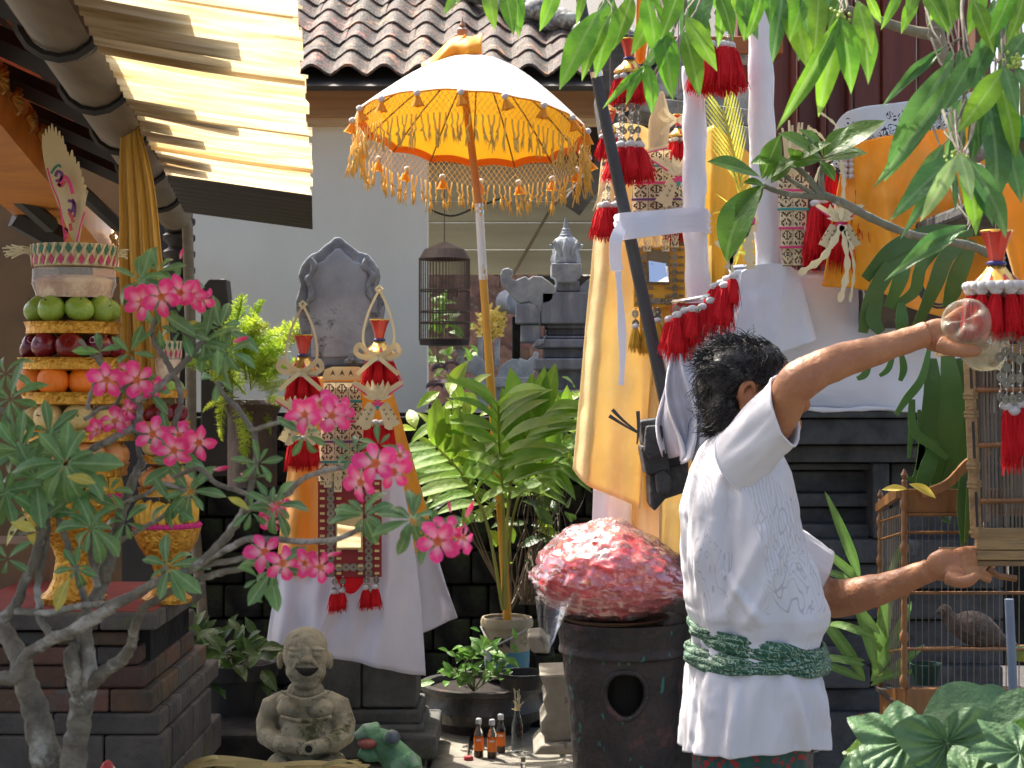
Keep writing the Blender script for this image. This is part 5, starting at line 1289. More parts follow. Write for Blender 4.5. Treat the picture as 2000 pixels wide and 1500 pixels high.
fruitring('red_apple', V((C(143, 0).x, d1, zc(677))), 78 * u1, 26 * u1, 9, 'under the green apples', 'apple', .2, k, (0, 1, 4))
fruitring('orange', V((C(133, 0).x, d1, zc(743))), 74 * u1, 31 * u1, 8, 'under the red apples', 'orange', -.1, k)
fruitring('pear', V((C(150, 0).x, d1, zc(815))), 78 * u1, 29 * u1, 8, 'under the oranges', 'pear', .3, k)
fruitring('blush_apple', V((C(152, 0).x, d1, zc(885))), 76 * u1, 33 * u1, 7, 'under the pears', 'apple', .5, k)
bananas(V((C(150, 0).x, d1, zc(945))), 78 * u1, .1, 22, 'ripe bananas packed round the lowest tray of the big tower', k)
MB().lathe([(68 * u1, zc(583)), (72 * u1, zc(560)), (75 * u1, zc(548)), (60 * u1, zc(540))], V((C(145, 0).x, d1, 0)), 32).build('cake', m_cake, t1, True)
MB().lathe([(70 * u1, zc(583)), (74 * u1, zc(570)), (79 * u1, zc(557)), (81 * u1, zc(555)), (79 * u1, zc(553)), (78 * u1, zc(527)), (40 * u1, zc(526))], V((C(145, 0).x, d1, 0)), 90, rad=lambda a, z: 1 + .012 * math.cos(a * 45)).build('clear_tub', m_box, t1, True, autos=30)
collar(t1, V((C(146, 0).x, d1, zc(522))), 79 * u1, 42 * u1, 26)
for s, x0, n in ((-1, 70, 13), (1, 222, 7)):
    for k_ in range(n):
        L = rnd.uniform(45, 66) if s < 0 else rnd.uniform(18, 32)
        p = C(x0, 495 + rnd.uniform(-8, 10)); q = C(x0 + s * L, 478 + k_ * 2.2 if s < 0 else 488 + k_ * 3)
        strap(t1, 'leaf_strip', [p, (p + q) / 2 + V((0, -.01, .004)), q], .0035, m_palm, 3)
# palm fan (flat cut leaf fan standing on the collar)
fb = C(155, 482); 
m_fan = mat('painted palm fan', (.82, .74, .48), (.72, .62, .36), scale=5, rough=.5, trans=.25, stretch=(1, 1, .3))
tips = [(84, 262), (90, 252), (97, 247), (104, 243), (112, 250), (120, 258), (127, 268), (133, 285), (139, 300), (148, 297), (154, 310), (162, 320), (166, 335), (172, 350), (178, 366), (183, 382)]
for i, (x, y) in enumerate(tips):
    t = i / (len(tips) - 1); p = C(148 + t * 16, 478); q = C(x, y); mid = C(100 + t * 78 - 2, 345 + t * 45)
    p.y -= .004 * i; q.y -= .004 * i; mid.y -= .004 * i
    strap(t1, 'fan_blade', [p, mid, q], .0125, m_fan, 6, wf=lambda v: (.45 + .6 * math.sin(v * 2.6)) * (1 if v < .85 else 1 - (v - .85) * 4.5))
P2 = lambda x, y: C(x, y) + V((0, -.075, 0))
for (m_, w_, pts) in ((m_pink, .004, [(108, 335), (118, 370), (130, 400), (138, 440), (142, 478)]), (m_pink, .004, [(180, 420), (172, 445), (165, 478)]), (m_pink, .009, [(130, 372), (140, 352), (150, 362), (157, 385)]),
    (m_purp, .008, [(124, 352), (128, 342), (136, 346), (133, 358), (124, 360)]), (m_purp, .008, [(148, 398), (158, 402), (156, 418), (148, 415)]), (m_cred, .007, [(128, 365), (136, 370), (143, 360)]), (m_cred, .009, [(150, 420), (156, 432), (158, 440)]),
    (m_teal2, .006, [(116, 346), (122, 336), (130, 330), (134, 334)]), (m_cred, .008, [(152, 442), (154, 456)]), (m_pink, .006, [(142, 455), (146, 470)]), (m_purp, .006, [(156, 395), (162, 408), (160, 430)])):
    strap(t1, 'painted_mark', [P2(x, y) for x, y in pts], w_, m_, 5)
# --- tower 2
d2 = 4.3; u2 = M(1, d2)
def C(x, y): p = W(x, y, d2); return V((p.x, d2, p.z))
zc = lambda y: C(0, y).z; X2 = C(326, 0).x
t2 = thing('offering_tower', 'narrow offering tower with pedestal bowl, behind the pink flowers', 'offering tower', V((X2, d2, zt)))
pedestal(t2, V((X2, d2, zt)), 62 * u2, zc(1030) - zt, 30 * u2)
b = MB(); b.tube([V((X2, d2, zc(1030))), V((X2, d2, zc(690)))], .022, 8); b.build('core', mat('banana stem core', (1, 1, 1)), t2)
frill(t2, V((X2, d2, zc(1030))), 63 * u2)
MB().lathe([(21 * u2, zc(740)), (25 * u2, zc(702))], V((X2 + 2 * u2, d2, 0)), 20).build('cake', m_cake, t2, True)
MB().lathe([(22 * u2, zc(741)), (26 * u2, zc(700))], V((X2 + 2 * u2, d2, 0)), 40, rad=lambda a, z: 1 + .015 * math.cos(a * 20)).build('clear_tub', m_box, t2, True)
collar(t2, V((X2 + 5 * u2, d2, zc(700))), 22 * u2, 34 * u2, 14)
k = 'narrow offering tower'
for y, r in ((778, 40), (838, 46), (905, 50), (968, 56)): trayat(t2, V((X2, d2, zc(y))), r * u2, 16 * u2)
fruitring('green_apple', V((X2, d2, zc(758))), 22 * u2, 16 * u2, 5, 'on top of the narrow tower', 'apple', .3, k)
fruitring('red_apple', V((X2, d2, zc(806))), 28 * u2, 20 * u2, 6, 'on the narrow tower', 'apple', 0, k)
fruitring('pear', V((X2, d2, zc(870))), 32 * u2, 22 * u2, 6, 'on the narrow tower', 'pear', .3, k)
fruitring('blush_apple', V((X2, d2, zc(932))), 34 * u2, 24 * u2, 6, 'on the narrow tower', 'apple', .1, k)
bananas(V((X2, d2, zc(1003))), 50 * u2, .085, 26, 'ripe bananas packed round the pedestal bowl of the narrow tower', k)
# box + hanging yellow cloth
m_card = mat('brown cardboard', (.22, .13, .07), (.15, .09, .05), scale=3, rough=.9)
o = slab(MB(), -60, 1062, 96, 1196, 4.75, .25).build('cardboard_box', m_card, None, bevel=.004); tag(o, 'brown cardboard box on the altar behind the offering bowl', 'box')
m_yc = mat('mustard satin', (.66, .42, .09), (.5, .29, .05), scale=3, rough=.4, stretch=(8, 1, .3), trans=.15)
tag(cloth('yellow_cloth', m_yc, [(246, 188, 4.44), (252, 200, 4.44), (258, 205, 4.44), (262, 215, 4.44)], [(252, 860, 4.46), (275, 862, 4.46), (300, 860, 4.46), (330, 858, 4.46)], .011, 3.5, ph=2,
     sag=lambda u, v: V((.05 * math.sin(min(v * 6, 1.57)) * (u - .35), 0, 0))), 'mustard yellow satin cloth hanging from the gutter behind the towers', 'cloth')

# ================================================================== ADENIUM
m_bark = mat('grey adenium bark', (.2, .18, .13), (.09, .08, .06), scale=22, rough=.8, bump=1.0, bscale=70, c3=(.34, .33, .28), c3t=.58, c3s=9)
m_al = foliage('adenium leaf', (.1, .24, .05), (.05, .14, .03), rib=(.32, .45, .2), rough=.28, trans=.22, rand=.25, ribw=.022, vein=0.001)
m_aly = foliage('yellowed adenium leaf', (.6, .5, .05), (.4, .38, .04), rib=(.6, .6, .2), trans=.4, vein=.001)
AL = [leaf_mesh('leaf', m_al, w_, .68, .3, dr, wave=.08 * dr) for w_, dr in ((.38, .1), (.33, .5), (.36, .9), (.3, 1.2))]
ALY = leaf_mesh('leaf', m_aly, .4, .6, .2, .4)
m_pet = mat('pink petal', (.88, .065, .27), (.8, .035, .19), scale=5, rough=.45, bump=.15, trans=.4, rand=.08)
def petfac(nt):
    o = objxyz(nt); a = nmath(nt, 'ABSOLUTE', o[0])
    e = nmath(nt, 'ADD', nmath(nt, 'MULTIPLY', a, 1.1), nmath(nt, 'MULTIPLY', o[1], .95))
    return nmath(nt, 'SUBTRACT', 1.0, nmath(nt, 'MINIMUM', 1.0, nmath(nt, 'MAXIMUM', 0.0, nmath(nt, 'MULTIPLY_ADD', e, 1.5, -.1))))
mixin(m_pet, petfac, (.95, .5, .56))
PETS = [leaf_mesh('petal', m_pet, w_, .62, fo, dr, wave=wv, ns=8, nx=6, power=.75) for w_, fo, dr, wv in ((.78, .12, .25, .12), (.7, .3, .5, .2), (.82, .05, .1, .16), (.66, .45, .7, .1))]
m_thr = mat('flower throat', (.85, .42, .1), (.8, .16, .12), scale=30, rough=.5, trans=.3)
THR = MB().lathe([(.03, -.9), (.08, -.6), (.17, -.25), (.2, -.02), (.24, .02), (.19, .01), (.1, -.2)], (0, 0, 0), 12).mesh('throat', m_thr, True, autos=180)[0]
BUD = MB().tube([(0, 0, 0), (0, .3, 0), (0, .7, 0), (0, 1, 0)], [.06, .14, .12, .01], 8).mesh('bud', m_pet, True)[0]
pots_z = 0
ad = thing('desert_rose', 'desert rose with grey trunks, waxy leaves and pink flowers in the left foreground', 'desert rose', W(120, 2100, 2.5))
def br(pts, n=5):
    q, r = curve_r([tuple(W(x, y, d)) + (M(rp * (.76 if rp > 11 else .85), d),) for (x, y, d, rp) in pts], n)
    q = [p + V((fbm(p.x * 30, p.z * 30, i), 0, fbm(p.z * 30, p.x * 20, 5))) * .003 for i, p in enumerate(q)]
    r = [x * (1 + .08 * math.sin(i * 2.4)) for i, x in enumerate(r)]
    b = MB(); b.norecalc = True; b.tube(q, r, 12); b.build('branch', m_bark, ad, True, autos=180)
for pts in (
 [(150, 1720, 2.5, 75), (95, 1500, 2.5, 42), (72, 1400, 2.5, 36), (50, 1330, 2.5, 30), (38, 1285, 2.5, 27), (8, 1232, 2.52, 22), (-25, 1180, 2.55, 20)],
 [(140, 1720, 2.5, 70), (142, 1500, 2.48, 36), (152, 1430, 2.47, 31), (163, 1360, 2.46, 30), (172, 1320, 2.45, 26), (168, 1262, 2.45, 22), (164, 1222, 2.45, 17), (170, 1190, 2.46, 13), (196, 1150, 2.5, 17), (208, 1110, 2.5, 19), (222, 1058, 2.5, 15), (243, 985, 2.5, 14), (262, 935, 2.5, 12), (280, 900, 2.5, 10)],
 [(160, 1370, 2.46, 24), (146, 1320, 2.44, 22), (139, 1285, 2.43, 20), (147, 1258, 2.43, 12)],
 [(168, 1345, 2.46, 22), (188, 1325, 2.44, 19), (212, 1307, 2.43, 17), (243, 1283, 2.42, 16), (258, 1258, 2.4, 13), (262, 1228, 2.38, 11), (285, 1185, 2.36, 10), (340, 1152, 2.32, 9), (377, 1133, 2.3, 8), (430, 1120, 2.28, 8), (477, 1108, 2.26, 6)],
 [(-40, 1325, 2.4, 18), (5, 1322, 2.4, 18), (28, 1322, 2.4, 20), (50, 1283, 2.4, 16), (90, 1255, 2.38, 16), (143, 1230, 2.36, 17), (175, 1215, 2.35, 18), (217, 1186, 2.34, 15), (269, 1158, 2.33, 13), (321, 1130, 2.3, 12), (373, 1112, 2.28, 12), (418, 1078, 2.26, 11), (455, 1030, 2.25, 10), (475, 1000, 2.24, 9), (482, 980, 2.24, 9)],
 [(482, 990, 2.24, 8), (500, 900, 2.24, 7.5), (497, 850, 2.24, 7), (470, 805, 2.24, 6.5), (440, 775, 2.24, 6), (424, 745, 2.24, 5)],
 [(490, 840, 2.24, 6), (520, 832, 2.22, 5.5), (560, 820, 2.2, 5)],
 [(476, 1000, 2.24, 8), (520, 980, 2.22, 8), (560, 965, 2.2, 7), (590, 935, 2.18, 6.5), (640, 918, 2.16, 6), (705, 905, 2.15, 5)],
 [(340, 930, 2.4, 5), (390, 915, 2.38, 6), (420, 940, 2.36, 6), (460, 958, 2.34, 6), (500, 970, 2.3, 7), (525, 982, 2.26, 7)],
 [(373, 1112, 2.28, 8), (440, 1075, 2.25, 8), (480, 1055, 2.22, 8), (540, 1050, 2.2, 7.5), (600, 1057, 2.16, 7), (660, 1050, 2.14, 6.5), (720, 1030, 2.12, 6), (775, 1028, 2.1, 5)],
 [(320, 1130, 2.3, 8), (390, 1110, 2.28, 7), (450, 1095, 2.26, 7), (500, 1080, 2.24, 6)],
 [(-30, 1230, 2.45, 17), (0, 1212, 2.45, 16), (27, 1185, 2.45, 14), (56, 1119, 2.45, 12), (78, 1058, 2.45, 10), (92, 1010, 2.45, 9), (95, 960, 2.45, 8)],
 [(28, 1193, 2.45, 9), (87, 1197, 2.42, 8), (143, 1186, 2.4, 8), (208, 1179, 2.36, 8), (260, 1158, 2.34, 7), (300, 1140, 2.32, 7)],
 [(105, 1245, 2.4, 10), (80, 1215, 2.42, 9), (75, 1170, 2.44, 8), (76, 1120, 2.46, 8), (92, 1060, 2.46, 7), (95, 1000, 2.48, 7)],
 [(168, 1215, 2.44, 10), (165, 1170, 2.44, 9), (150, 1120, 2.44, 8), (130, 1060, 2.45, 8), (112, 1010, 2.45, 7)],
 [(199, 1170, 2.5, 9), (180, 1090, 2.48, 8), (178, 1040, 2.46, 6)],
 [(140, 905, 2.55, 9), (168, 892, 2.53, 9), (180, 878, 2.52, 9), (228, 850, 2.5, 9), (262, 838, 2.5, 10), (285, 845, 2.5, 8)],
 [(262, 840, 2.5, 9), (270, 810, 2.5, 9), (267, 785, 2.5, 9), (231, 744, 2.5, 8), (192, 705, 2.5, 6.5), (170, 682, 2.5, 5), (156, 663, 2.5, 5)],
 [(267, 785, 2.5, 9), (300, 763, 2.5, 8.5), (348, 722, 2.5, 8), (378, 690, 2.5, 7), (390, 672, 2.5, 6), (402, 666, 2.5, 5)],
 [(375, 692, 2.5, 6), (374, 665, 2.5, 5), (356, 648, 2.5, 5)],
 [(330, 860, 2.5, 7), (347, 812, 2.5, 7), (352, 765, 2.5, 7), (330, 714, 2.5, 7), (310, 682, 2.5, 7), (296, 645, 2.5, 6), (315, 605, 2.5, 5)],
 [(275, 900, 2.5, 6), (252, 780, 2.52, 5), (245, 730, 2.52, 5)], [(170, 800, 2.55, 5), (180, 760, 2.55, 4.5), (195, 720, 2.55, 4), (197, 690, 2.55, 4)],
 [(165, 820, 2.54, 5), (195, 798, 2.54, 5), (225, 790, 2.54, 5), (238, 760, 2.54, 5)],
 [(-10, 790, 2.5, 6), (12, 812, 2.5, 6), (40, 850, 2.5, 7), (60, 900, 2.5, 7), (75, 950, 2.5, 8), (92, 1005, 2.5, 8)],
 [(240, 985, 2.48, 6), (285, 965, 2.44, 5), (320, 945, 2.42, 5), (365, 960, 2.42, 5)],
 [(230, 1060, 2.5, 6), (300, 1020, 2.46, 5), (340, 990, 2.44, 5)],
 [(325, 1130, 2.32, 6), (318, 1118, 2.3, 6), (326, 1108, 2.28, 5)],
 [(20, 1040, 2.45, 5), (60, 1038, 2.45, 6), (90, 1020, 2.45, 6)]): br(pts)
def whorl(x, y, d, L, n=9, tilt=0, fan=360, face=.55, me=None):
    c = W(x, y, d); a0 = rnd.uniform(0, 6.28)
    for k in range(n):
        a = R(tilt) + (R(fan) * (k / n - .5) if fan < 360 else a0 + 6.283 * k / n) + rnd.uniform(-.2, .2)
        ring = 1 - .35 * (k % 3 == 2); L_ = L
        dr = V((math.sin(a), -face * (1.6 - ring) * rnd.uniform(.5, 1.5) + rnd.uniform(0, .3), math.cos(a)))
        m_ = me or (ALY if rnd.random() < .025 else rnd.choice(AL))
        inst('leaf', m_, frame(c + dr.normalized() * .003, dr, V((rnd.uniform(-.8, .8), -1, rnd.uniform(.2, 1.3))), M(L * .95 * ring * rnd.uniform(.72, 1.12), d)), ad)
for a in ((275, 548, 2.5, 82, 9), (312, 530, 2.52, 70, 8), (345, 555, 2.52, 66, 7), (400, 668, 2.5, 88, 10), (430, 640, 2.53, 84, 9), (355, 645, 2.5, 60, 6), (445, 690, 2.5, 70, 7), (424, 742, 2.24, 58, 4), (128, 905, 2.35, 112, 13), (70, 935, 2.4, 100, 11), (40, 880, 2.45, 105, 10), (95, 850, 2.5, 90, 10), (10, 960, 2.4, 100, 9), (20, 780, 2.5, 90, 8), (12, 730, 2.55, 80, 6), (160, 960, 2.45, 90, 9), (60, 1000, 2.45, 80, 7),
          (178, 1032, 2.35, 88, 9), (330, 1108, 2.28, 84, 8), (370, 960, 2.42, 82, 9), (350, 905, 2.45, 80, 7), (150, 1110, 2.42, 62, 7), (245, 1020, 2.45, 60, 6), (15, 1092, 2.4, 52, 5), (505, 905, 2.22, 55, 7), (498, 935, 2.24, 50, 5), (538, 990, 2.2, 66, 9), (530, 1115, 2.16, 78, 9), (505, 1130, 2.18, 66, 6), (712, 1008, 2.1, 74, 10), (805, 1015, 2.08, 80, 11), (840, 1035, 2.1, 70, 8), (690, 885, 2.15, 60, 7), (740, 870, 2.16, 50, 6), (595, 850, 2.18, 62, 7), (285, 760, 2.5, 60, 6), (340, 870, 2.5, 78, 7), (255, 690, 2.5, 58, 5), (335, 985, 2.42, 60, 5), (490, 1000, 2.22, 60, 6), (215, 960, 2.45, 60, 6), (310, 640, 2.5, 60, 5)):
    whorl(*a)
inst('leaf', leaf_mesh('leaf', foliage('fresh leaf', (.14, .4, .04), (.1, .3, .03), rib=(.5, .6, .3), trans=.5, vein=.001), .4, .6, .2, .3), frame(W(196, 688, 2.5), (-1, -.3, .15), (0, -1, .6), M(55, 2.5)), ad)
for a_, L in ((0, 34), (70, 46), (-10, 40)): inst('leaf', bpy.data.meshes['leaf.%03d' % 1] if 0 else AL[1], frame(W(196, 686, 2.5), (math.sin(R(a_)), -.3, math.cos(R(a_))), (0, -1, .6), M(L, 2.5)), ad)
for (x, y, a_, L) in ((130, 930, 95, 60), (135, 1130, 205, 70), (20, 1020, 100, 55)): inst('leaf', ALY, frame(W(x, y, 2.3), (math.sin(R(a_)), -.3, math.cos(R(a_))), (0, -1, .6), M(L, 2.3)), ad)
def flower(x, y, d, r=40, tx=0, tz=0):
    n = V((tx + rnd.uniform(-.25, .25), -1, tz + rnd.uniform(-.25, .25))).normalized()
    Q = n.to_track_quat('Z', 'Y').to_matrix().to_4x4() @ Matrix.Rotation(rnd.uniform(0, 6), 4, 'Z')
    o = inst('flower', THR, Matrix.Translation(W(x, y, d)) @ Q @ S3(M(r * rnd.uniform(.82, .98), d)), ad)
    cl = rnd.choice((6, 12, 12, 22, 40))
    for k in range(5):
        a = 2 * math.pi * k / 5 + rnd.uniform(-.08, .08)
        sub('petal', rnd.choice(PETS), o, Matrix.Rotation(a, 4, 'Z') @ Matrix.Translation((0, .16, .0)) @ Matrix.Rotation(R(cl + rnd.uniform(-8, 10)), 4, 'X') @ Matrix.Rotation(R(14), 4, 'Y') @ S3(rnd.uniform(.8, 1.0)))
for (x, y, d, r, tx, tz) in ((278, 590, 2.44, 44, -.2, 0), (315, 580, 2.42, 46, 0, 0), (352, 572, 2.44, 44, .3, .4), (375, 578, 2.46, 38, .5, .2), (396, 584, 2.48, 32, .9, 0), (208, 742, 2.42, 38, 0, 0), (268, 742, 2.46, 40, .3, .1), (245, 728, 2.48, 34, 0, .6), (300, 758, 2.5, 30, .7, -.3), (225, 822, 2.5, 34, 0, .8), (190, 840, 2.5, 26, -.6, .3), (240, 830, 2.52, 28, .5, .5),
    (298, 848, 2.4, 44, -.3, .1), (340, 880, 2.36, 48, 0, 0), (388, 865, 2.38, 44, .3, 0), (350, 850, 2.42, 34, 0, .6), (595, 810, 2.1, 46, -.1, 0), (648, 812, 2.12, 42, .5, .1), (665, 800, 2.14, 34, .8, .3), (628, 788, 2.14, 36, .1, .6), (733, 905, 2.08, 46, 0, .1), (705, 942, 2.1, 42, -.3, -.4), (768, 922, 2.1, 46, .4, -.1), (780, 890, 2.12, 36, .7, .4),
    (517, 1078, 2.12, 46, -.2, 0), (552, 1100, 2.1, 42, .2, -.1), (625, 1108, 2.12, 36, .6, 0), (595, 1100, 2.13, 30, .4, .4), (855, 1058, 2.02, 48, 0, 0), (872, 1035, 2.03, 38, .3, .4), (905, 1050, 2.04, 38, 1.4, 0), (525, 995, 2.3, 32, 0, .5), (545, 985, 2.32, 30, .4, .2), (530, 1018, 2.3, 28, -.2, -.4), (250, 800, 2.5, 28, -.8, .2)):
    flower(x, y, d, r, tx, tz)
for (x, y, d, dx, dz, L) in ((455, 668, 2.5, 1, .3, 34), (418, 918, 2.38, 1, .2, 34), (910, 1010, 2.04, .5, 1, 36), (640, 1085, 2.1, .8, .2, 30), (352, 505, 2.52, .3, 1, 22), (880, 1000, 2.05, -.2, 1, 24), (470, 925, 2.24, 1, -.4, 26)):
    inst('bud', BUD, frame(W(x, y, d), (dx, -.2, dz), None, M(L, d)), ad)
pc = W(130, 1720, 2.52); pc.z = W(0, 1690, 2.52).z
t = thing('glazed_pot', 'big pot under the desert rose', 'pot', V((pc.x, 2.52, 0)))
MB().lathe([(.15, 0), (.2, .3), (.19, pc.z - .03), (.22, pc.z), (.18, pc.z), (.17, pc.z - .1)], V((pc.x, 2.52, 0)), 32).build('body', m_bowl, t, True); WL[ad] = WL[ad]
MB().lathe([(.17, pc.z - .06), (.17, pc.z - .05)], V((pc.x, 2.52, 0)), 24).build('soil', m_soil, t)
# pale painted finial on the ground by the trunk
o = MB().lathe([(.012, -.1), (.02, -.02), (.012, .0), (.018, .015), (.01, .03), (.002, .036)], W(210, 1518, 3.4), 14).build('finial', mat('red and white paint', (.6, .5, .45), (.4, .03, .03), scale=25, contrast=(.48, .52)), None, True)
tag(o, 'small red and white painted finial standing low beside the right trunk', 'finial')
# ================================================================== RIGHT: red doors, stone eaves
m_door = mat('red brown lacquered door', (.17, .035, .022), (.1, .02, .014), scale=4, rough=.4, bump=.15, stretch=(3, 1, .3))
ho = thing('temple_doors', 'tall dark red brown panelled doors behind the white columns', 'doors', W(1700, 1200, 6.6))
for i, (x0, x1, dd) in enumerate(((1440, 1545, .06), (1547, 1556, 0), (1558, 1600, .08), (1602, 1612, 0), (1614, 1655, .08), (1657, 1664, 0), (1666, 1722, .05), (1724, 1790, .02), (1792, 1856, .05), (1858, 1872, 0), (1874, 1900, .1))):
    slab(MB(), x0, -160, x1, 900, 6.55 + dd, .08).build('door_board', m_door, ho, bevel=.008)
slab(MB(), 1300, 70, 1530, 104, 6.3, .12).build('cross_beam', mat('orange brown beam', (.32, .09, .02), (.2, .05, .012), scale=5, rough=.5), ho, bevel=.006)
slab(MB(), 1400, 104, 1480, 122, 6.32, .05).build('slat_frieze', m_pale, ho)
m_es = mat('grey stone eave', (.36, .36, .34), (.16, .16, .16), scale=9, rough=.9, bump=.7, bscale=30, c3=(.1, .1, .1), c3t=.58, c3s=7)
ev = thing('stone_eave', 'grey lichened stone eave between the white columns and the roof', 'eave', W(1360, 290, 6.0))
pr(ev, 'stone_slab', m_es, [(1280, 150), (1330, 60), (1345, 90), (1345, 170), (1480, 170), (1480, 240), (1280, 180)], 6.0, .5)
pr(ev, 'stone_slab', m_es, [(1240, 215), (1480, 250), (1480, 215), (1240, 185)], 5.9, .4); pr(ev, 'stone_slab', m_es, [(1340, 262), (1480, 300), (1480, 252), (1340, 222)], 5.85, .3)
pr(ev, 'dark_gable', m_stone2, [(1165, 190), (1180, 60), (1260, 70), (1300, 260), (1175, 260)], 6.2, .2)
tm2 = thing('dark_gable_wall', 'dark shadowed gable wall behind the gold cloth', 'wall', W(1300, 900, 6.9)); slab(MB(), 1180, 330, 1460, 1300, 6.7, .2).build('wall', m_stone2, tm2)
# ---- tall shrine body
ts = thing('tall_shrine', 'tall shrine core of dark stone wrapped in gold brocade beside the white columns', 'shrine', W(1300, 1500, 5.5))
slab(MB(), 1215, 330, 1420, 1700, 5.35, .3).build('core', m_stone2, ts)
slab(MB(), 1190, 880, 1420, 1700, 5.2, .45).build('base', m_stone2, ts, bevel=.02)
tag(cloth('gold_cloth', m_gcl, [(1180, 250, 5.15), (1215, 240, 5.08), (1260, 250, 5.1), (1330, 300, 5.1)], [(1113, 915, 5.0), (1150, 945, 4.94), (1200, 972, 4.96), (1242, 990, 5.02), (1252, 992, 5.06)], .03, 1.4, ph=.8, nu=80, nv=60),
    'yellow brocade cloth hanging in a wide flare left of the black pole', 'cloth')
tag(cloth('gold_cloth', m_gcl, [(1236, 480, 5.12), (1280, 480, 5.05), (1335, 480, 5.06), (1390, 480, 5.1)], [(1234, 1075, 5.1), (1270, 1060, 5.02), (1300, 1095, 5.0), (1345, 1085, 5.02), (1400, 1080, 5.1)], .02, 2.2, ph=2.8, nu=80, nv=60),
    'yellow brocade cloth falling straight behind the black pole', 'cloth')
tag(cloth('gold_cloth', mat('yellow satin', (.8, .5, .06), (.68, .38, .03), scale=3, rough=.35, trans=.25), [(1372, 255, 5.3), (1400, 248, 5.22), (1450, 290, 5.25), (1500, 320, 5.3)], [(1380, 640, 5.2), (1400, 640, 5.15), (1440, 630, 5.15), (1500, 630, 5.2)], .02, 1.6, ph=.2),
    'mustard satin cloth between the two white columns', 'cloth')
tag(cloth('white_cloth', m_wcl, [(1160, 930, 5.15), (1200, 930, 5.1), (1250, 940, 5.15)], [(1152, 1090, 5.18), (1200, 1090, 5.12), (1255, 1090, 5.15)], .01, 1, ph=.2), 'white under cloth showing below the flaring gold brocade', 'cloth')
# white wrapped columns
m_wcol = mat('white satin wrapping', (.74, .74, .78), (.66, .66, .72), scale=4, rough=.38, bump=.5, bscale=9, bdist=.03, sheen=.3, stretch=(1, 1, .6))
def column(label, pts, r, d):
    q, rr = curve_r([tuple(W(x, y, d)) + (M(r_, d),) for x, y, r_ in pts], 10)
    b = MB(); b.norecalc = True; b.tube(q, [k * (1 + .02 * math.sin(i * 1.1) * math.sin(i * .37)) for i, k in enumerate(rr)], 24)
    b.v = [tuple(V(v) + V((.0025 * math.sin(v[2] * 42 + v[0] * 60), .003 * fbm(v[0] * 12, v[2] * 7, 1), 0))) for v in b.v]
    t = thing('cloth_wrapped_column', label, 'column', q[-1]); b.build('wrapping', m_wcol, t, True, autos=180)
    strap(t, 'seam', [q[0] + V((rr[0] * .8, -rr[0] * .65, 0)), q[len(q) // 2] + V((rr[0] * .8, -rr[0] * .68, 0)), q[-1] + V((rr[-1] * .8, -rr[-1] * .65, 0))], .004, m_wcol, 8); return t
column('white cloth wrapped column tied to the black pole', [(1355, 130, 22), (1357, 300, 23), (1356, 430, 23), (1362, 520, 24), (1368, 640, 26), (1380, 900, 30)], 22, 4.85)
column('taller white cloth wrapped column in front of the red doors', [(1482, -60, 24), (1485, 60, 24), (1489, 300, 26), (1498, 420, 26), (1503, 540, 27)], 24, 4.85)
# black pole
bp_ = thing('black_pole', 'long black pole with two silver bands leaning toward the white columns', 'pole', W(1312, 830, 4.78))
m_bp = mat('matt black pole', (.045, .05, .058), (.03, .033, .038), scale=12, rough=.5, bump=.1)
MB().tube([W(1128, -40, 4.6), W(1140, 30, 4.6), W(1175, 200, 4.64), W(1232, 470, 4.7), W(1303, 800, 4.76)], [.0135, .0145, .016, .0185, .0195], 18).build('pole', m_bp, bp_, True)
for x, y in ((1153.5, 96), (1164, 145)): MB().tube([W(x, y - 5.5, 4.62), W(x + 2.6, y + 5.5, 4.622)], .0175, 18).build('silver_band', m_silv, bp_, True, autos=30)
# black carved stone at the pole foot
cb = thing('carved_black_block', 'black carved stone block hanging at the foot of the black pole', 'carved block', W(1290, 1000, 4.7))
m_bk = mat('black volcanic stone', (.05, .052, .056), (.02, .021, .023), scale=12, rough=.75, bump=.9, bscale=60)
for pts, d, t_ in (([(1250, 822), (1300, 815), (1304, 870), (1256, 872)], 4.72, .12), ([(1262, 832), (1295, 830), (1300, 885), (1268, 900), (1258, 880)], 4.68, .1), ([(1252, 872), (1300, 866), (1310, 920), (1262, 928)], 4.7, .14),
                   ([(1268, 928), (1345, 905), (1345, 960), (1300, 975), (1278, 1000), (1270, 985)], 4.74, .14), ([(1280, 925), (1300, 918), (1312, 935), (1308, 965), (1285, 965)], 4.69, .05), ([(1300, 870), (1345, 880), (1345, 935), (1305, 925)], 4.78, .12)):
    b = MB(); b.prism([W(x, y, d) for x, y in pts], (0, 1, 0), t_); b.build('stone_piece', m_bk, cb, bevel=.008)
for pts in ([(1196, 800), (1218, 822), (1246, 844)], [(1190, 812), (1215, 828), (1244, 845)], [(1246, 803), (1247, 830), (1246, 852), (1244, 868)]):
    strap(cb, 'black_ribbon', [W(x, y, 4.66) for x, y in pts], .008, m_bp, 6, wf=lambda t: .5 + .9 * (1 - t))
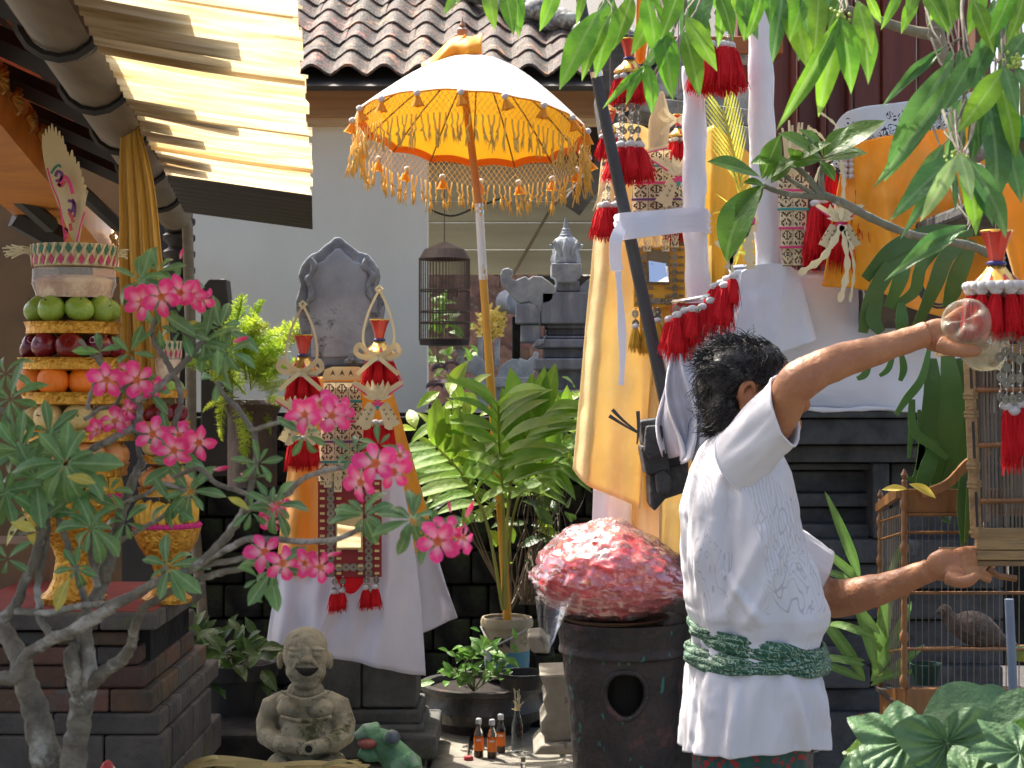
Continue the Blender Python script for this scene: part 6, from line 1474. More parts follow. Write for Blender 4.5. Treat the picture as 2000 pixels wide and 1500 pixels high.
# white sash tied between pole and column
sb = thing('cloth_tie', 'white cloth band tying the black pole to the white column, with a long tail', 'cloth', W(1280, 430, 4.6))
for k, (ya, yb, w_) in enumerate(((424, 414, 13), (436, 424, 14), (450, 436, 15), (462, 446, 12))):
    strap(sb, 'band', [W(1206, ya + 4, 4.7), W(1214, ya, 4.6), W(1280, (ya + yb) / 2 + 3 * math.sin(k * 2), 4.62 - .01 * k), W(1345, yb, 4.74), W(1378, yb + 2, 4.78), W(1384, yb + 3, 4.86)], M(w_ + 3, 4.65), m_wcl, 6, th=.004)
strap(sb, 'tail', [W(1218, 440, 4.6), W(1204, 465, 4.56), W(1202, 500, 4.57), W(1205, 528, 4.58)], M(24, 4.6), m_wcl, 6, th=.002)
strap(sb, 'thin_tail', [W(1207, 528, 4.585), W(1212, 600, 4.58), W(1216, 680, 4.59), W(1213, 752, 4.6)], M(12, 4.6), m_wcl, 8, wf=lambda t: 1.1 - .25 * math.sin(t * 9), th=.001)
# panel on the tall shrine
m_goldb = mat('golden yellow board', (.8, .42, .03), (.7, .33, .02), rough=.5)
lk2 = thing('woven_panel', 'cut cream palm leaf panel with gilt mirror frame behind the black pole', 'hanging panel', W(1285, 690, 4.98))
lamak(lk2, 1282, 292, 455, 82, 104, 4.98, 5, 3)
for k in range(5): inst('cut_leaf', CUT[1], Matrix.Translation(W(1246 + k * 18, 462 + (k % 2) * 8, 4.96)) @ S3(M(15, 5), .03, M(42, 5)), lk2)
for i in range(8):
    t = i / 7; strap(lk2, 'fan_blade', [W(1272 + t * 26, 292, 4.97 - .002 * i), W(1272 + t * 32, 235, 4.96 - .002 * i), W(1284 + t * 14, 178 + (t - .6) ** 2 * 90, 4.96 - .002 * i)], M(11, 5), m_palm, 5, wf=lambda v: 1.2 - .8 * v)
strap(lk2, 'band', [W(1258, 296, 4.95), W(1304, 285, 4.95)], M(7, 5), m_palm, 2); strap(lk2, 'band', [W(1258, 300, 4.947), W(1304, 289, 4.947)], M(2.5, 5), m_pink, 2)
mirror_frame(lk2, 1288, 540, 100, 120, 5.0, m_goldb, mat('dark gilt stud', (.25, .2, .12), rough=.4, metal=.4), 1286, 522, 38, 62)
slab(MB(), 1250, 600, 1330, 690, 5.02, .01).build('tongue', m_goldb, lk2)
for x, y in ((1241, 640), (1262, 645), (1284, 628), (1275, 640)): coinstring(lk2, W(x, 600, 4.96), M(y - 603, 4.96), 2, .012); tassel(lk2, W(x, y, 4.95), M(48, 5), red=False, wdt=1.2)
# chimes
def chime(label, x, y, d, s, segs, group='red tassel chimes hanging by the columns', crown_=True, n=6, r=24):
    t = thing('tassel_chime', label, 'chime', W(x, y - 60 * s, d), group)
    if crown_: crown(t, W(x, y, d), M(72 * s, d))
    yy = y + 4
    for (kind, L, nn) in segs:
        if kind == 't': ring_of_tassels(t, W(x, yy + 4, d), M(r * s, d), M(L, d), nn, wdt=1.15); yy += L * .9
        else:
            for k in range(nn):
                a = 2 * math.pi * (k + .35) / nn; coinstring(t, W(x, yy, d) + V((math.cos(a) * M(r * s * .85, d), math.sin(a) * M(r * s * .8, d), 0)), M(L, d), max(2, int(L / 22)), M(6.5 * s, d))
            yy += L
    MB().tube([W(x, y - 70 * s, d), W(x, y - 300, d + .02)], .0015, 5).build('cord', m_tw, t); return t
chime('red tassel chime with gold crown at the top left of the sash', 1229, 146, 4.75, .95, (('t', 50, 8), ('c', 88, 7), ('t', 72, 7)))
chime('smaller red tassel chime half hidden behind the black pole', 1192, 262, 4.9, .62, (('t', 42, 6), ('c', 96, 5), ('t', 66, 5)), r=26)
chime('red tassel chime hanging highest between the two white columns', 1402, 8, 4.7, .9, (('c', 78, 6), ('t', 88, 8)), crown_=False, r=30)
chime('red tassels peeping out left of the first white column', 1325, 268, 5.0, .6, (('t', 40, 5), ('c', 100, 3), ('t', 60, 4)), r=20)
pst = thing('palm_leaf_ornament', 'cream palm leaf star hanging between the first column and the panel', 'ornament', W(1320, 300, 4.94)); palm_star(pst, W(1325, 340, 4.93), M(105, 4.93)); bow(pst, W(1322, 235, 4.93), M(45, 4.93))
strap(pst, 'leaf_strip', [W(1192, 330, 4.9), W(1172, 380, 4.88), W(1158, 412, 4.87)], M(9, 4.9), m_palm, 5, wf=lambda t: 1 - .8 * t); bow(pst, W(1200, 215, 4.9), M(40, 4.9))
tag(cloth('orange_scarf', m_ocl, [(1245, -40, 4.95), (1262, -42, 4.93), (1280, -40, 4.95)], [(1238, 118, 4.95), (1252, 122, 4.93), (1266, 112, 4.95)], .02, 1.3, ph=1), 'orange scarf hanging behind the leaves beside the gold crown', 'scarf')
# fine palm fronds
m_fine = foliage('fine yellow frond', (.5, .5, .08), (.4, .42, .05), trans=.4)
fp = thing('fine_palm_frond', 'thin yellow green palm frond between the white columns', 'frond', W(1450, 420, 5.0)); FB = leaf_mesh('leaflet', m_fine, .05, .3, .2, .3, ns=5, nx=2)
MB().tube([W(1470, 520, 5.02), W(1448, 360, 5.0), W(1412, 215, 4.98)], .004, 5).build('stalk', m_fine, fp)
for k in range(44):
    t = k / 43; p = W(1468 - 56 * t, 500 - 285 * t, 5.0); sgn = 1 if k % 2 else -1
    inst('leaflet', FB, frame(p, (sgn * .45 + (.2 if t < .5 else -.25), -.3, .9 if t > .35 else rnd.uniform(-.9, .3)), (0, -1, 0), .14), fp)
# ---- second panel + ornaments right
lk3 = thing('woven_panel', 'cut cream palm leaf panel beside the red yarn tassels, right of the taller column', 'hanging panel', W(1550, 520, 4.72))
lamak(lk3, 1549, 335, 520, 66, 40, 4.74, 5, 2, (m_pink, m_teal, m_pink))
for i in range(9):
    t = i / 8; strap(lk3, 'fan_blade', [W(1535 + t * 30, 340, 4.74 - .002 * i), W(1535 + t * 34, 300, 4.72), W(1528 + t * 52, 250 + 20 * math.sin(i * 2), 4.72 - .002 * i)], M(9, 4.7), m_palm, 4, wf=lambda v: 1.2 - .8 * v)
rt = thing('red_yarn_tassels', 'thick red yarn tassels hung beside the orange cloth', 'tassels', W(1640, 260, 4.7))
for x, y, L in ((1592, 400, 115), (1610, 395, 120), (1580, 450, 80), (1635, 400, 130), (1655, 420, 110), (1672, 355, 120), (1684, 370, 95), (1650, 260, 60), (1665, 470, 55), (1700, 450, 30), (1625, 330, 90)):
    tassel(rt, W(x, y, 4.68 + rnd.uniform(-.03, .05)), M(L, 4.7), wdt=.75)
for x in (1650, 1662): 
    for k in range(5): inst('pompom', BALL, Matrix.Translation(W(x, 300 + k * 11, 4.64)) @ S3(.009), rt)
o3 = thing('palm_leaf_ornament', 'cream palm leaf ornament with trailing cut strips over the white cloth', 'ornament', W(1640, 300, 4.6)); palm_star(o3, W(1640, 430, 4.58), M(95, 4.58))
for pts, w_ in (([(1645, 440), (1610, 500), (1560, 535)], 14), ([(1645, 440), (1655, 520), (1640, 590)], 13), ([(1650, 450), (1668, 520), (1660, 590)], 6), ([(1640, 300), (1648, 360), (1642, 430)], 9), ([(1632, 300), (1600, 262), (1580, 250)], 6), ([(1632, 300), (1635, 250), (1603, 220)], 5), ([(1640, 300), (1600, 330), (1590, 380)], 5)):
    strap(o3, 'cut_strip', [W(x, y, 4.56) for x, y in pts], M(w_, 4.56), m_palm, 8, wf=lambda t: .8 + .35 * math.sin(t * 30))
o4 = thing('palm_leaf_ornament', 'cream palm leaf streamers left of the taller white column', 'ornament', W(1470, 420, 4.7))
for pts, w_ in (([(1478, 420), (1440, 440), (1400, 480)], 18), ([(1470, 430), (1440, 480), (1420, 525)], 14), ([(1475, 430), (1462, 470), (1466, 525)], 22), ([(1460, 455), (1430, 500), (1432, 540)], 8)):
    strap(o4, 'cut_strip', [W(x, y, 4.7) for x, y in pts], M(w_, 4.7), m_palm, 8, wf=lambda t: .8 + .3 * math.sin(t * 34))
strap(o4, 'pink_band', [W(1452, 428, 4.68), W(1475, 432, 4.68)], M(12, 4.7), m_pink, 3)
# tray edge with red fringe and white ruffles
rf = thing('tasselled_tray', 'silver rimmed tray with red tassels hanging above the man\'s head', 'tray', W(1360, 600, 4.6))
m_rim = mat('silver rim', (.6, .62, .65), rough=.25, metal=.8, bump=0)
b = MB(); b.tube([V(p) for p in spl([W(1316, 590, 4.75), W(1345, 586, 4.65), W(1385, 578, 4.62), W(1420, 570, 4.7)], 6)], .007, 6); b.build('rim', m_rim, rf, True)
slab(MB(), 1322, 592, 1400, 606, 4.7, .2).build('tray', m_redb, rf)
for x, y, L in ((1308, 626, 68), (1322, 618, 85), (1330, 628, 80), (1338, 610, 80), (1352, 606, 66), (1362, 608, 70), (1372, 602, 60), (1396, 562, 72), (1408, 556, 70), (1420, 548, 75), (1432, 542, 60), (1415, 560, 90), (1388, 590, 70)):
    tassel(rf, W(x, y, 4.6 + rnd.uniform(-.03, .03)), M(L, 4.6), wdt=1.1, tilt=.12)
for x, y in ((1350, 660), (1330, 665), (1410, 610)): strap(rf, 'red_paper', [W(x, y, 4.62), W(x + 4, y + 20, 4.6), W(x - 2, y + 44, 4.61)], M(16, 4.6), mat('thin red paper', (.75, .12, .08), rough=.5, trans=.4), 5, wf=lambda t: 1 - t * .8)
for k in range(4): inst('coin', COIN, Matrix.Translation(W(1322 + k * 14, 605, 4.6)) @ Matrix.Rotation(.5 * k, 4, 'Z') @ S3(.012), rf)
tag(cloth('white_ruffles', m_wcl, [(1286, 680, 4.75), (1320, 660, 4.6), (1370, 640, 4.65), (1440, 600, 4.75)], [(1300, 885, 4.72), (1325, 892, 4.62), (1360, 898, 4.6), (1440, 890, 4.7)], .045, 4.3, ph=.5, nu=110, wr=.02, sag=lambda u, v: V((.02 * math.sin(v * 5 + u * 9), -.03 * math.sin(v * 3.1) * abs(math.sin(u * 8)), .012 * math.sin(u * 31) * v))),
    'white cloth gathered in ruffles behind the man\'s head', 'cloth')
# white covered altar
wb = thing('altar_top', 'white cloth covered altar top above the black stone base', 'altar', W(1600, 800, 4.9))
slab(MB(), 1445, 535, 1900, 800, 4.95, .6).build('block', m_stone2, wb)
def wrapfn(u, v):
    x = 1425 + 520 * u; y = 528 + 272 * v - 12 * math.exp(-((u - .05) * 12) ** 2) + (v < .02) * 0
    p = W(x, y, 4.86); p.y += .02 * fbm(u * 3, v * 2.4, 3) - .012 * math.sin(u * 9 + v * 2) + (.03 if v < .03 else 0); p.z += .006 * math.sin(u * 7) * (1 if v > .95 else .3); return p
b = MB(); b.norecalc = True; b.grid(wrapfn, 90, 40); m_wc2 = mat('bluish white cloth', (.66, .7, .78), (.6, .64, .73), scale=3, rough=.45, bump=.12, bscale=120)
o = b.build('white_cloth', m_wc2, wb, True, autos=180); o.modifiers.new('t', 'SOLIDIFY').thickness = .004
b = MB(); b.norecalc = True; b.grid(lambda u, v: W(1425 + 520 * u, 528 - 6 * math.sin(u * 4), 4.86 + .6 * v) + V((0, 0, .008)), 20, 4); b.build('cloth_top', m_wc2, wb, True)
tag(cloth('white_cloth_flap', m_wc2, [(1448, 530, 4.84), (1480, 516, 4.8), (1530, 516, 4.79), (1560, 532, 4.8)], [(1428, 668, 4.82), (1480, 682, 4.79), (1515, 690, 4.78), (1598, 664, 4.79)], .012, 1.3, ph=1.1, wr=.008), 'white folded cloth corner hanging over the covered altar', 'cloth')
b = MB(); b.tube([W(1425 + i * 26, 799 + 2 * math.sin(i), 4.84) for i in range(21)], [.007 + .002 * math.sin(i * 2) for i in range(21)], 8); b.build('rolled_hem', m_wc2, wb, True)
# black stone base
sb_ = thing('stone_plinth', 'black carved stone plinth with stepped panels behind the man', 'plinth', W(1650, 1500, 5.0))
m_bb = mat('dark grey basalt', (.07, .075, .08), (.03, .033, .036), scale=14, rough=.85, bump=.4, bscale=90, c3=(.11, .11, .11), c3t=.63, c3s=9)
for (x0, y0, x1, y1, d, t_) in ((1440, 803, 1960, 816, 4.84, .7), (1440, 818, 1960, 868, 4.87, .7), (1455, 870, 1960, 903, 4.95, .6), (1455, 905, 1700, 918, 5.02, .5), (1455, 920, 1700, 962, 5.08, .5), (1455, 964, 1700, 990, 5.03, .5), (1455, 992, 1700, 1022, 5.08, .5), (1455, 1024, 1700, 1052, 5.01, .5),
        (1705, 905, 1738, 1052, 4.96, .6), (1740, 905, 1960, 1052, 5.04, .5), (1455, 1054, 1960, 1100, 4.96, .6), (1455, 1102, 1960, 1150, 4.99, .6), (1455, 1152, 1960, 1210, 5.02, .5), (1580, 1212, 1630, 1262, 4.95, .4), (1455, 1212, 1960, 1300, 5.04, .5), (1560, 1264, 1645, 1300, 4.92, .4), (1540, 1302, 1700, 1345, 4.9, .5), (1703, 1302, 1960, 1345, 5.0, .5), (1500, 1347, 1960, 1390, 4.98, .5), (1480, 1392, 1960, 1620, 4.94, .6)):
    slab(MB(), x0, y0, x1, y1, d, t_).build('stone_block', m_bb, sb_, bevel=.007)
# second shrine: batik band + orange cloth + rocks
m_batik = mat('batik cloth', (.62, .64, .68), (.52, .54, .58), scale=4, rough=.6)
def bt(nt):
    n = nt.nodes.new('ShaderNodeTexNoise'); n.inputs['Scale'].default_value = 24; n.inputs['Detail'].default_value = 1.5; n.inputs['Distortion'].default_value = 1.5
    tc = nt.nodes.new('ShaderNodeTexCoord'); nt.links.new(tc.outputs['Object'], n.inputs[0])
    a = nmath(nt, 'ABSOLUTE', nmath(nt, 'SUBTRACT', nmath(nt, 'FRACT', nmath(nt, 'MULTIPLY', n.outputs['Fac'], 7.0)), .5))
    n2 = nt.nodes.new('ShaderNodeTexNoise'); n2.inputs['Scale'].default_value = 9; nt.links.new(tc.outputs['Object'], n2.inputs[0])
    lines = nmath(nt, 'MULTIPLY', nmath(nt, 'LESS_THAN', a, .17), nmath(nt, 'GREATER_THAN', n2.outputs['Fac'], .46))
    n3 = nt.nodes.new('ShaderNodeTexVoronoi'); n3.inputs['Scale'].default_value = 130; nt.links.new(tc.outputs['Object'], n3.inputs[0])
    o = objxyz(nt); zz = nmath(nt, 'SUBTRACT', o[2], nmath(nt, 'MULTIPLY', o[0], .17))
    border = nmath(nt, 'MULTIPLY', nmath(nt, 'LESS_THAN', zz, -.028), nmath(nt, 'LESS_THAN', n3.outputs['Distance'], .42))
    return nmath(nt, 'MAXIMUM', lines, border)
mixin(m_batik, bt, (.03, .03, .035))
tag(cloth('batik_cloth', m_batik, [(1612, 300, 4.62), (1640, 232, 4.58), (1680, 210, 4.55), (1760, 200, 4.54), (1900, 180, 4.6)], [(1640, 340, 4.62), (1655, 292, 4.58), (1700, 272, 4.55), (1780, 260, 4.54), (1900, 245, 4.6)], .006, 2, ph=.5, nu=60, nv=14), 'white and black figured batik cloth band over the orange cloth', 'cloth')
tag(cloth('orange_cloth', m_ocl, [(1655, 282, 4.64), (1700, 270, 4.6), (1780, 256, 4.58), (1920, 240, 4.62)], [(1600, 560, 4.68), (1690, 565, 4.6), (1780, 600, 4.58), (1940, 640, 4.62)], .03, 1.8, ph=2.2, nu=80, nv=60, wr=.014), 'orange cloth wrapped round the right shrine below the batik', 'cloth')
t_rs = t = thing('right_shrine', 'stone shrine wrapped in orange cloth behind the hanging leaves', 'shrine', W(1780, 620, 4.9)); slab(MB(), 1690, 230, 1930, 640, 4.78, .3).build('core', m_stone2, t)
tag(cloth('orange_cloth', m_ocl, [(1925, 350, 3.75), (1960, 360, 3.7), (2040, 330, 3.7)], [(1985, 560, 3.75), (2010, 600, 3.7), (2060, 610, 3.7)], .02, 1, ph=1), 'orange cloth strip at the right edge beside the chime crown', 'cloth')
m_rock = mat('grey mottled rock', (.3, .27, .24), (.13, .12, .115), scale=30, rough=.9, bump=.7, bscale=40)
def rock(label, x, y, rx, ry, d, seed):
    b = MB(); b.norecalc = True; b.ball((0, 0, 0), 1, 24, 16); b.v = [tuple(V((v[0] * M(rx, d), v[1] * M(rx, d) * .8, v[2] * M(ry, d))) * (1 + .28 * fbm(v[0] * 1.1 + seed, v[1] * 1.1, v[2] * 1.1))) for v in b.v]
    c = W(x, y, d); b.v = [tuple(V(v) + c) for v in b.v]; tag(b.build('rock', m_rock, None, True, autos=180), label, 'rock')
rock('smaller rounded grey rock among the hanging leaves', 1908, 296, 26, 22, 4.2, 1); rock('larger grey rock at the right edge under the leaves', 1975, 350, 48, 46, 4.25, 7); rock('low grey rock half hidden by the pale new leaves', 1922, 362, 34, 38, 4.3, 12)
slab(MB(), 1880, 396, 2090, 425, 4.1, .66).build('ledge', m_stone2, t_rs, bevel=.01)
# things far right behind the leaves
t = thing('far_structure', 'dark brown carved post and green boards behind the hanging leaves', 'structure', W(1960, 900, 6.3))
slab(MB(), 1905, -60, 1935, 330, 6.2, .1).build('post', mat('brown carved post', (.2, .09, .05), (.1, .05, .03), scale=8), t); slab(MB(), 1965, -60, 1990, 420, 6.0, .1).build('post', m_tw, t)
slab(MB(), 1850, 228, 2120, 268, 6.3, .08).build('green_board', mat('green painted board', (.03, .25, .07), (.02, .18, .05)), t); slab(MB(), 1850, 270, 2120, 440, 6.5, .1).build('dark_panel', m_tw, t)
slab(MB(), 1880, 440, 2200, 1300, 6.5, .1).build('dark_wall', m_dstone, t)
for k in range(6): slab(MB(), 1905 + k * 18, 150, 1911 + k * 18, 228, 6.35, .02).build('bar', mat('olive bar', (.25, .22, .06)), t)
# ================================================================== MAN
dm = 3.5; um_ = M(1, dm)
def mp(x, y, dy=0): return W(x, y, dm + dy)
m_skin = mat('brown skin', (.4, .175, .08), (.31, .12, .052), scale=9, rough=.48, bump=.5, bscale=90, bdist=.004, c3=(.44, .2, .1), c3t=.6, c3s=14)
m_skin.node_tree.nodes['Principled BSDF'].inputs['Subsurface Weight'].default_value = .08
m_skin.node_tree.nodes['Principled BSDF'].inputs['Subsurface Radius'].default_value = (.02, .008, .004)
man = thing('person', 'man in white printed shirt and green sash reaching both arms toward the cage', 'person', mp(1465, 2060))
b = MB(); b.norecalc = True
def E(x, y, dy, rx, ry, rz, tilt=0): b.ball(mp(x, y, dy), (rx * um_, ry, rz * um_), 24, 16, Matrix.Rotation(R(tilt), 3, 'Y'))
def Tm(pts, n=14, k=4):
    q = spl([tuple(mp(x, y, dy)) + (r * um_,) for x, y, dy, r in pts], k); b.tube([V(p[:3]) for p in q], [max(p[3], .0015) for p in q], n)
# head (profile, facing right)
E(1452, 747, .02, 82, .074, 82); E(1495, 760, .02, 58, .066, 72); E(1512, 810, .02, 44, .055, 62); E(1540, 852, .02, 22, .03, 22); E(1500, 850, .02, 40, .048, 26, -15)
E(1548, 742, .02, 14, .03, 12); Tm([(1548, 752, .02, 9), (1562, 775, .02, 11), (1572, 790, .02, 12), (1560, 800, .02, 10)], 10)      # brow, nose
E(1556, 824, .02, 10, .02, 6); E(1556, 835, .02, 10, .018, 6); E(1530, 790, .0, 22, .05, 20)
for s in (-1, 1):  # ear ring near side / far side
    Tm([(1450, 790, .02 + s * .07, 5), (1446, 772, .02 + s * .083, 7), (1452, 752, .02 + s * .088, 6), (1468, 748, .02 + s * .086, 6), (1472, 762, .02 + s * .078, 5)], 8)
    Tm([(1450, 790, .02 + s * .072, 7), (1452, 800, .02 + s * .07, 8)], 8); E(1461, 772, .02 + s * .068, 12, .012, 22)
Tm([(1462, 800, .02, 50), (1455, 850, .02, 50), (1448, 910, .02, 62)], 16)
# torso
for y, xl, xr, hd in ((930, 1375, 1520, .17), (1000, 1362, 1540, .17), (1100, 1365, 1560, .16), (1200, 1370, 1590, .155), (1300, 1368, 1585, .165), (1400, 1365, 1580, .17)):
    E((xl + xr) / 2, y, .03, (xr - xl) / 2, hd, 75)
# legs under the sarong
for s in (-1, 1):
    Tm([(1470, 1430, .03 + s * .08, 75), (1480, 1700, .03 + s * .09, 55), (1470, 1850, .03 + s * .09, 42), (1465, 2030, .03 + s * .09, 32)])
    Tm([(1455, 2040, .03 + s * .09, 30), (1510, 2046, .03 + s * .1, 28), (1570, 2056, .03 + s * .11, 18)])
# near (right) arm
Tm([(1445, 905, -.08, 40.5), (1488, 862, -.145, 38.6), (1528, 803, -.2, 35.0), (1545, 762, -.228, 35.0), (1560, 745, -.235, 37.7), (1600, 722, -.225, 35.0), (1650, 702, -.21, 32.2), (1700, 688, -.2, 28.5), (1750, 672, -.19, 24.8), (1792, 658, -.18, 23.0), (1812, 652, -.18, 23.9)], 20, 4)
E(1541, 741, -.24, 19, .022, 22)
# near hand: palm, thumb and four fingers wrapped behind the bottle
E(1832, 655, -.17, 34, .022, 32, 8); E(1850, 672, -.185, 26, .018, 20, 10)
Tm([(1835, 672, -.2, 17), (1862, 682, -.215, 14), (1885, 686, -.222, 12), (1905, 686, -.222, 10), (1913, 684, -.22, 7)], 12)
for k, (y0, y1, y2) in enumerate(((628, 610, 600), (642, 630, 622), (656, 650, 645), (668, 668, 668))):
    Tm([(1848, y0 + 4, -.15, 12), (1876, y1, -.125, 10.5), (1902, y2, -.12, 10), (1925 - 3 * k, y2 + 4, -.14, 9), (1938 - 4 * k, y2 + 8, -.165, 7.5)], 10)
# far (left) arm
Tm([(1480, 1030, .12, 44), (1540, 1090, .13, 42), (1598, 1158, .15, 41), (1640, 1168, .13, 39), (1690, 1158, .08, 34), (1740, 1144, .04, 29), (1790, 1124, .0, 24), (1816, 1114, -.02, 23)], 20, 4)
E(1845, 1104, -.03, 36, .022, 32, 8); E(1865, 1122, -.045, 26, .02, 18, 14)
Tm([(1850, 1128, -.05, 15), (1878, 1136, -.07, 12.5), (1896, 1132, -.075, 11), (1908, 1124, -.075, 8)], 12)                    # thumb
for k, (y0, x1, y1, x2, y2) in enumerate(((1086, 1890, 1076, 1915, 1082), (1096, 1894, 1090, 1920, 1098), (1106, 1896, 1104, 1918, 1112), (1116, 1892, 1118, 1912, 1124))):
    Tm([(1862, y0, -.03 + .006 * k, 12.5), (x1, y1, .03 + .008 * k, 11), (x2, y2, .1 + .008 * k, 9.5), (x2 + 20, y2 + 8, .13 + .008 * k, 8)], 10)
body = remesh_obj(b, 'body', m_skin, .0034, 2, man, fn=lambda c: V(c) + V((fbm(c[0] * 26, c[1] * 26, c[2] * 26), fbm(c[1] * 30, c[2] * 30, 7), fbm(c[2] * 28, c[0] * 34, 3))) * .0015)
# glasses + sunlit details
MB().tube([mp(1470, 745, -.062), mp(1520, 748, -.05), mp(1562, 752, -.03)], .0018, 6).build('glasses_arm', m_bp, man, True)
# ---- torso of the shirt (continuous, open below)
SEC = [(838, 1404, 1478, .06), (856, 1388, 1500, .085), (880, 1368, 1520, .13), (920, 1351, 1540, .165), (960, 1343, 1548, .18), (1000, 1337, 1557, .185), (1040, 1335, 1568, .185), (1080, 1336, 1580, .185), (1120, 1339, 1592, .185),
       (1160, 1343, 1604, .185), (1190, 1348, 1613, .185), (1210, 1356, 1612, .178), (1230, 1362, 1600, .17), (1255, 1360, 1594, .168), (1285, 1352, 1598, .172), (1320, 1342, 1606, .18), (1360, 1337, 1611, .186), (1400, 1333, 1612, .19), (1440, 1330, 1609, .192), (1476, 1328, 1604, .194)]
def sec(y):
    for i in range(len(SEC) - 1):
        if SEC[i][0] <= y <= SEC[i + 1][0]:
            t = (y - SEC[i][0]) / (SEC[i + 1][0] - SEC[i][0]); t2 = t
            return [SEC[i][k] * (1 - t2) + SEC[i + 1][k] * t2 for k in (1, 2, 3)]
    return SEC[-1][1:] if y > 1000 else SEC[0][1:]
def shirtP(u, y, off=0):
    a = u * 2 * math.pi; xl, xr, hd = sec(y); cx = (xl + xr) / 2; hw = (xr - xl) / 2 * um_ + off; hd += off
    ca, sa = math.cos(a), math.sin(a); e = .86
    p = mp(cx, y, .03); p.x += hw * math.copysign(abs(ca) ** e, ca); p.y += hd * math.copysign(abs(sa) ** e, sa); return p
def shirt(u, v):
    a = u * 2 * math.pi; y = 838 + (1474 - 42 * max(0, -math.sin(a)) ** .7 - 838) * v
    xl, xr, hd = sec(y); p = shirtP(u, y)
    n = V((math.cos(a), math.sin(a), 0))
    # folds: gathered towards the sash, long diagonals, hem flutes
    g = math.exp(-((y - 1205) / 60) ** 2); g2 = math.exp(-((y - 1300) / 60) ** 2); h = max(0, (y - 1290) / 186) if y > 1290 else 0
    px = (p.x / um_ + 1000)
    diag = math.sin((px * .9 + y * .35) * .045) * .5 + math.sin((px * .6 - y * .25) * .06 + 1.3) * .5
    f = .006 * g * math.sin(u * 46 + 2 * math.sin(u * 9)) + .008 * g2 * math.sin(u * 34) + .012 * h * math.sin(u * 21 + 1) + .006 * h * math.sin(u * 38) + (.006 * diag + .02 * fbm(math.cos(a) * 2.6 + y * .002, math.sin(a) * 2.6, y * .0028) + .005 * fbm(px * .03, y * .012, 4)) * min(1, max(0, (y - 900) / 80)) * (1 - .5 * g)
    # two long soft drag folds
    for (x0, y0, x1, y1, amp, wd) in ((1470, 1010, 1395, 1200, .018, 12), (1500, 1060, 1440, 1205, .015, 10), (1555, 1050, 1590, 1190, .015, 10), (1380, 1000, 1352, 1180, .01, 9), (1420, 1300, 1412, 1460, .016, 9), (1520, 1295, 1560, 1450, .018, 10), (1565, 1300, 1592, 1400, .014, 9), (1400, 1100, 1470, 1200, .012, 9)):
        if y0 - 20 < y < y1 + 20 and math.sin(a) < .3:
            t = (y - y0) / (y1 - y0); xx = x0 + (x1 - x0) * t; f += amp * math.exp(-((px - xx) / wd) ** 2) * math.sin(min(max(t, 0), 1) * math.pi) ** .6
    p += n * f
    if v > .9: p.z += .007 * math.sin(u * 13 + 2.2) * (v - .9) * 10
    return p
m_shirt = mat('white cotton shirt', (.74, .74, .78), (.7, .7, .75), scale=4, rough=.8, bump=.35, bscale=15, bdist=.012, trans=.12, sheen=.2)
def print_(nt):
    tc = nt.nodes.new('ShaderNodeTexCoord')
    n = nt.nodes.new('ShaderNodeTexNoise'); n.inputs['Scale'].default_value = 8.5; n.inputs['Detail'].default_value = 1.8; n.inputs['Distortion'].default_value = 1.3
    mp_ = nt.nodes.new('ShaderNodeMapping'); mp_.inputs['Rotation'].default_value = (0, R(25), 0); mp_.inputs['Scale'].default_value = (1.7, 1, .75)
    nt.links.new(tc.outputs['Object'], mp_.inputs[0]); nt.links.new(mp_.outputs[0], n.inputs[0])
    a = nmath(nt, 'ABSOLUTE', nmath(nt, 'SUBTRACT', nmath(nt, 'FRACT', nmath(nt, 'MULTIPLY', n.outputs['Fac'], 9.0)), .5))
    k = nt.nodes.new('ShaderNodeTexNoise'); k.inputs['Scale'].default_value = 5; nt.links.new(tc.outputs['Object'], k.inputs[0])
    o = objxyz(nt)
    area = nmath(nt, 'MULTIPLY', nmath(nt, 'GREATER_THAN', o[2], -.02), nmath(nt, 'GREATER_THAN', k.outputs['Fac'], .47))
    lines = nmath(nt, 'MULTIPLY', nmath(nt, 'LESS_THAN', a, .075), area)
    # feather hatching
    wv = nt.nodes.new('ShaderNodeTexWave'); wv.inputs['Scale'].default_value = 26; wv.inputs['Distortion'].default_value = 7; wv.inputs['Detail'].default_value = 2
    nt.links.new(mp_.outputs[0], wv.inputs[0])
    k2 = nt.nodes.new('ShaderNodeTexNoise'); k2.inputs['Scale'].default_value = 7; nt.links.new(mp_.outputs[0], k2.inputs[0])
    hat = nmath(nt, 'MULTIPLY', nmath(nt, 'MULTIPLY', nmath(nt, 'GREATER_THAN', wv.outputs['Fac'], .68), nmath(nt, 'GREATER_THAN', k2.outputs['Fac'], .56)), nmath(nt, 'GREATER_THAN', o[2], .06))
    return nmath(nt, 'MULTIPLY', nmath(nt, 'MAXIMUM', lines, nmath(nt, 'MULTIPLY', hat, .6)), .5)
m_shp = m_shirt.copy(); mixin(m_shp, print_, (.34, .32, .36))
b = MB(); b.norecalc = True; b.grid(shirt, 200, 170); so_ = b.build('shirt', m_shp, man, True, autos=180); so_.modifiers.new('t', 'SOLIDIFY').thickness = .003
# black printed curls on the shirt front
b = MB()
for pts in ([(1582, 1100), (1580, 1125), (1588, 1148), (1584, 1170)], [(1572, 1165), (1586, 1150), (1594, 1160), (1600, 1180)], [(1590, 1190), (1600, 1182), (1606, 1192), (1600, 1204), (1592, 1196)]):
    pass
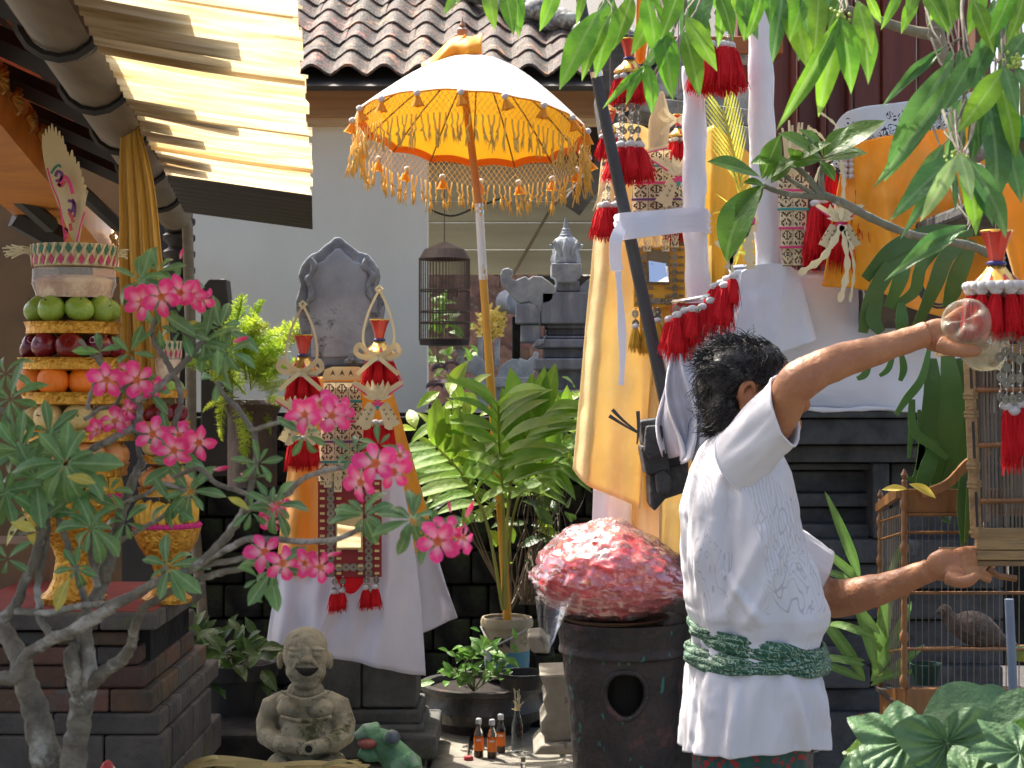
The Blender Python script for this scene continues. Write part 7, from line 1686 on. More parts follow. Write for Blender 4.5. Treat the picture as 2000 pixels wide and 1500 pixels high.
# sleeves
def sleeve(name, c0, c1, ax0, ax1, bx0, bx1, seed, c_mid=None):
    "tube of cloth from armhole ring to opening; ax/bx half axes as vectors"
    def fn(u, v):
        a = u * 2 * math.pi; c = c0.lerp(c1, v); A = ax0.lerp(ax1, v); B_ = bx0.lerp(bx1, v)
        if c_mid is not None: c = c + c_mid * math.sin(v * math.pi)
        k = 1 + .14 * fbm(math.cos(a) * 2.2 + v * .6, math.sin(a) * 2.2, seed + v * .8) * math.sin(v * 2.4) + .05 * math.sin(a * 5 + seed + v * 2) * math.sin(v * 2.2) * (1 - v)
        return c + (A * math.cos(a) + B_ * math.sin(a)) * k
    b = MB(); b.norecalc = True; b.grid(fn, 64, 26)
    o = b.build(name, m_shirt, man, True, autos=180); o.modifiers.new('t', 'SOLIDIFY').thickness = .0035; 
    h = MB(); h.tube([fn(i / 48, 1.0) for i in range(49)], .0028, 6); h.build('sleeve_hem', m_shirt, man, True)
    return fn
fn1 = sleeve('sleeve', mp(1440, 905, -.09), mp(1532, 802, -.205), (mp(1388, 868) - mp(1466, 960)) * .5, (mp(1503, 744) - mp(1548, 866)) * .5, V((-.03, -.06, -.032)), V((-.024, -.05, -.026)), 3)
h = MB(); h.tube([fn1(i / 40, .02) + (mp(1440, 905, -.09) - fn1(i / 40, .02)) * -.02 for i in range(41)], .002, 5); h.build('armhole_seam', m_shirt, man, True)
sleeve('sleeve', mp(1520, 1075, .09), mp(1606, 1122, .16), V((.03, 0, .055)), V((.022, 0, .05)), V((0, .05, 0)), V((0, .055, 0)), 8)
b = MB(); b.norecalc = True    # yoke closing shoulder to neck
b.grid(lambda u, v: mp(1388 + 50 * v, 842 + 30 * v, 0) .lerp(mp(1450, 905, .0), 0) + V((0, -.16 * (u - .5) * 2 * v ** .6, -.03 * (abs(u - .5) * 2) ** 2)), 20, 8)
# collar
c_ = MB(); c_.tube([V((mp(1442 + 42 * math.cos(a), 845 + 9 * math.cos(a + .5), 0).x, dm + .03 + .062 * math.sin(a), mp(0, 842 + 10 * math.cos(a), 0).z)) for a in [i * 6.2832 / 30 for i in range(31)]], .006, 8); c_.build('collar', m_shirt, man, True)
# sash
m_sash = mat('green patterned sash', (.025, .11, .055), (.02, .08, .05), scale=9, rough=.6, bump=.3, bscale=60, c3=(.5, .04, .14), c3t=.7, c3s=12)
def zig(nt):
    tc = nt.nodes.new('ShaderNodeTexCoord'); wv = nt.nodes.new('ShaderNodeTexWave'); wv.inputs['Scale'].default_value = 34; wv.inputs['Distortion'].default_value = 11; wv.inputs['Detail'].default_value = 1.2; wv.inputs['Detail Scale'].default_value = 2.4
    wv.bands_direction = 'DIAGONAL'; nt.links.new(tc.outputs['Object'], wv.inputs[0]); return nmath(nt, 'MULTIPLY', nmath(nt, 'GREATER_THAN', wv.outputs['Fac'], .77), .8)
mixin(m_sash, zig, (.3, .42, .3))
def band(ya, yb, h, off, nm, seed):
    def fn(u, v):
        a = u * 2 * math.pi; t = (1 + math.cos(a)) / 2; y = ya + (yb - ya) * t + (v - .5) * h * (1 + .25 * math.sin(a * 3 + seed))
        q = shirtP(u, min(max(y, 1190), 1320), 0); c = mp(1477, y, .03); q.z = c.z
        n = V((math.cos(a), math.sin(a), 0)); bulge = off + .007 * math.sin(v * math.pi) + .002 * math.sin(v * 22 + math.sin(a * 3 + seed) * 3) + .003 * math.sin(a * 9 + v * 5)
        return q + n * bulge
    b = MB(); b.norecalc = True; b.grid(fn, 120, 20); o = b.build(nm, m_sash, man, True, autos=180); o.modifiers.new('t', 'SOLIDIFY').thickness = .003
band(1226, 1268, 34, .008, 'sash', 1); band(1272, 1282, 34, .011, 'sash', 3)
# sarong
m_sar = mat('patterned sarong', (.02, .1, .085), (.012, .05, .05), scale=20, rough=.7, bump=.2, bscale=40)
def dots(nt):
    tc = nt.nodes.new('ShaderNodeTexCoord'); v_ = nt.nodes.new('ShaderNodeTexVoronoi'); v_.inputs['Scale'].default_value = 55; nt.links.new(tc.outputs['Object'], v_.inputs[0]); return nmath(nt, 'LESS_THAN', v_.outputs['Distance'], .36)
mixin(m_sar, dots, (.3, .02, .025))
b = MB(); b.norecalc = True
b.grid(lambda u, v: (lambda a, y: mp(1470 + (118 - 14 * v) * math.cos(a) * (1 + .03 * math.sin(a * 7)), y, .03 + .165 * math.sin(a) * (1 + .03 * math.sin(a * 9))))(u * 6.2832, 1440 + 560 * v), 80, 20)
b.build('sarong', m_sar, man, True, autos=180)
# hair: cap + curls
m_hair = mat('black grey hair', (.022, .019, .018), (.008, .007, .007), scale=30, rough=.42, bump=.9, bscale=90, c3=(.09, .085, .08), c3t=.64, c3s=24, stretch=(1, 1, 1))
b = MB(); b.norecalc = True
for (x, y, dy, rx, ry, rz) in ((1447, 742, .02, 83, .083, 84), (1418, 790, .02, 46, .078, 48), (1482, 708, .02, 48, .078, 42), (1410, 815, .02, 34, .06, 26), (1500, 735, .02, 26, .075, 26)): E(x, y, dy, rx, ry, rz)
b.v = [tuple(V(v) + (V(v) - mp(1450, 750, .02)).normalized() * .012 * fbm(v[0] * 28, v[1] * 28, v[2] * 28)) for v in b.v]
b.v = b.v
hair = remesh_obj(b, 'hair', m_hair, .005, 1, man)
# uncover ear and temple: hair is cut away by moving its verts inward near the ear on both sides
me = hair.data; cc = WL[hair]
for v in me.vertices:
    p = v.co + cc; x = p.x / um_ + 1000; y = 750 - (p.z - CAMZ) / um_
    k = math.exp(-(((x - 1468) / 26) ** 2 + ((y - 785) / 30) ** 2)) + (1 if x > 1500 and y > 742 else 0) * .5
    k = min(k, 1); v.co.y += (dm + .02 - p.y) * .42 * k
b = MB(); b.norecalc = True; q = random.Random(11)
hv = [(v.co + cc, v.normal.copy()) for v in me.vertices]; g0 = V((-.7, 0, -.75))
for k in range(3400):
    p0, n = q.choice(hv)
    if n.x > .8 and p0.z < mp(0, 760).z: continue
    L = q.uniform(.016, .046); t0 = g0 - n * g0.dot(n)
    if n.z > .6: t0 = V((-.9, q.uniform(-.6, .6), .1))
    flow = (t0.normalized() + V((q.uniform(-.22, .22), q.uniform(-.22, .22), q.uniform(-.2, .2))) + V((fbm(p0.x * 22, p0.y * 22, p0.z * 22), fbm(p0.z * 22, p0.x * 22, 3), fbm(p0.y * 22, p0.z * 22, 9))) * .9).normalized(); side = n.cross(flow); cu = q.choice((-1, 1)) * q.uniform(.2, .9); li = q.uniform(.0, .22)
    b.tube([p0 - n * .002 + flow * L * t + side * math.sin(t * 3.5 * cu) * L * .3 + n * L * li * math.sin(t * 2.2) for t in (0, .25, .5, .75, 1)], [.0012, .0011, .001, .0007, .0003], 3, False)
for k in range(110):     # loose curls at crown and nape
    if k % 2: x0, y0, dx, dy_ = 1400 + q.uniform(-30, 80), 668 + q.uniform(-4, 16), q.uniform(-.4, .8), q.uniform(.3, 1)
    else: x0, y0, dx, dy_ = 1368 + q.uniform(-6, 20), q.uniform(700, 828), -q.uniform(.3, 1), q.uniform(-.6, .7)
    p0 = mp(x0, y0, q.uniform(-.05, .06)); L = q.uniform(.015, .04); d_ = V((dx, q.uniform(-.5, .5), dy_)).normalized(); s_ = V((d_.z, 0, -d_.x)); c_ = q.choice((-1, 1))
    pts = [p0 + d_ * L * math.sin(t * 1.7) + s_ * c_ * L * .6 * (1 - math.cos(t * 2.4)) * .6 for t in (0, .2, .4, .6, .8, 1)]
    b.tube(pts, [.0008, .0008, .0007, .0006, .0005, .0002], 3, False)
b.build('curls', m_hair, man, True, autos=180)
# bottle held in the near hand: bottom faces the camera
m_pet_ = bpy.data.materials.new('dusty clear plastic'); m_pet_.use_nodes = True; nt = m_pet_.node_tree; g = nt.nodes['Principled BSDF']; g.inputs['Base Color'].default_value = (.62, .6, .45, 1); g.inputs['Roughness'].default_value = .12; g.inputs['Specular IOR Level'].default_value = .9
tb = nt.nodes.new('ShaderNodeBsdfTransparent'); tb.inputs[0].default_value = (.92, .92, .84, 1); ms = nt.nodes.new('ShaderNodeMixShader'); lw = nt.nodes.new('ShaderNodeLayerWeight'); lw.inputs[0].default_value = .5
nt.links.new(nmath(nt, 'MULTIPLY_ADD', lw.outputs['Facing'], .5, .16), ms.inputs[0]); nt.links.new(tb.outputs[0], ms.inputs[1]); nt.links.new(g.outputs[0], ms.inputs[2]); nt.links.new(ms.outputs[0], nt.nodes['Material Output'].inputs[0])
axb = (mp(1950, 715, -.04) - mp(1880, 622, -.215)).normalized(); Qb = axb.to_track_quat('Z', 'Y').to_matrix(); cb_ = mp(1880, 622, -.215)
prof = [(.001, .008), (.012, .004), (.024, -.006), (.036, -.008), (.046, .0), (.0515, .014), (.052, .03), (.049, .04), (.052, .05), (.052, .085), (.05, .1), (.052, .115), (.05, .15), (.036, .18), (.016, .205), (.014, .225)]
b = MB(); b.lathe(prof, cb_, 60, rad=None, axis=Qb); b2 = []
for i, v in enumerate(b.v):
    r_i = i // 60; a = (i % 60) / 60 * 6.2832
    if r_i < 5:
        f = [.0, .006, .012, .01, .003][r_i] * (1 + math.cos(5 * a)) / 2; v = tuple(V(v) + axb * f)
    b2.append(v)
b.v = b2; o = b.build('plastic_bottle', m_pet_, None, True, autos=180); tag(o, 'crumpled clear plastic bottle held bottom out in the raised hand', 'bottle')

# ================================================================== FOREGROUND RIGHT
# chime in front
def _chime_front():
    d = 3.34; t = thing('tassel_chime', 'large near red tassel chime with gold crown and coins at the right edge', 'chime', W(1945, 400, d), 'red tassel chimes hanging by the columns')
    crown(t, W(1946, 568, d), M(116, d))
    ring_of_tassels(t, W(1950, 572, d), M(52, d), M(92, d), 12, wdt=.9)
    for k in range(13):
        a = -math.pi / 2 + (k - 6) * .26; inst('pompom', BALL, Matrix.Translation(W(1950, 560, d) + V((math.cos(a) * M(60, d), math.sin(a) * M(60, d), 0))) @ S3(.0125, .0125, .0105), t)
    for (x, y0, y1) in ((1953, 600, 800), (1977, 595, 806), (1992, 610, 800), (1965, 640, 800), (2012, 600, 800)):
        L = M(y1 - y0, d); p = W(x, y0, d - .04); b = MB(); b.tube([p, p + V((.002, 0, -L))], .0009, 4)
        for k in range(14): b.ball(p + V((0, -.001, -L * (k + .4) / 14)), .0026, 8, 5)
        b.build('bead_string', m_silv, t, True, autos=180)
        for k in range(5): inst('coin', COIN, Matrix.Translation(p + V((rnd.uniform(-.002, .002), -.004, -L * (k + .5) / 5.2))) @ Matrix.Rotation(rnd.uniform(-.5, .5), 4, 'Z') @ S3(.0098), t)
    for x, y in ((1966, 795), (1995, 790), (2015, 795), (1980, 805)): tassel(t, W(x, y, d - .03), M(118, d), wdt=.6)
    MB().tube([W(1945, 450, d), W(1944, 200, d + .1), W(1940, -120, d + .2)], .0012, 5).build('cord', m_tw, t)
_chime_front()
# upper cage (held)
m_cw = mat('worn amber wood', (.27, .12, .035), (.14, .06, .018), scale=6, rough=.42, bump=.25, bscale=40, stretch=(3, 3, .5), coat=.2)
m_cw2 = mat('weathered cage board', (.36, .24, .1), (.16, .1, .045), scale=5, rough=.55, bump=.35, bscale=40, stretch=(.5, 3, 4), c3=(.1, .08, .05), c3t=.6, c3s=8)
m_bar = mat('grey bamboo bars', (.2, .17, .13), (.08, .07, .055), scale=20, rough=.6, rand=.4)
dc = 3.56
uc = thing('bird_cage', 'tall brown wooden bird cage held up by the man at the right edge', 'bird cage', W(2020, 1110, dc))
def postx(par, x0, y0, x1, y1, d, w_, m, rings=(), nm='corner_post'):
    b = MB(); a = W(x0, y0, d); e = W(x1, y1, d); b.tube([a, e], M(w_, d) * .62, 4); o = b.build(nm, m, par, bevel=.003)
    for t in rings: p = a.lerp(e, t); MB().tube([p - (e - a).normalized() * .003, p + (e - a).normalized() * .003], M(w_, d) * .72, 4).build('ring', m, par)
    for i in range(len(rings) - 1):
        if rings[i + 1] - rings[i] > .1:
            p = a.lerp(e, rings[i] + .03) ; q_ = a.lerp(e, rings[i + 1] - .03); MB().tube([p + V((0, -M(w_, d) * .44, 0)), q_ + V((0, -M(w_, d) * .44, 0))], M(w_, d) * .16, 6).build('groove', m_raft, par)
postx(uc, 1892, 690, 1907, 1050, dc, 20, m_cw2, (.02, .22, .24, .32, .34, .6, .62, .7, .72, .97))
postx(uc, 2150, 690, 2160, 1050, dc, 20, m_cw2, (.22, .34, .6))
postx(uc, 1912, 700, 1922, 1020, dc + .26, 16, m_cw2)
slab(MB(), 1908, 1032, 2170, 1075, dc - .012, .02).build('base_board', m_cw2, uc, bevel=.003); slab(MB(), 1906, 1076, 2172, 1094, dc - .018, .03).build('base_board', m_cw2, uc, bevel=.003); slab(MB(), 1903, 1095, 2172, 1106, dc - .012, .3).build('base_board', m_cw2, uc, bevel=.003)
b = MB(); b.add([W(1909, 1034, dc), W(1909, 1104, dc), W(1912, 1084, dc + .26), W(1912, 1014, dc + .26)], [(0, 1, 2, 3)]); o = b.build('base_board', m_cw2, uc); o.modifiers.new('t', 'SOLIDIFY').thickness = .012
for y in (758, 866, 975, 700): MB().tube([W(1903, y + 4, dc), W(2170, y, dc)], .0055, 8).build('rail', m_cw, uc, True)
barm = MB().tube([(0, 0, 0), (0, 0, -1)], 1, 5).mesh('bar', m_bar, True)[0]
for k in range(34):
    p = W(1912 + k * 7.4 + .35, 690, dc + .006); inst('bar', barm, Matrix.Translation(p) @ Matrix.Rotation(R(-1), 4, 'Y') @ Matrix.Diagonal((.0026, .0026, M(345, dc), 1)), uc)
    p = W(1918 + k * 6.9, 700, dc + .27); inst('bar', barm, Matrix.Translation(p) @ Matrix.Diagonal((.0028, .0028, M(315, dc), 1)), uc)
for k in range(14):
    p = W(1902 + k, 692, dc + .02 + k * .018); inst('bar', barm, Matrix.Translation(p + V((.004, 0, 0))) @ Matrix.Rotation(R(-1), 4, 'Y') @ Matrix.Diagonal((.0026, .0026, M(345, dc), 1)), uc)
slab(MB(), 1895, 672, 2172, 692, dc - .005, .3).build('top_board', m_cw2, uc)
b = MB(); b.tube([W(1965, 980, dc + .02), W(1968, 1130, dc + .01)], .003, 6); b.build('hanging_wire', m_silv, uc)
b = MB(); b.tube([W(1930, 1110, dc), W(1950, 1125, dc), W(1985, 1130, dc)], .008, 6); b.build('foot', m_cw, uc, True)
# lower cage
dl_ = 3.85
lc = thing('bird_cage', 'amber wooden bird cage with turned posts standing behind the big leaves, a dove inside', 'bird cage', W(1850, 1420, dl_))
def turned(par, x, y0, y1, d, w_):
    a = W(x, y0, d); h = M(y1 - y0, d); r = M(w_, d) / 2
    prof = [(r * .9, 0)]; n = 14
    for i in range(n):
        t = (i + .5) / n; k = 1.0 if i % 3 else 1.35; prof += [(r * .8, t - .03), (r * k, t - .012), (r * k, t + .012), (r * .8, t + .03)]
    prof += [(r * .9, 1), (r * .5, 1.01), (r * 1.1, 1.03), (r * .2, 1.06)]
    MB().lathe([(q, z * h) for q, z in prof], W(x, y1, d), 14).build('turned_post', m_cw, par, True, autos=40)
turned(lc, 1766, 940, 1345, dl_, 13); turned(lc, 1719, 978, 1345, dl_ + .33, 11); turned(lc, 2080, 940, 1345, dl_, 13)
slab(MB(), 1772, 1345, 2090, 1400, dl_ - .01, .02).build('base_board', m_cw, lc, bevel=.004)
b = MB(); b.add([W(1766, 1342, dl_), W(1766, 1405, dl_), W(1718, 1412, dl_ + .36), W(1718, 1348, dl_ + .36)], [(0, 1, 2, 3)]); o = b.build('side_board', m_cw, lc); o.modifiers.new('t', 'SOLIDIFY').thickness = .02
slab(MB(), 1770, 955, 2080, 1003, dl_ + .01, .015).build('top_board', m_cw, lc, bevel=.003)
b = MB(); b.add([W(1762, 948, dl_), W(1762, 972, dl_), W(1720, 1000, dl_ + .34), W(1720, 985, dl_ + .34)], [(0, 1, 2, 3)]); o = b.build('side_rail', m_cw, lc); o.modifiers.new('t', 'SOLIDIFY').thickness = .014
strap(lc, 'curved_rail', [W(1800, 965, dl_), W(1850, 945, dl_ - .02), W(1890, 905, dl_ - .02), W(1930, 880, dl_)], .02, m_cw, 6, th=.008)
for y in (1005, 1040, 1158, 1268): MB().tube([W(1768, y, dl_ + .005), W(2080, y, dl_ + .005)], .0038, 8).build('rail', m_cw, lc, True); MB().tube([W(1764, y, dl_), W(1720, y + 14 if y < 1100 else y + 8, dl_ + .33)], .0035, 6).build('rail', m_cw, lc, True)
for k in range(24):
    p = W(1776 + k * 12.6, 1003, dl_ + .01); inst('bar', barm, Matrix.Translation(p) @ Matrix.Diagonal((.0013, .0013, M(345, dl_), 1)), lc)
    p = W(1776 + k * 12.6, 1003, dl_ + .34); inst('bar', barm, Matrix.Translation(p) @ Matrix.Diagonal((.0013, .0013, M(330, dl_), 1)), lc)
for k in range(12):
    p = W(1762, 985, dl_).lerp(W(1722, 1000, dl_ + .33), (k + .5) / 12); inst('bar', barm, Matrix.Translation(p) @ Matrix.Diagonal((.0014, .0014, M(360, dl_), 1)), lc)
MB().tube([W(1800, 1268, dl_ + .16), W(2080, 1262, dl_ + .16)], .006, 8).build('perch', m_cw, lc, True)
slab(MB(), 1772, 1392, 2080, 1400, dl_, .34).build('floor', m_dark, lc)
MB().lathe([(.03, 0), (.04, .05), (.036, .05), (.03, .01)], W(1808, 1335, dl_ + .18), 16).build('seed_cup', mat('dark green cup', (.01, .06, .045)), lc, True)
MB().lathe([(.02, 0), (.03, .03), (.028, .03), (.02, .005)], W(2000, 1290, dl_ + .05), 16).build('seed_cup', mat('yellow green cup', (.4, .4, .03), (.03, .3, .2), scale=8), lc, True)
# dove
m_dove = mat('barred grey brown plumage', (.13, .1, .09), (.06, .045, .04), scale=50, rough=.8, bump=.6, bscale=90)
dd_ = dl_ + .16; ud = M(1, dd_)
def dp(x, y, dy=0): return W(x, y, dd_ + dy)
b = MB(); b.norecalc = True
q = spl([tuple(dp(1862, 1215)) + (16 * ud,), tuple(dp(1885, 1222)) + (31 * ud,), tuple(dp(1912, 1230)) + (33 * ud,), tuple(dp(1935, 1240)) + (24 * ud,), tuple(dp(1960, 1252)) + (11 * ud,), tuple(dp(1985, 1262)) + (6 * ud,)], 5); b.tube([V(p[:3]) for p in q], [p[3] for p in q], 16)
b.ball(dp(1846, 1193), (14 * ud, .0145, 13 * ud), 14, 10); b.tube([dp(1848, 1198), dp(1868, 1222)], [11 * ud, 20 * ud], 12); b.tube([dp(1834, 1193), dp(1827, 1197), dp(1824, 1200)], [4 * ud, 2 * ud, 1 * ud], 8)
dv = remesh_obj(b, 'dove', m_dove, .0025, 3); tag(dv, 'small grey brown dove perched inside the lower cage', 'dove')
for s in (-1,):
    b = MB(); b.ball(dp(1915, 1226, -.026), (36 * ud, .009, 20 * ud), 16, 8, Matrix.Rotation(R(14), 3, 'Y')); b.build('wing', mat('wing', (.15, .11, .1), (.07, .05, .05), scale=60, rough=.8, bump=.8), dv, True)
    MB().ball(dp(1841, 1192, -.0135), .0026, 8, 6).build('eye', m_hole, dv, True); 
    for x in (1895, 1910): MB().tube([dp(x, 1255), dp(x, 1266)], .002, 6).build('leg', mat('pink leg', (.4, .15, .12)), dv)
# pipe
b = MB(); b.tube([W(1971, 1170, 3.1), W(1988, 1560, 3.1)], .0085, 16); tag(b.build('grey_pipe', mat('blue grey plastic pipe', (.16, .2, .27), (.1, .13, .18), scale=5, rough=.5), None, True), 'upright blue grey plastic pipe in front of the lower cage', 'pipe')
# large leaves at the bottom right
m_big = foliage('big dark leaf', (.1, .2, .075), (.065, .14, .05), rib=(.15, .26, .11), rough=.5, trans=.15, rand=.1, ribw=.012, vein=7)
m_bigl = foliage('big bright leaf', (.2, .36, .03), (.12, .26, .02), rib=(.35, .48, .12), rough=.35, trans=.4, rand=.1, ribw=.012, vein=8)
def lobed(nm, m, lobes):
    "leaf with lobed outline, radial grid; lobes = list of (angle deg, radius)"
    b = MB(); b.norecalc = True; n = 96; rings = 8
    def rr(a):
        a = a % 360; L_ = lobes + [(lobes[0][0] + 360, lobes[0][1])]
        if a < L_[0][0]: a += 360
        for i in range(len(L_) - 1):
            if L_[i][0] <= a <= L_[i + 1][0]: t = (a - L_[i][0]) / (L_[i + 1][0] - L_[i][0]); return L_[i][1] * (1 - t) + L_[i + 1][1] * t
        return .5
    b.v.append((0, 0, 0))
    for j in range(1, rings + 1):
        for k in range(n):
            a = 360 * k / n; r = rr(a) * j / rings; x, y = r * math.sin(R(a)), r * math.cos(R(a))
            b.v.append((x, y, .07 * abs(x) - .22 * (x * x + y * y) + .018 * math.sin(y * 22) * min(1, abs(x) * 4) + .02 * math.sin(a * .2)))
    for k in range(n): b.f.append((0, 1 + k, 1 + (k + 1) % n)); b.m.append(0)
    for j in range(rings - 1):
        for k in range(n): b.f.append((1 + j * n + k, 1 + (j + 1) * n + k, 1 + (j + 1) * n + (k + 1) % n, 1 + j * n + (k + 1) % n)); b.m.append(0)
    return b.mesh(nm, m, True, False, 180)[0]
LOB = [(0, .75), (22, .42), (52, .62), (80, .36), (112, .5), (150, .3), (180, .16), (210, .3), (248, .5), (280, .36), (308, .62), (338, .42)]
LB1 = lobed('leaf', m_big, LOB); LB2 = leaf_mesh('leaf', m_bigl, .62, .42, .12, .5, ns=14, nx=8, wave=.04); LB3 = leaf_mesh('leaf', m_big, .6, .4, .15, .5, ns=14, nx=8, wave=.03)
bl = thing('broad_leaved_plant', 'plant with large lobed dark green leaves in the bottom right corner', 'plant', W(1830, 1900, 2.9))
m_stm = mat('green petiole', (.12, .2, .05))
for (x, y, d, dx, dz, s, me, nz) in ((1770, 1450, 2.7, -.9, -.25, 200, LB1, 0), (1650, 1470, 2.85, .8, .12, 230, LB2, 0), (1850, 1450, 2.68, .15, -1, 225, LB1, .1), (1920, 1440, 2.8, .6, .5, 190, LB3, 0), (1990, 1470, 2.6, -.6, .1, 160, LB1, 0), (1800, 1400, 3.0, .9, .35, 190, LB3, 0), (1700, 1530, 2.65, .7, -.2, 190, LB1, 0), (2000, 1390, 2.95, -.8, .3, 150, LB3, 0), (1900, 1520, 2.6, 1, .1, 170, LB1, 0), (1960, 1420, 2.75, .9, -.2, 120, LB2, 0)):
    p = W(x, y, d); inst('leaf', me, frame(p, (dx, -.25, dz), (0, -.75, .75 + nz), M(s, d)), bl)
    b = MB(); b.tube([V(q) for q in spl([WL[bl], WL[bl].lerp(p, .6) + V((0, .05, 0)), p], 5)], .005, 6); b.build('petiole', m_stm, bl, True)
# strappy leaves behind the man's far arm
m_blade = foliage('long strap leaf', (.13, .27, .05), (.08, .19, .03), rib=(.2, .34, .1), rough=.35, trans=.35, rand=.2, vein=.001)
BLD = [leaf_mesh('leaf', m_blade, .12, .35, .3, dr, ns=16, nx=2, power=.7) for dr in (.2, .9, 1.5)]
sp_ = thing('strap_leaved_plant', 'strappy green plant between the man and the lower cage', 'plant', W(1690, 1330, 4.2))
for (x, y, a, L, k, dy) in ((1680, 1130, -22, 180, 0, 0), (1688, 1140, -50, 150, 0, .05), (1700, 1150, -62, 130, 1, .1), (1690, 1330, -30, 200, 1, -.1), (1700, 1330, 28, 190, 1, -.1), (1690, 1330, -62, 130, 1, -.12), (1705, 1320, 8, 230, 0, -.05), (1700, 1340, 50, 150, 1, -.1), (1690, 1300, -70, 120, 2, -.15), (1710, 1310, -12, 200, 1, -.15), (1700, 1330, 72, 110, 1, -.15), (1720, 1240, -40, 150, 1, -.2), (1715, 1250, -60, 130, 2, -.2), (1690, 1290, -82, 110, 1, -.12), (1725, 1150, 20, 120, 0, 0)):
    inst('leaf', BLD[k], frame(W(x, y, 4.15 + dy), (math.sin(R(a)), -.25, math.cos(R(a))), (0, -1, .3), M(L, 4.15) * 1.05), sp_)
# curled dry orange leaf + yellow leaf on the cage
inst('x', None, Matrix()) if 0 else None
DRY = leaf_mesh('dry_leaf', mat('dry orange leaf', (.4, .12, .03), (.25, .06, .02), rough=.5), .35, .4, .5, 1.2)
tag(inst('dry_leaf', DRY, frame(W(1660, 1405, 4.3), (1, -.1, .05), (0, -1, .4), M(75, 4.3))), 'curled dry orange leaf beside the lower cage base', 'leaf')
YL = leaf_mesh('dry_leaf', mat('fallen yellow leaf', (.75, .6, .12), (.65, .5, .06), scale=5, rough=.5, trans=.3), .32, .5, .3, .5)
tag(inst('dry_leaf', YL, frame(W(1775, 945, 3.8), (1, -.1, -.3), (0, -.9, .6), M(66, 3.8))), 'pale yellow fallen leaf lying on the lower cage top', 'leaf')
tag(inst('dry_leaf', YL, frame(W(1772, 955, 3.8), (-1, -.1, .15), (0, -.9, .6), M(50, 3.8))), 'small yellow leaf tip left of the turned post top', 'leaf')

# ================================================================== STAGHORN FERN
m_stag = foliage('staghorn frond', (.1, .22, .05), (.06, .15, .035), rough=.45, trans=.25, rand=.2)
sf = thing('staghorn_fern', 'staghorn fern with forked dark green fronds hanging by the raised arm', 'fern', W(1800, 480, 3.95))
def sfr(pts, w_, d=3.95, forks=()):
    strap(sf, 'frond', [W(x, y, d + dy) for x, y, dy in pts], M(w_, d), m_stag, 8, wf=lambda t: .55 + .75 * math.sin(min(t * 1.2, 1) * 2.4) * (1 - .75 * t ** 3), th=.001)
for pts, w_ in (([(1900, 455, 0), (1820, 455, -.05), (1740, 490, -.1), (1690, 545, -.08)], 28), ([(1790, 470, -.05), (1740, 520, -.1), (1700, 590, -.1), (1685, 650, -.08)], 26), ([(1770, 480, -.05), (1760, 540, -.1), (1735, 600, -.08)], 24), ([(1720, 570, -.1), (1705, 620, -.1), (1722, 650, -.1)], 24), ([(1760, 590, -.05), (1762, 630, -.06), (1758, 650, -.05)], 20),
    ([(1890, 470, 0), (1850, 500, -.04), (1825, 560, -.06), (1790, 640, -.02)], 26), ([(1840, 480, 0), (1800, 520, -.05), (1785, 570, -.05), (1740, 600, -.04)], 20), ([(1900, 470, 0), (1870, 540, -.02), (1850, 600, 0)], 30), ([(1700, 700, .05), (1690, 730, .04), (1674, 740, .04)], 12), ([(1745, 690, .04), (1735, 720, .03), (1718, 734, .03)], 10), ([(1760, 690, .02), (1765, 720, .02), (1758, 744, .02)], 12),
    ([(1815, 680, .03), (1800, 740, 0), (1770, 780, -.02), (1750, 810, -.02)], 14), ([(1820, 700, .03), (1822, 780, 0), (1815, 850, 0), (1800, 920, 0)], 34), ([(1850, 690, .03), (1860, 780, 0), (1850, 860, 0), (1830, 960, .02)], 42), ([(1780, 780, -.02), (1785, 840, -.03), (1820, 870, -.03), (1850, 895, -.03)], 16), ([(1785, 780, -.02), (1780, 840, 0), (1775, 895, 0)], 9), ([(1795, 800, 0), (1800, 870, 0), (1790, 930, 0), (1772, 935, 0)], 12),
    ([(1870, 700, .04), (1885, 800, .03), (1875, 900, .03), (1860, 960, .02)], 40), ([(1830, 860, 0), (1810, 920, -.02), (1788, 980, -.02)], 26), ([(1860, 900, 0), (1850, 960, 0), (1848, 1020, -.1)], 24), ([(1880, 930, -.3), (1878, 990, -.3), (1882, 1065, -.3)], 14), ([(1895, 920, -.32), (1893, 980, -.32), (1887, 1060, -.32)], 10)):
    sfr(pts, w_)
wc = MB()
for k in range(3): wc.tube([W(1835 + (48 - 5 * k) * math.cos(a), 535 + (66 - 6 * k) * math.sin(a), 4.1 - .01 * k) for a in [i * 6.2832 / 30 + k for i in range(28)]], .0035, 6)
tag(wc.build('cable_coil', m_bp, None, True), 'coil of black cable hanging behind the staghorn fern', 'cable')

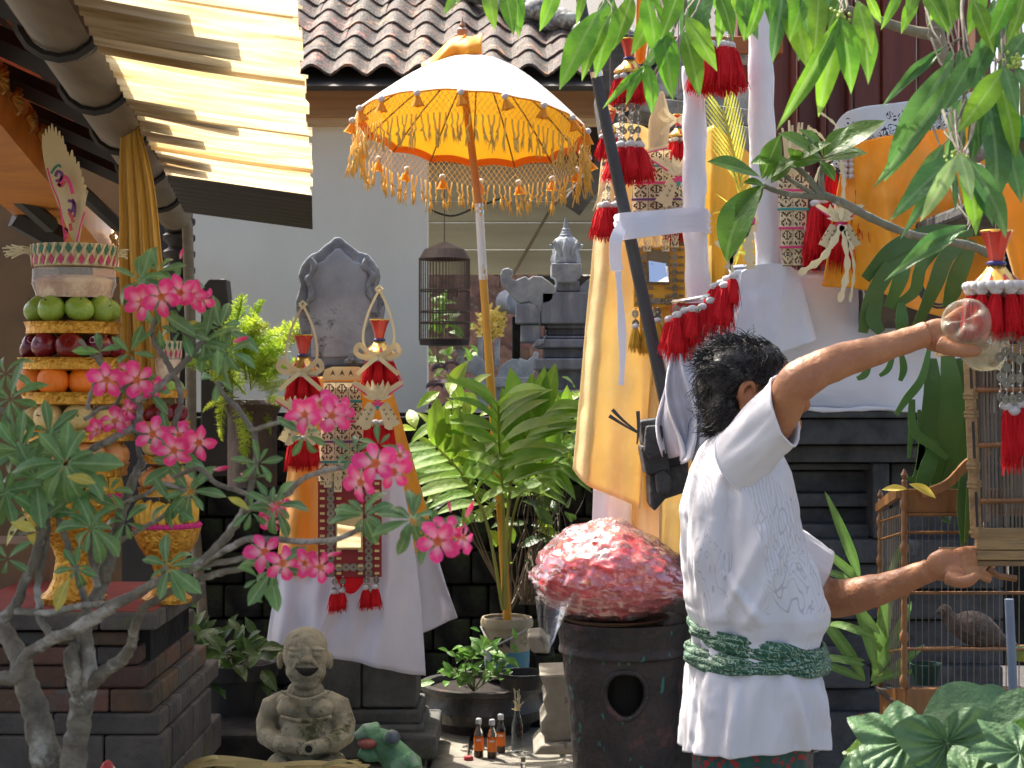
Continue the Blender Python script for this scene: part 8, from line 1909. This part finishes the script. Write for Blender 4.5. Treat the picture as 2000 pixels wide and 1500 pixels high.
# ================================================================== PLUMERIA BRANCH
m_plb = mat('grey green plumeria bark', (.2, .21, .16), (.12, .13, .09), scale=18, rough=.7, bump=.5, bscale=60, c3=(.32, .32, .28), c3t=.6, c3s=16)
m_pll = foliage('plumeria leaf', (.12, .25, .03), (.07, .17, .02), rib=(.25, .4, .1), rough=.4, trans=.45, rand=.15, ribw=.02, vein=13)
pb_ = thing('plumeria_branch', 'bare grey plumeria branch with green leaves reaching left across the orange cloth', 'branch', W(1930, 500, 3.7))
for pts in ([(1960, 510, 15), (1900, 482, 14), (1830, 468, 13), (1770, 455, 13), (1700, 425, 13.5), (1650, 398, 14), (1600, 378, 12)], [(1610, 384, 12), (1560, 382, 9), (1520, 374, 9), (1490, 362, 8)], [(1602, 382, 12), (1585, 355, 10), (1560, 330, 9), (1545, 320, 8)], [(1588, 378, 9), (1560, 362, 7), (1535, 345, 6), (1530, 325, 6)], [(1606, 378, 10), (1604, 345, 9), (1608, 312, 8)]):
    q, r = curve_r([tuple(W(x, y, 3.7)) + (M(w_, 3.7) * .62,) for x, y, w_ in pts], 6); b = MB(); b.norecalc = True; b.tube(q, [k * (1 + .07 * math.sin(i * 1.9)) for i, k in enumerate(r)], 12); b.build('branch', m_plb, pb_, True, autos=180)
PLL = [leaf_mesh('leaf', m_pll, .46, .55, .25, dr, ns=12, nx=6) for dr in (.2, .6, .95)]
for (x, y, x1, y1, k, s) in ((1484, 345, 1394, 305, 0, 1.05), (1490, 360, 1395, 445, 2, 1.25), (1492, 362, 1420, 425, 1, .8), (1488, 350, 1520, 265, 0, 1), (1495, 355, 1540, 290, 1, .9), (1545, 318, 1480, 290, 1, 1), (1547, 315, 1560, 270, 1, 1), (1550, 318, 1610, 275, 0, 1.1), (1545, 320, 1500, 345, 1, .8), (1608, 308, 1712, 232, 0, 1.1), (1606, 310, 1530, 250, 0, 1), (1608, 308, 1590, 240, 1, 1), (1608, 312, 1690, 290, 0, 1), (1606, 312, 1540, 300, 1, 1), (1600, 315, 1650, 350, 1, .7), (1610, 306, 1640, 235, 1, .9), (1495, 365, 1450, 330, 1, .7)):
    p = W(x, y, 3.68); q_ = W(x1, y1, 3.62); inst('leaf', PLL[k], frame(p, q_ - p, (rnd.uniform(-.3, .3), -.7, .7), (q_ - p).length * s), pb_)

# ================================================================== HANGING TREE
m_tl = foliage('fresh hanging leaf', (.18, .38, .03), (.11, .27, .02), rib=(.28, .45, .12), rough=.38, trans=.5, rand=.22, ribw=.016, vein=11)
m_tl2 = foliage('bluish hanging leaf', (.12, .28, .07), (.08, .19, .045), rib=(.2, .34, .14), rough=.38, trans=.35, rand=.2, ribw=.018, vein=11)
m_tl3 = foliage('pale new leaf', (.3, .48, .16), (.22, .38, .1), rib=(.5, .62, .3), rough=.42, trans=.4, rand=.1, ribw=.02, vein=.001)
TLm = {}
for nm, m in (('a', m_tl), ('b', m_tl2), ('c', m_tl3)):
    TLm[nm] = [leaf_mesh('leaf', m, w_, .42, f, dr, ns=14, nx=4, wave=wv) for w_, f, dr, wv in ((.32, .2, .4, .16), (.24, .4, .8, .25), (.17, .6, .4, .3))]
tr = thing('hanging_tree', 'tree with long drooping green leaves hanging over the right of the courtyard', 'tree', W(2160, 2150, 3.25))
m_tbk = mat('pale tree bark', (.28, .24, .18), (.16, .14, .1), scale=14, rough=.8, bump=.4, bscale=40)
def tb_(pts, par=tr, n=6):
    q, r = curve_r([tuple(W(x, y, d)) + (M(w_, d),) for x, y, w_, d in pts], n); b = MB(); b.norecalc = True; b.tube(q, r, 12); b.build('branch', m_tbk, par, True, autos=180)
tb_([(2160, 2150, 70, 3.25), (2150, 1500, 55, 3.25), (2130, 900, 45, 3.25), (2090, 300, 34, 3.25), (2020, 0, 26, 3.25), (1960, -220, 20, 3.2)])
tb_([(1960, -220, 20, 3.2), (1880, -180, 18, 3.2), (1825, -60, 16, 3.2), (1822, 20, 15, 3.2), (1830, 65, 15, 3.2), (1850, 130, 10, 3.2), (1862, 200, 6, 3.2)])
tb_([(1832, 68, 13, 3.2), (1790, 62, 11, 3.2), (1740, 48, 10, 3.2), (1660, 20, 8, 3.2), (1560, -10, 7, 3.1), (1400, -30, 6, 3.0), (1200, -60, 5, 2.9), (1000, -70, 4, 2.9)])
tb_([(1900, -100, 5, 2.9), (1880, 0, 4, 2.85), (1882, 60, 3.5, 2.8), (1886, 100, 3.5, 2.8), (1884, 160, 3, 2.8), (1878, 240, 2.5, 2.8)])
tb_([(1886, 98, 3, 2.8), (1910, 105, 2.5, 2.8), (1940, 118, 2, 2.8), (1965, 124, 2, 2.8)]); tb_([(1886, 75, 2.5, 2.8), (1865, 80, 2, 2.8), (1850, 100, 1.5, 2.8)])
tb_([(1884, 160, 2, 2.8), (1870, 300, 2, 2.75), (1872, 310, 2, 2.75)]); tb_([(1640, -40, 4, 2.7), (1655, 10, 3, 2.65), (1650, 22, 3, 2.65)]); tb_([(1350, -40, 4, 2.8), (1330, 20, 3, 2.8), (1290, 120, 2.5, 2.8), (1270, 150, 2, 2.8)]); tb_([(1340, 0, 3, 2.8), (1335, 60, 2, 2.8)])
# knot on the branch
b = MB(); b.tube([W(1828 + 13 * math.cos(a), 68 + 13 * math.sin(a), 3.14) for a in [i * .524 for i in range(13)]], .004, 6); b.build('knot', m_tbk, tr, True)
# leaves: (x0, y0, x1, y1, kind, shape, distance)
LV = [(952, -30, 962, 42, 'a', 0, 2.9), (985, -30, 1000, 50, 'a', 0, 2.85), (1005, -25, 1015, 55, 'a', 0, 2.9), (905, -20, 870, 12, 'a', 0, 2.9), (1090, -30, 1062, 45, 'a', 0, 2.9), (1140, -30, 1135, 28, 'a', 1, 2.9), (1170, 20, 1092, 150, 'a', 0, 2.7), (1195, 25, 1125, 130, 'a', 1, 2.7), (1200, 0, 1165, 130, 'a', 0, 2.75), (1235, -10, 1205, 80, 'a', 0, 2.8), (1260, -20, 1290, 100, 'a', 0, 2.75), (1300, -20, 1245, 90, 'a', 0, 2.8), (1330, -30, 1300, 60, 'a', 0, 2.7),
      (1318, 60, 1262, 128, 'b', 1, 2.7), (1290, 45, 1318, 175, 'a', 0, 2.7), (1335, 60, 1372, 170, 'a', 0, 2.65), (1338, 30, 1398, 120, 'a', 0, 2.62), (1262, 125, 1282, 205, 'a', 0, 2.7), (1262, 128, 1185, 195, 'a', 2, 2.7), (1258, 128, 1222, 180, 'a', 1, 2.7), (1350, 0, 1385, 90, 'a', 0, 2.8), (1380, -40, 1362, 60, 'b', 0, 2.8), (1400, -20, 1440, 60, 'a', 0, 2.75), (1420, -30, 1405, 70, 'a', 1, 2.8), (1460, -30, 1450, 60, 'a', 0, 2.8), (1490, -20, 1475, 60, 'a', 1, 2.7), (1500, -30, 1510, 30, 'a', 0, 2.7), (1450, 0, 1478, 62, 'b', 0, 2.8),
      (1530, -20, 1512, 105, 'b', 1, 2.9), (1540, -30, 1575, 120, 'a', 0, 2.9), (1560, 0, 1565, 100, 'b', 0, 2.95), (1600, -20, 1595, 85, 'a', 0, 2.8), (1580, -30, 1545, 60, 'a', 0, 2.85), (1620, -20, 1640, 60, 'b', 0, 2.9), (1650, -20, 1620, 40, 'a', 0, 2.8), (1640, 28, 1676, 160, 'a', 0, 2.55), (1645, 25, 1542, 235, 'a', 2, 2.55), (1642, 30, 1598, 208, 'a', 1, 2.55), (1675, 0, 1700, 92, 'a', 0, 2.55), (1672, 5, 1716, 140, 'a', 0, 2.6), (1760, -20, 1735, 35, 'a', 1, 2.7), (1780, -25, 1782, 20, 'a', 0, 2.7), (1800, -25, 1856, 50, 'a', 0, 2.6), (1840, -30, 1862, 40, 'a', 0, 2.6),
      (1845, 92, 1732, 182, 'b', 2, 2.85), (1840, 98, 1770, 160, 'b', 2, 2.85), (1862, 90, 1822, 235, 'b', 2, 2.8), (1858, 118, 1728, 335, 'b', 1, 2.75), (1855, 160, 1732, 350, 'b', 2, 2.75), (1882, 130, 1745, 320, 'b', 2, 2.72), (1876, 95, 1880, 150, 'b', 0, 2.8), (1905, 105, 1850, 200, 'b', 0, 2.7), (1962, 132, 1888, 240, 'a', 0, 2.6), (1880, 250, 1860, 310, 'b', 0, 2.75), (1885, 180, 1870, 305, 'b', 1, 2.85), (1900, 200, 1925, 280, 'b', 0, 2.7),
      (1875, 300, 1758, 388, 'b', 0, 2.6), (1872, 300, 1748, 405, 'b', 1, 2.62), (1870, 302, 1812, 415, 'c', 1, 2.5), (1874, 300, 1902, 375, 'c', 0, 2.48), (1880, 305, 1925, 440, 'a', 0, 2.55), (1885, 305, 1952, 420, 'b', 0, 2.55), (1888, 308, 1998, 455, 'b', 1, 2.52), (1870, 310, 1765, 440, 'b', 2, 2.6), (1845, 280, 1790, 365, 'b', 1, 2.65), (1940, 60, 1900, 160, 'b', 0, 2.7), (1960, 0, 1930, 110, 'b', 0, 2.7), (1900, 0, 1945, 85, 'a', 0, 2.65), (1920, -30, 1900, 50, 'a', 0, 2.7), (1980, -30, 1950, 60, 'a', 0, 2.6), (2000, -10, 1985, 60, 'a', 0, 2.6), (2010, 60, 1960, 130, 'b', 0, 2.65),
      (1925, 60, 1990, 110, 'b', 1, 2.7), (1960, 130, 1990, 205, 'b', 0, 2.6), (1940, 160, 1975, 300, 'b', 0, 2.7), (1925, 170, 1950, 330, 'b', 1, 2.7), (1930, 200, 1975, 390, 'b', 0, 2.68), (1950, 150, 2000, 300, 'a', 1, 2.65), (1900, 120, 1935, 220, 'b', 0, 2.75), (1985, 130, 2010, 170, 'b', 0, 2.6), (1910, 220, 1905, 300, 'b', 0, 2.75), (1862, 330, 1870, 400, 'b', 2, 2.7), (1960, 260, 2000, 380, 'b', 0, 2.7), (1868, 190, 1872, 300, 'b', 0, 2.9), (1890, 440, 1750, 500, 'b', 1, 2.9), (1890, 450, 1740, 520, 'b', 2, 2.9)]
for (x0, y0, x1, y1, kd, sh_, d) in LV:
    p = W(x0, y0, d); q_ = W(x1, y1, d - .04); inst('leaf', TLm[kd][sh_], frame(p, q_ - p, (rnd.uniform(-.35, .35), -1, .35), (q_ - p).length * 1.06), tr)
b = MB()
for (x0, y0, x1, y1, kd, sh_, d) in LV:
    dx = rnd.uniform(-26, 26); b.tube([W(x0, y0, d), W(x0 - (x1 - x0) * .06 + dx * .3, y0 - 12, d + .01), W(x0 + dx, y0 - 38, d + .05), W(x0 + dx * 1.8, y0 - 85, d + .1)], [.0012, .0013, .0018, .0026], 5)
struct(b.build('twigs', m_tbk, tr), 'stuff')
q = random.Random(5)
for k in range(32):    # more of the leaf mass along the top edge and right side
    if k < 25: x, y = q.uniform(1180, 2000), q.uniform(-70, 0)
    else: x, y = q.uniform(1880, 2020), q.uniform(-20, 260)
    L = q.uniform(55, 90); a = q.uniform(-.5, .5); d = q.uniform(2.8, 3.15)
    p = W(x, y, d); q_ = W(x + L * math.sin(a), y + L * math.cos(a), d); inst('leaf', TLm['ab'[k % 2]][q.choice((0, 0, 1))], frame(p, q_ - p, (q.uniform(-.5, .5), -1, .3), (q_ - p).length), tr)
# flower buds
m_bd = mat('green buds', (.4, .5, .1), (.3, .42, .06), rough=.5)
b = MB()
for (x, y, d, n_) in ((1648, 28, 2.56, 16), (1870, 305, 2.52, 26), (1985, 118, 2.6, 30)):
    for k in range(n_): b.ball(W(x + q.gauss(0, 11), y + q.gauss(0, 8), d + q.gauss(0, .01)), .0032, 6, 4)
struct(b.build('flower_buds', m_bd, tr, True), 'stuff')
# unseen crown added above the frame, shaped to shade the man below
CL = thing('tree_crown', 'unseen leafy crown added above the view to shade the courtyard', 'tree', W(1700, -600, 4)) if 0 else None
q = random.Random(9)
nb = 0
cm = MB(); cm.norecalc = True
for k in range(5200):
    while True:
        v = V((q.uniform(-1, 1), q.uniform(-1, 1), q.uniform(-1, 1)))
        if v.length < 1: break
    p = V((.5 + v.x * 1.7, 4.4 + v.y * 1.7, 4.05 + v.z * .5))
    if fbm(p.x * 1.3, p.y * 1.3, p.z) < -.12: continue
    d_ = V((q.uniform(-1, 1), q.uniform(-1, 1), q.uniform(-1.4, .3))).normalized() * .13; s_ = d_.cross(V((q.random(), q.random(), q.random()))).normalized() * .022
    cm.add([p, p + d_ * .45 + s_, p + d_, p + d_ * .45 - s_], [(0, 1, 2, 3)])
o = cm.build('foliage', m_tl, tr); o['kind'] = 'stuff'
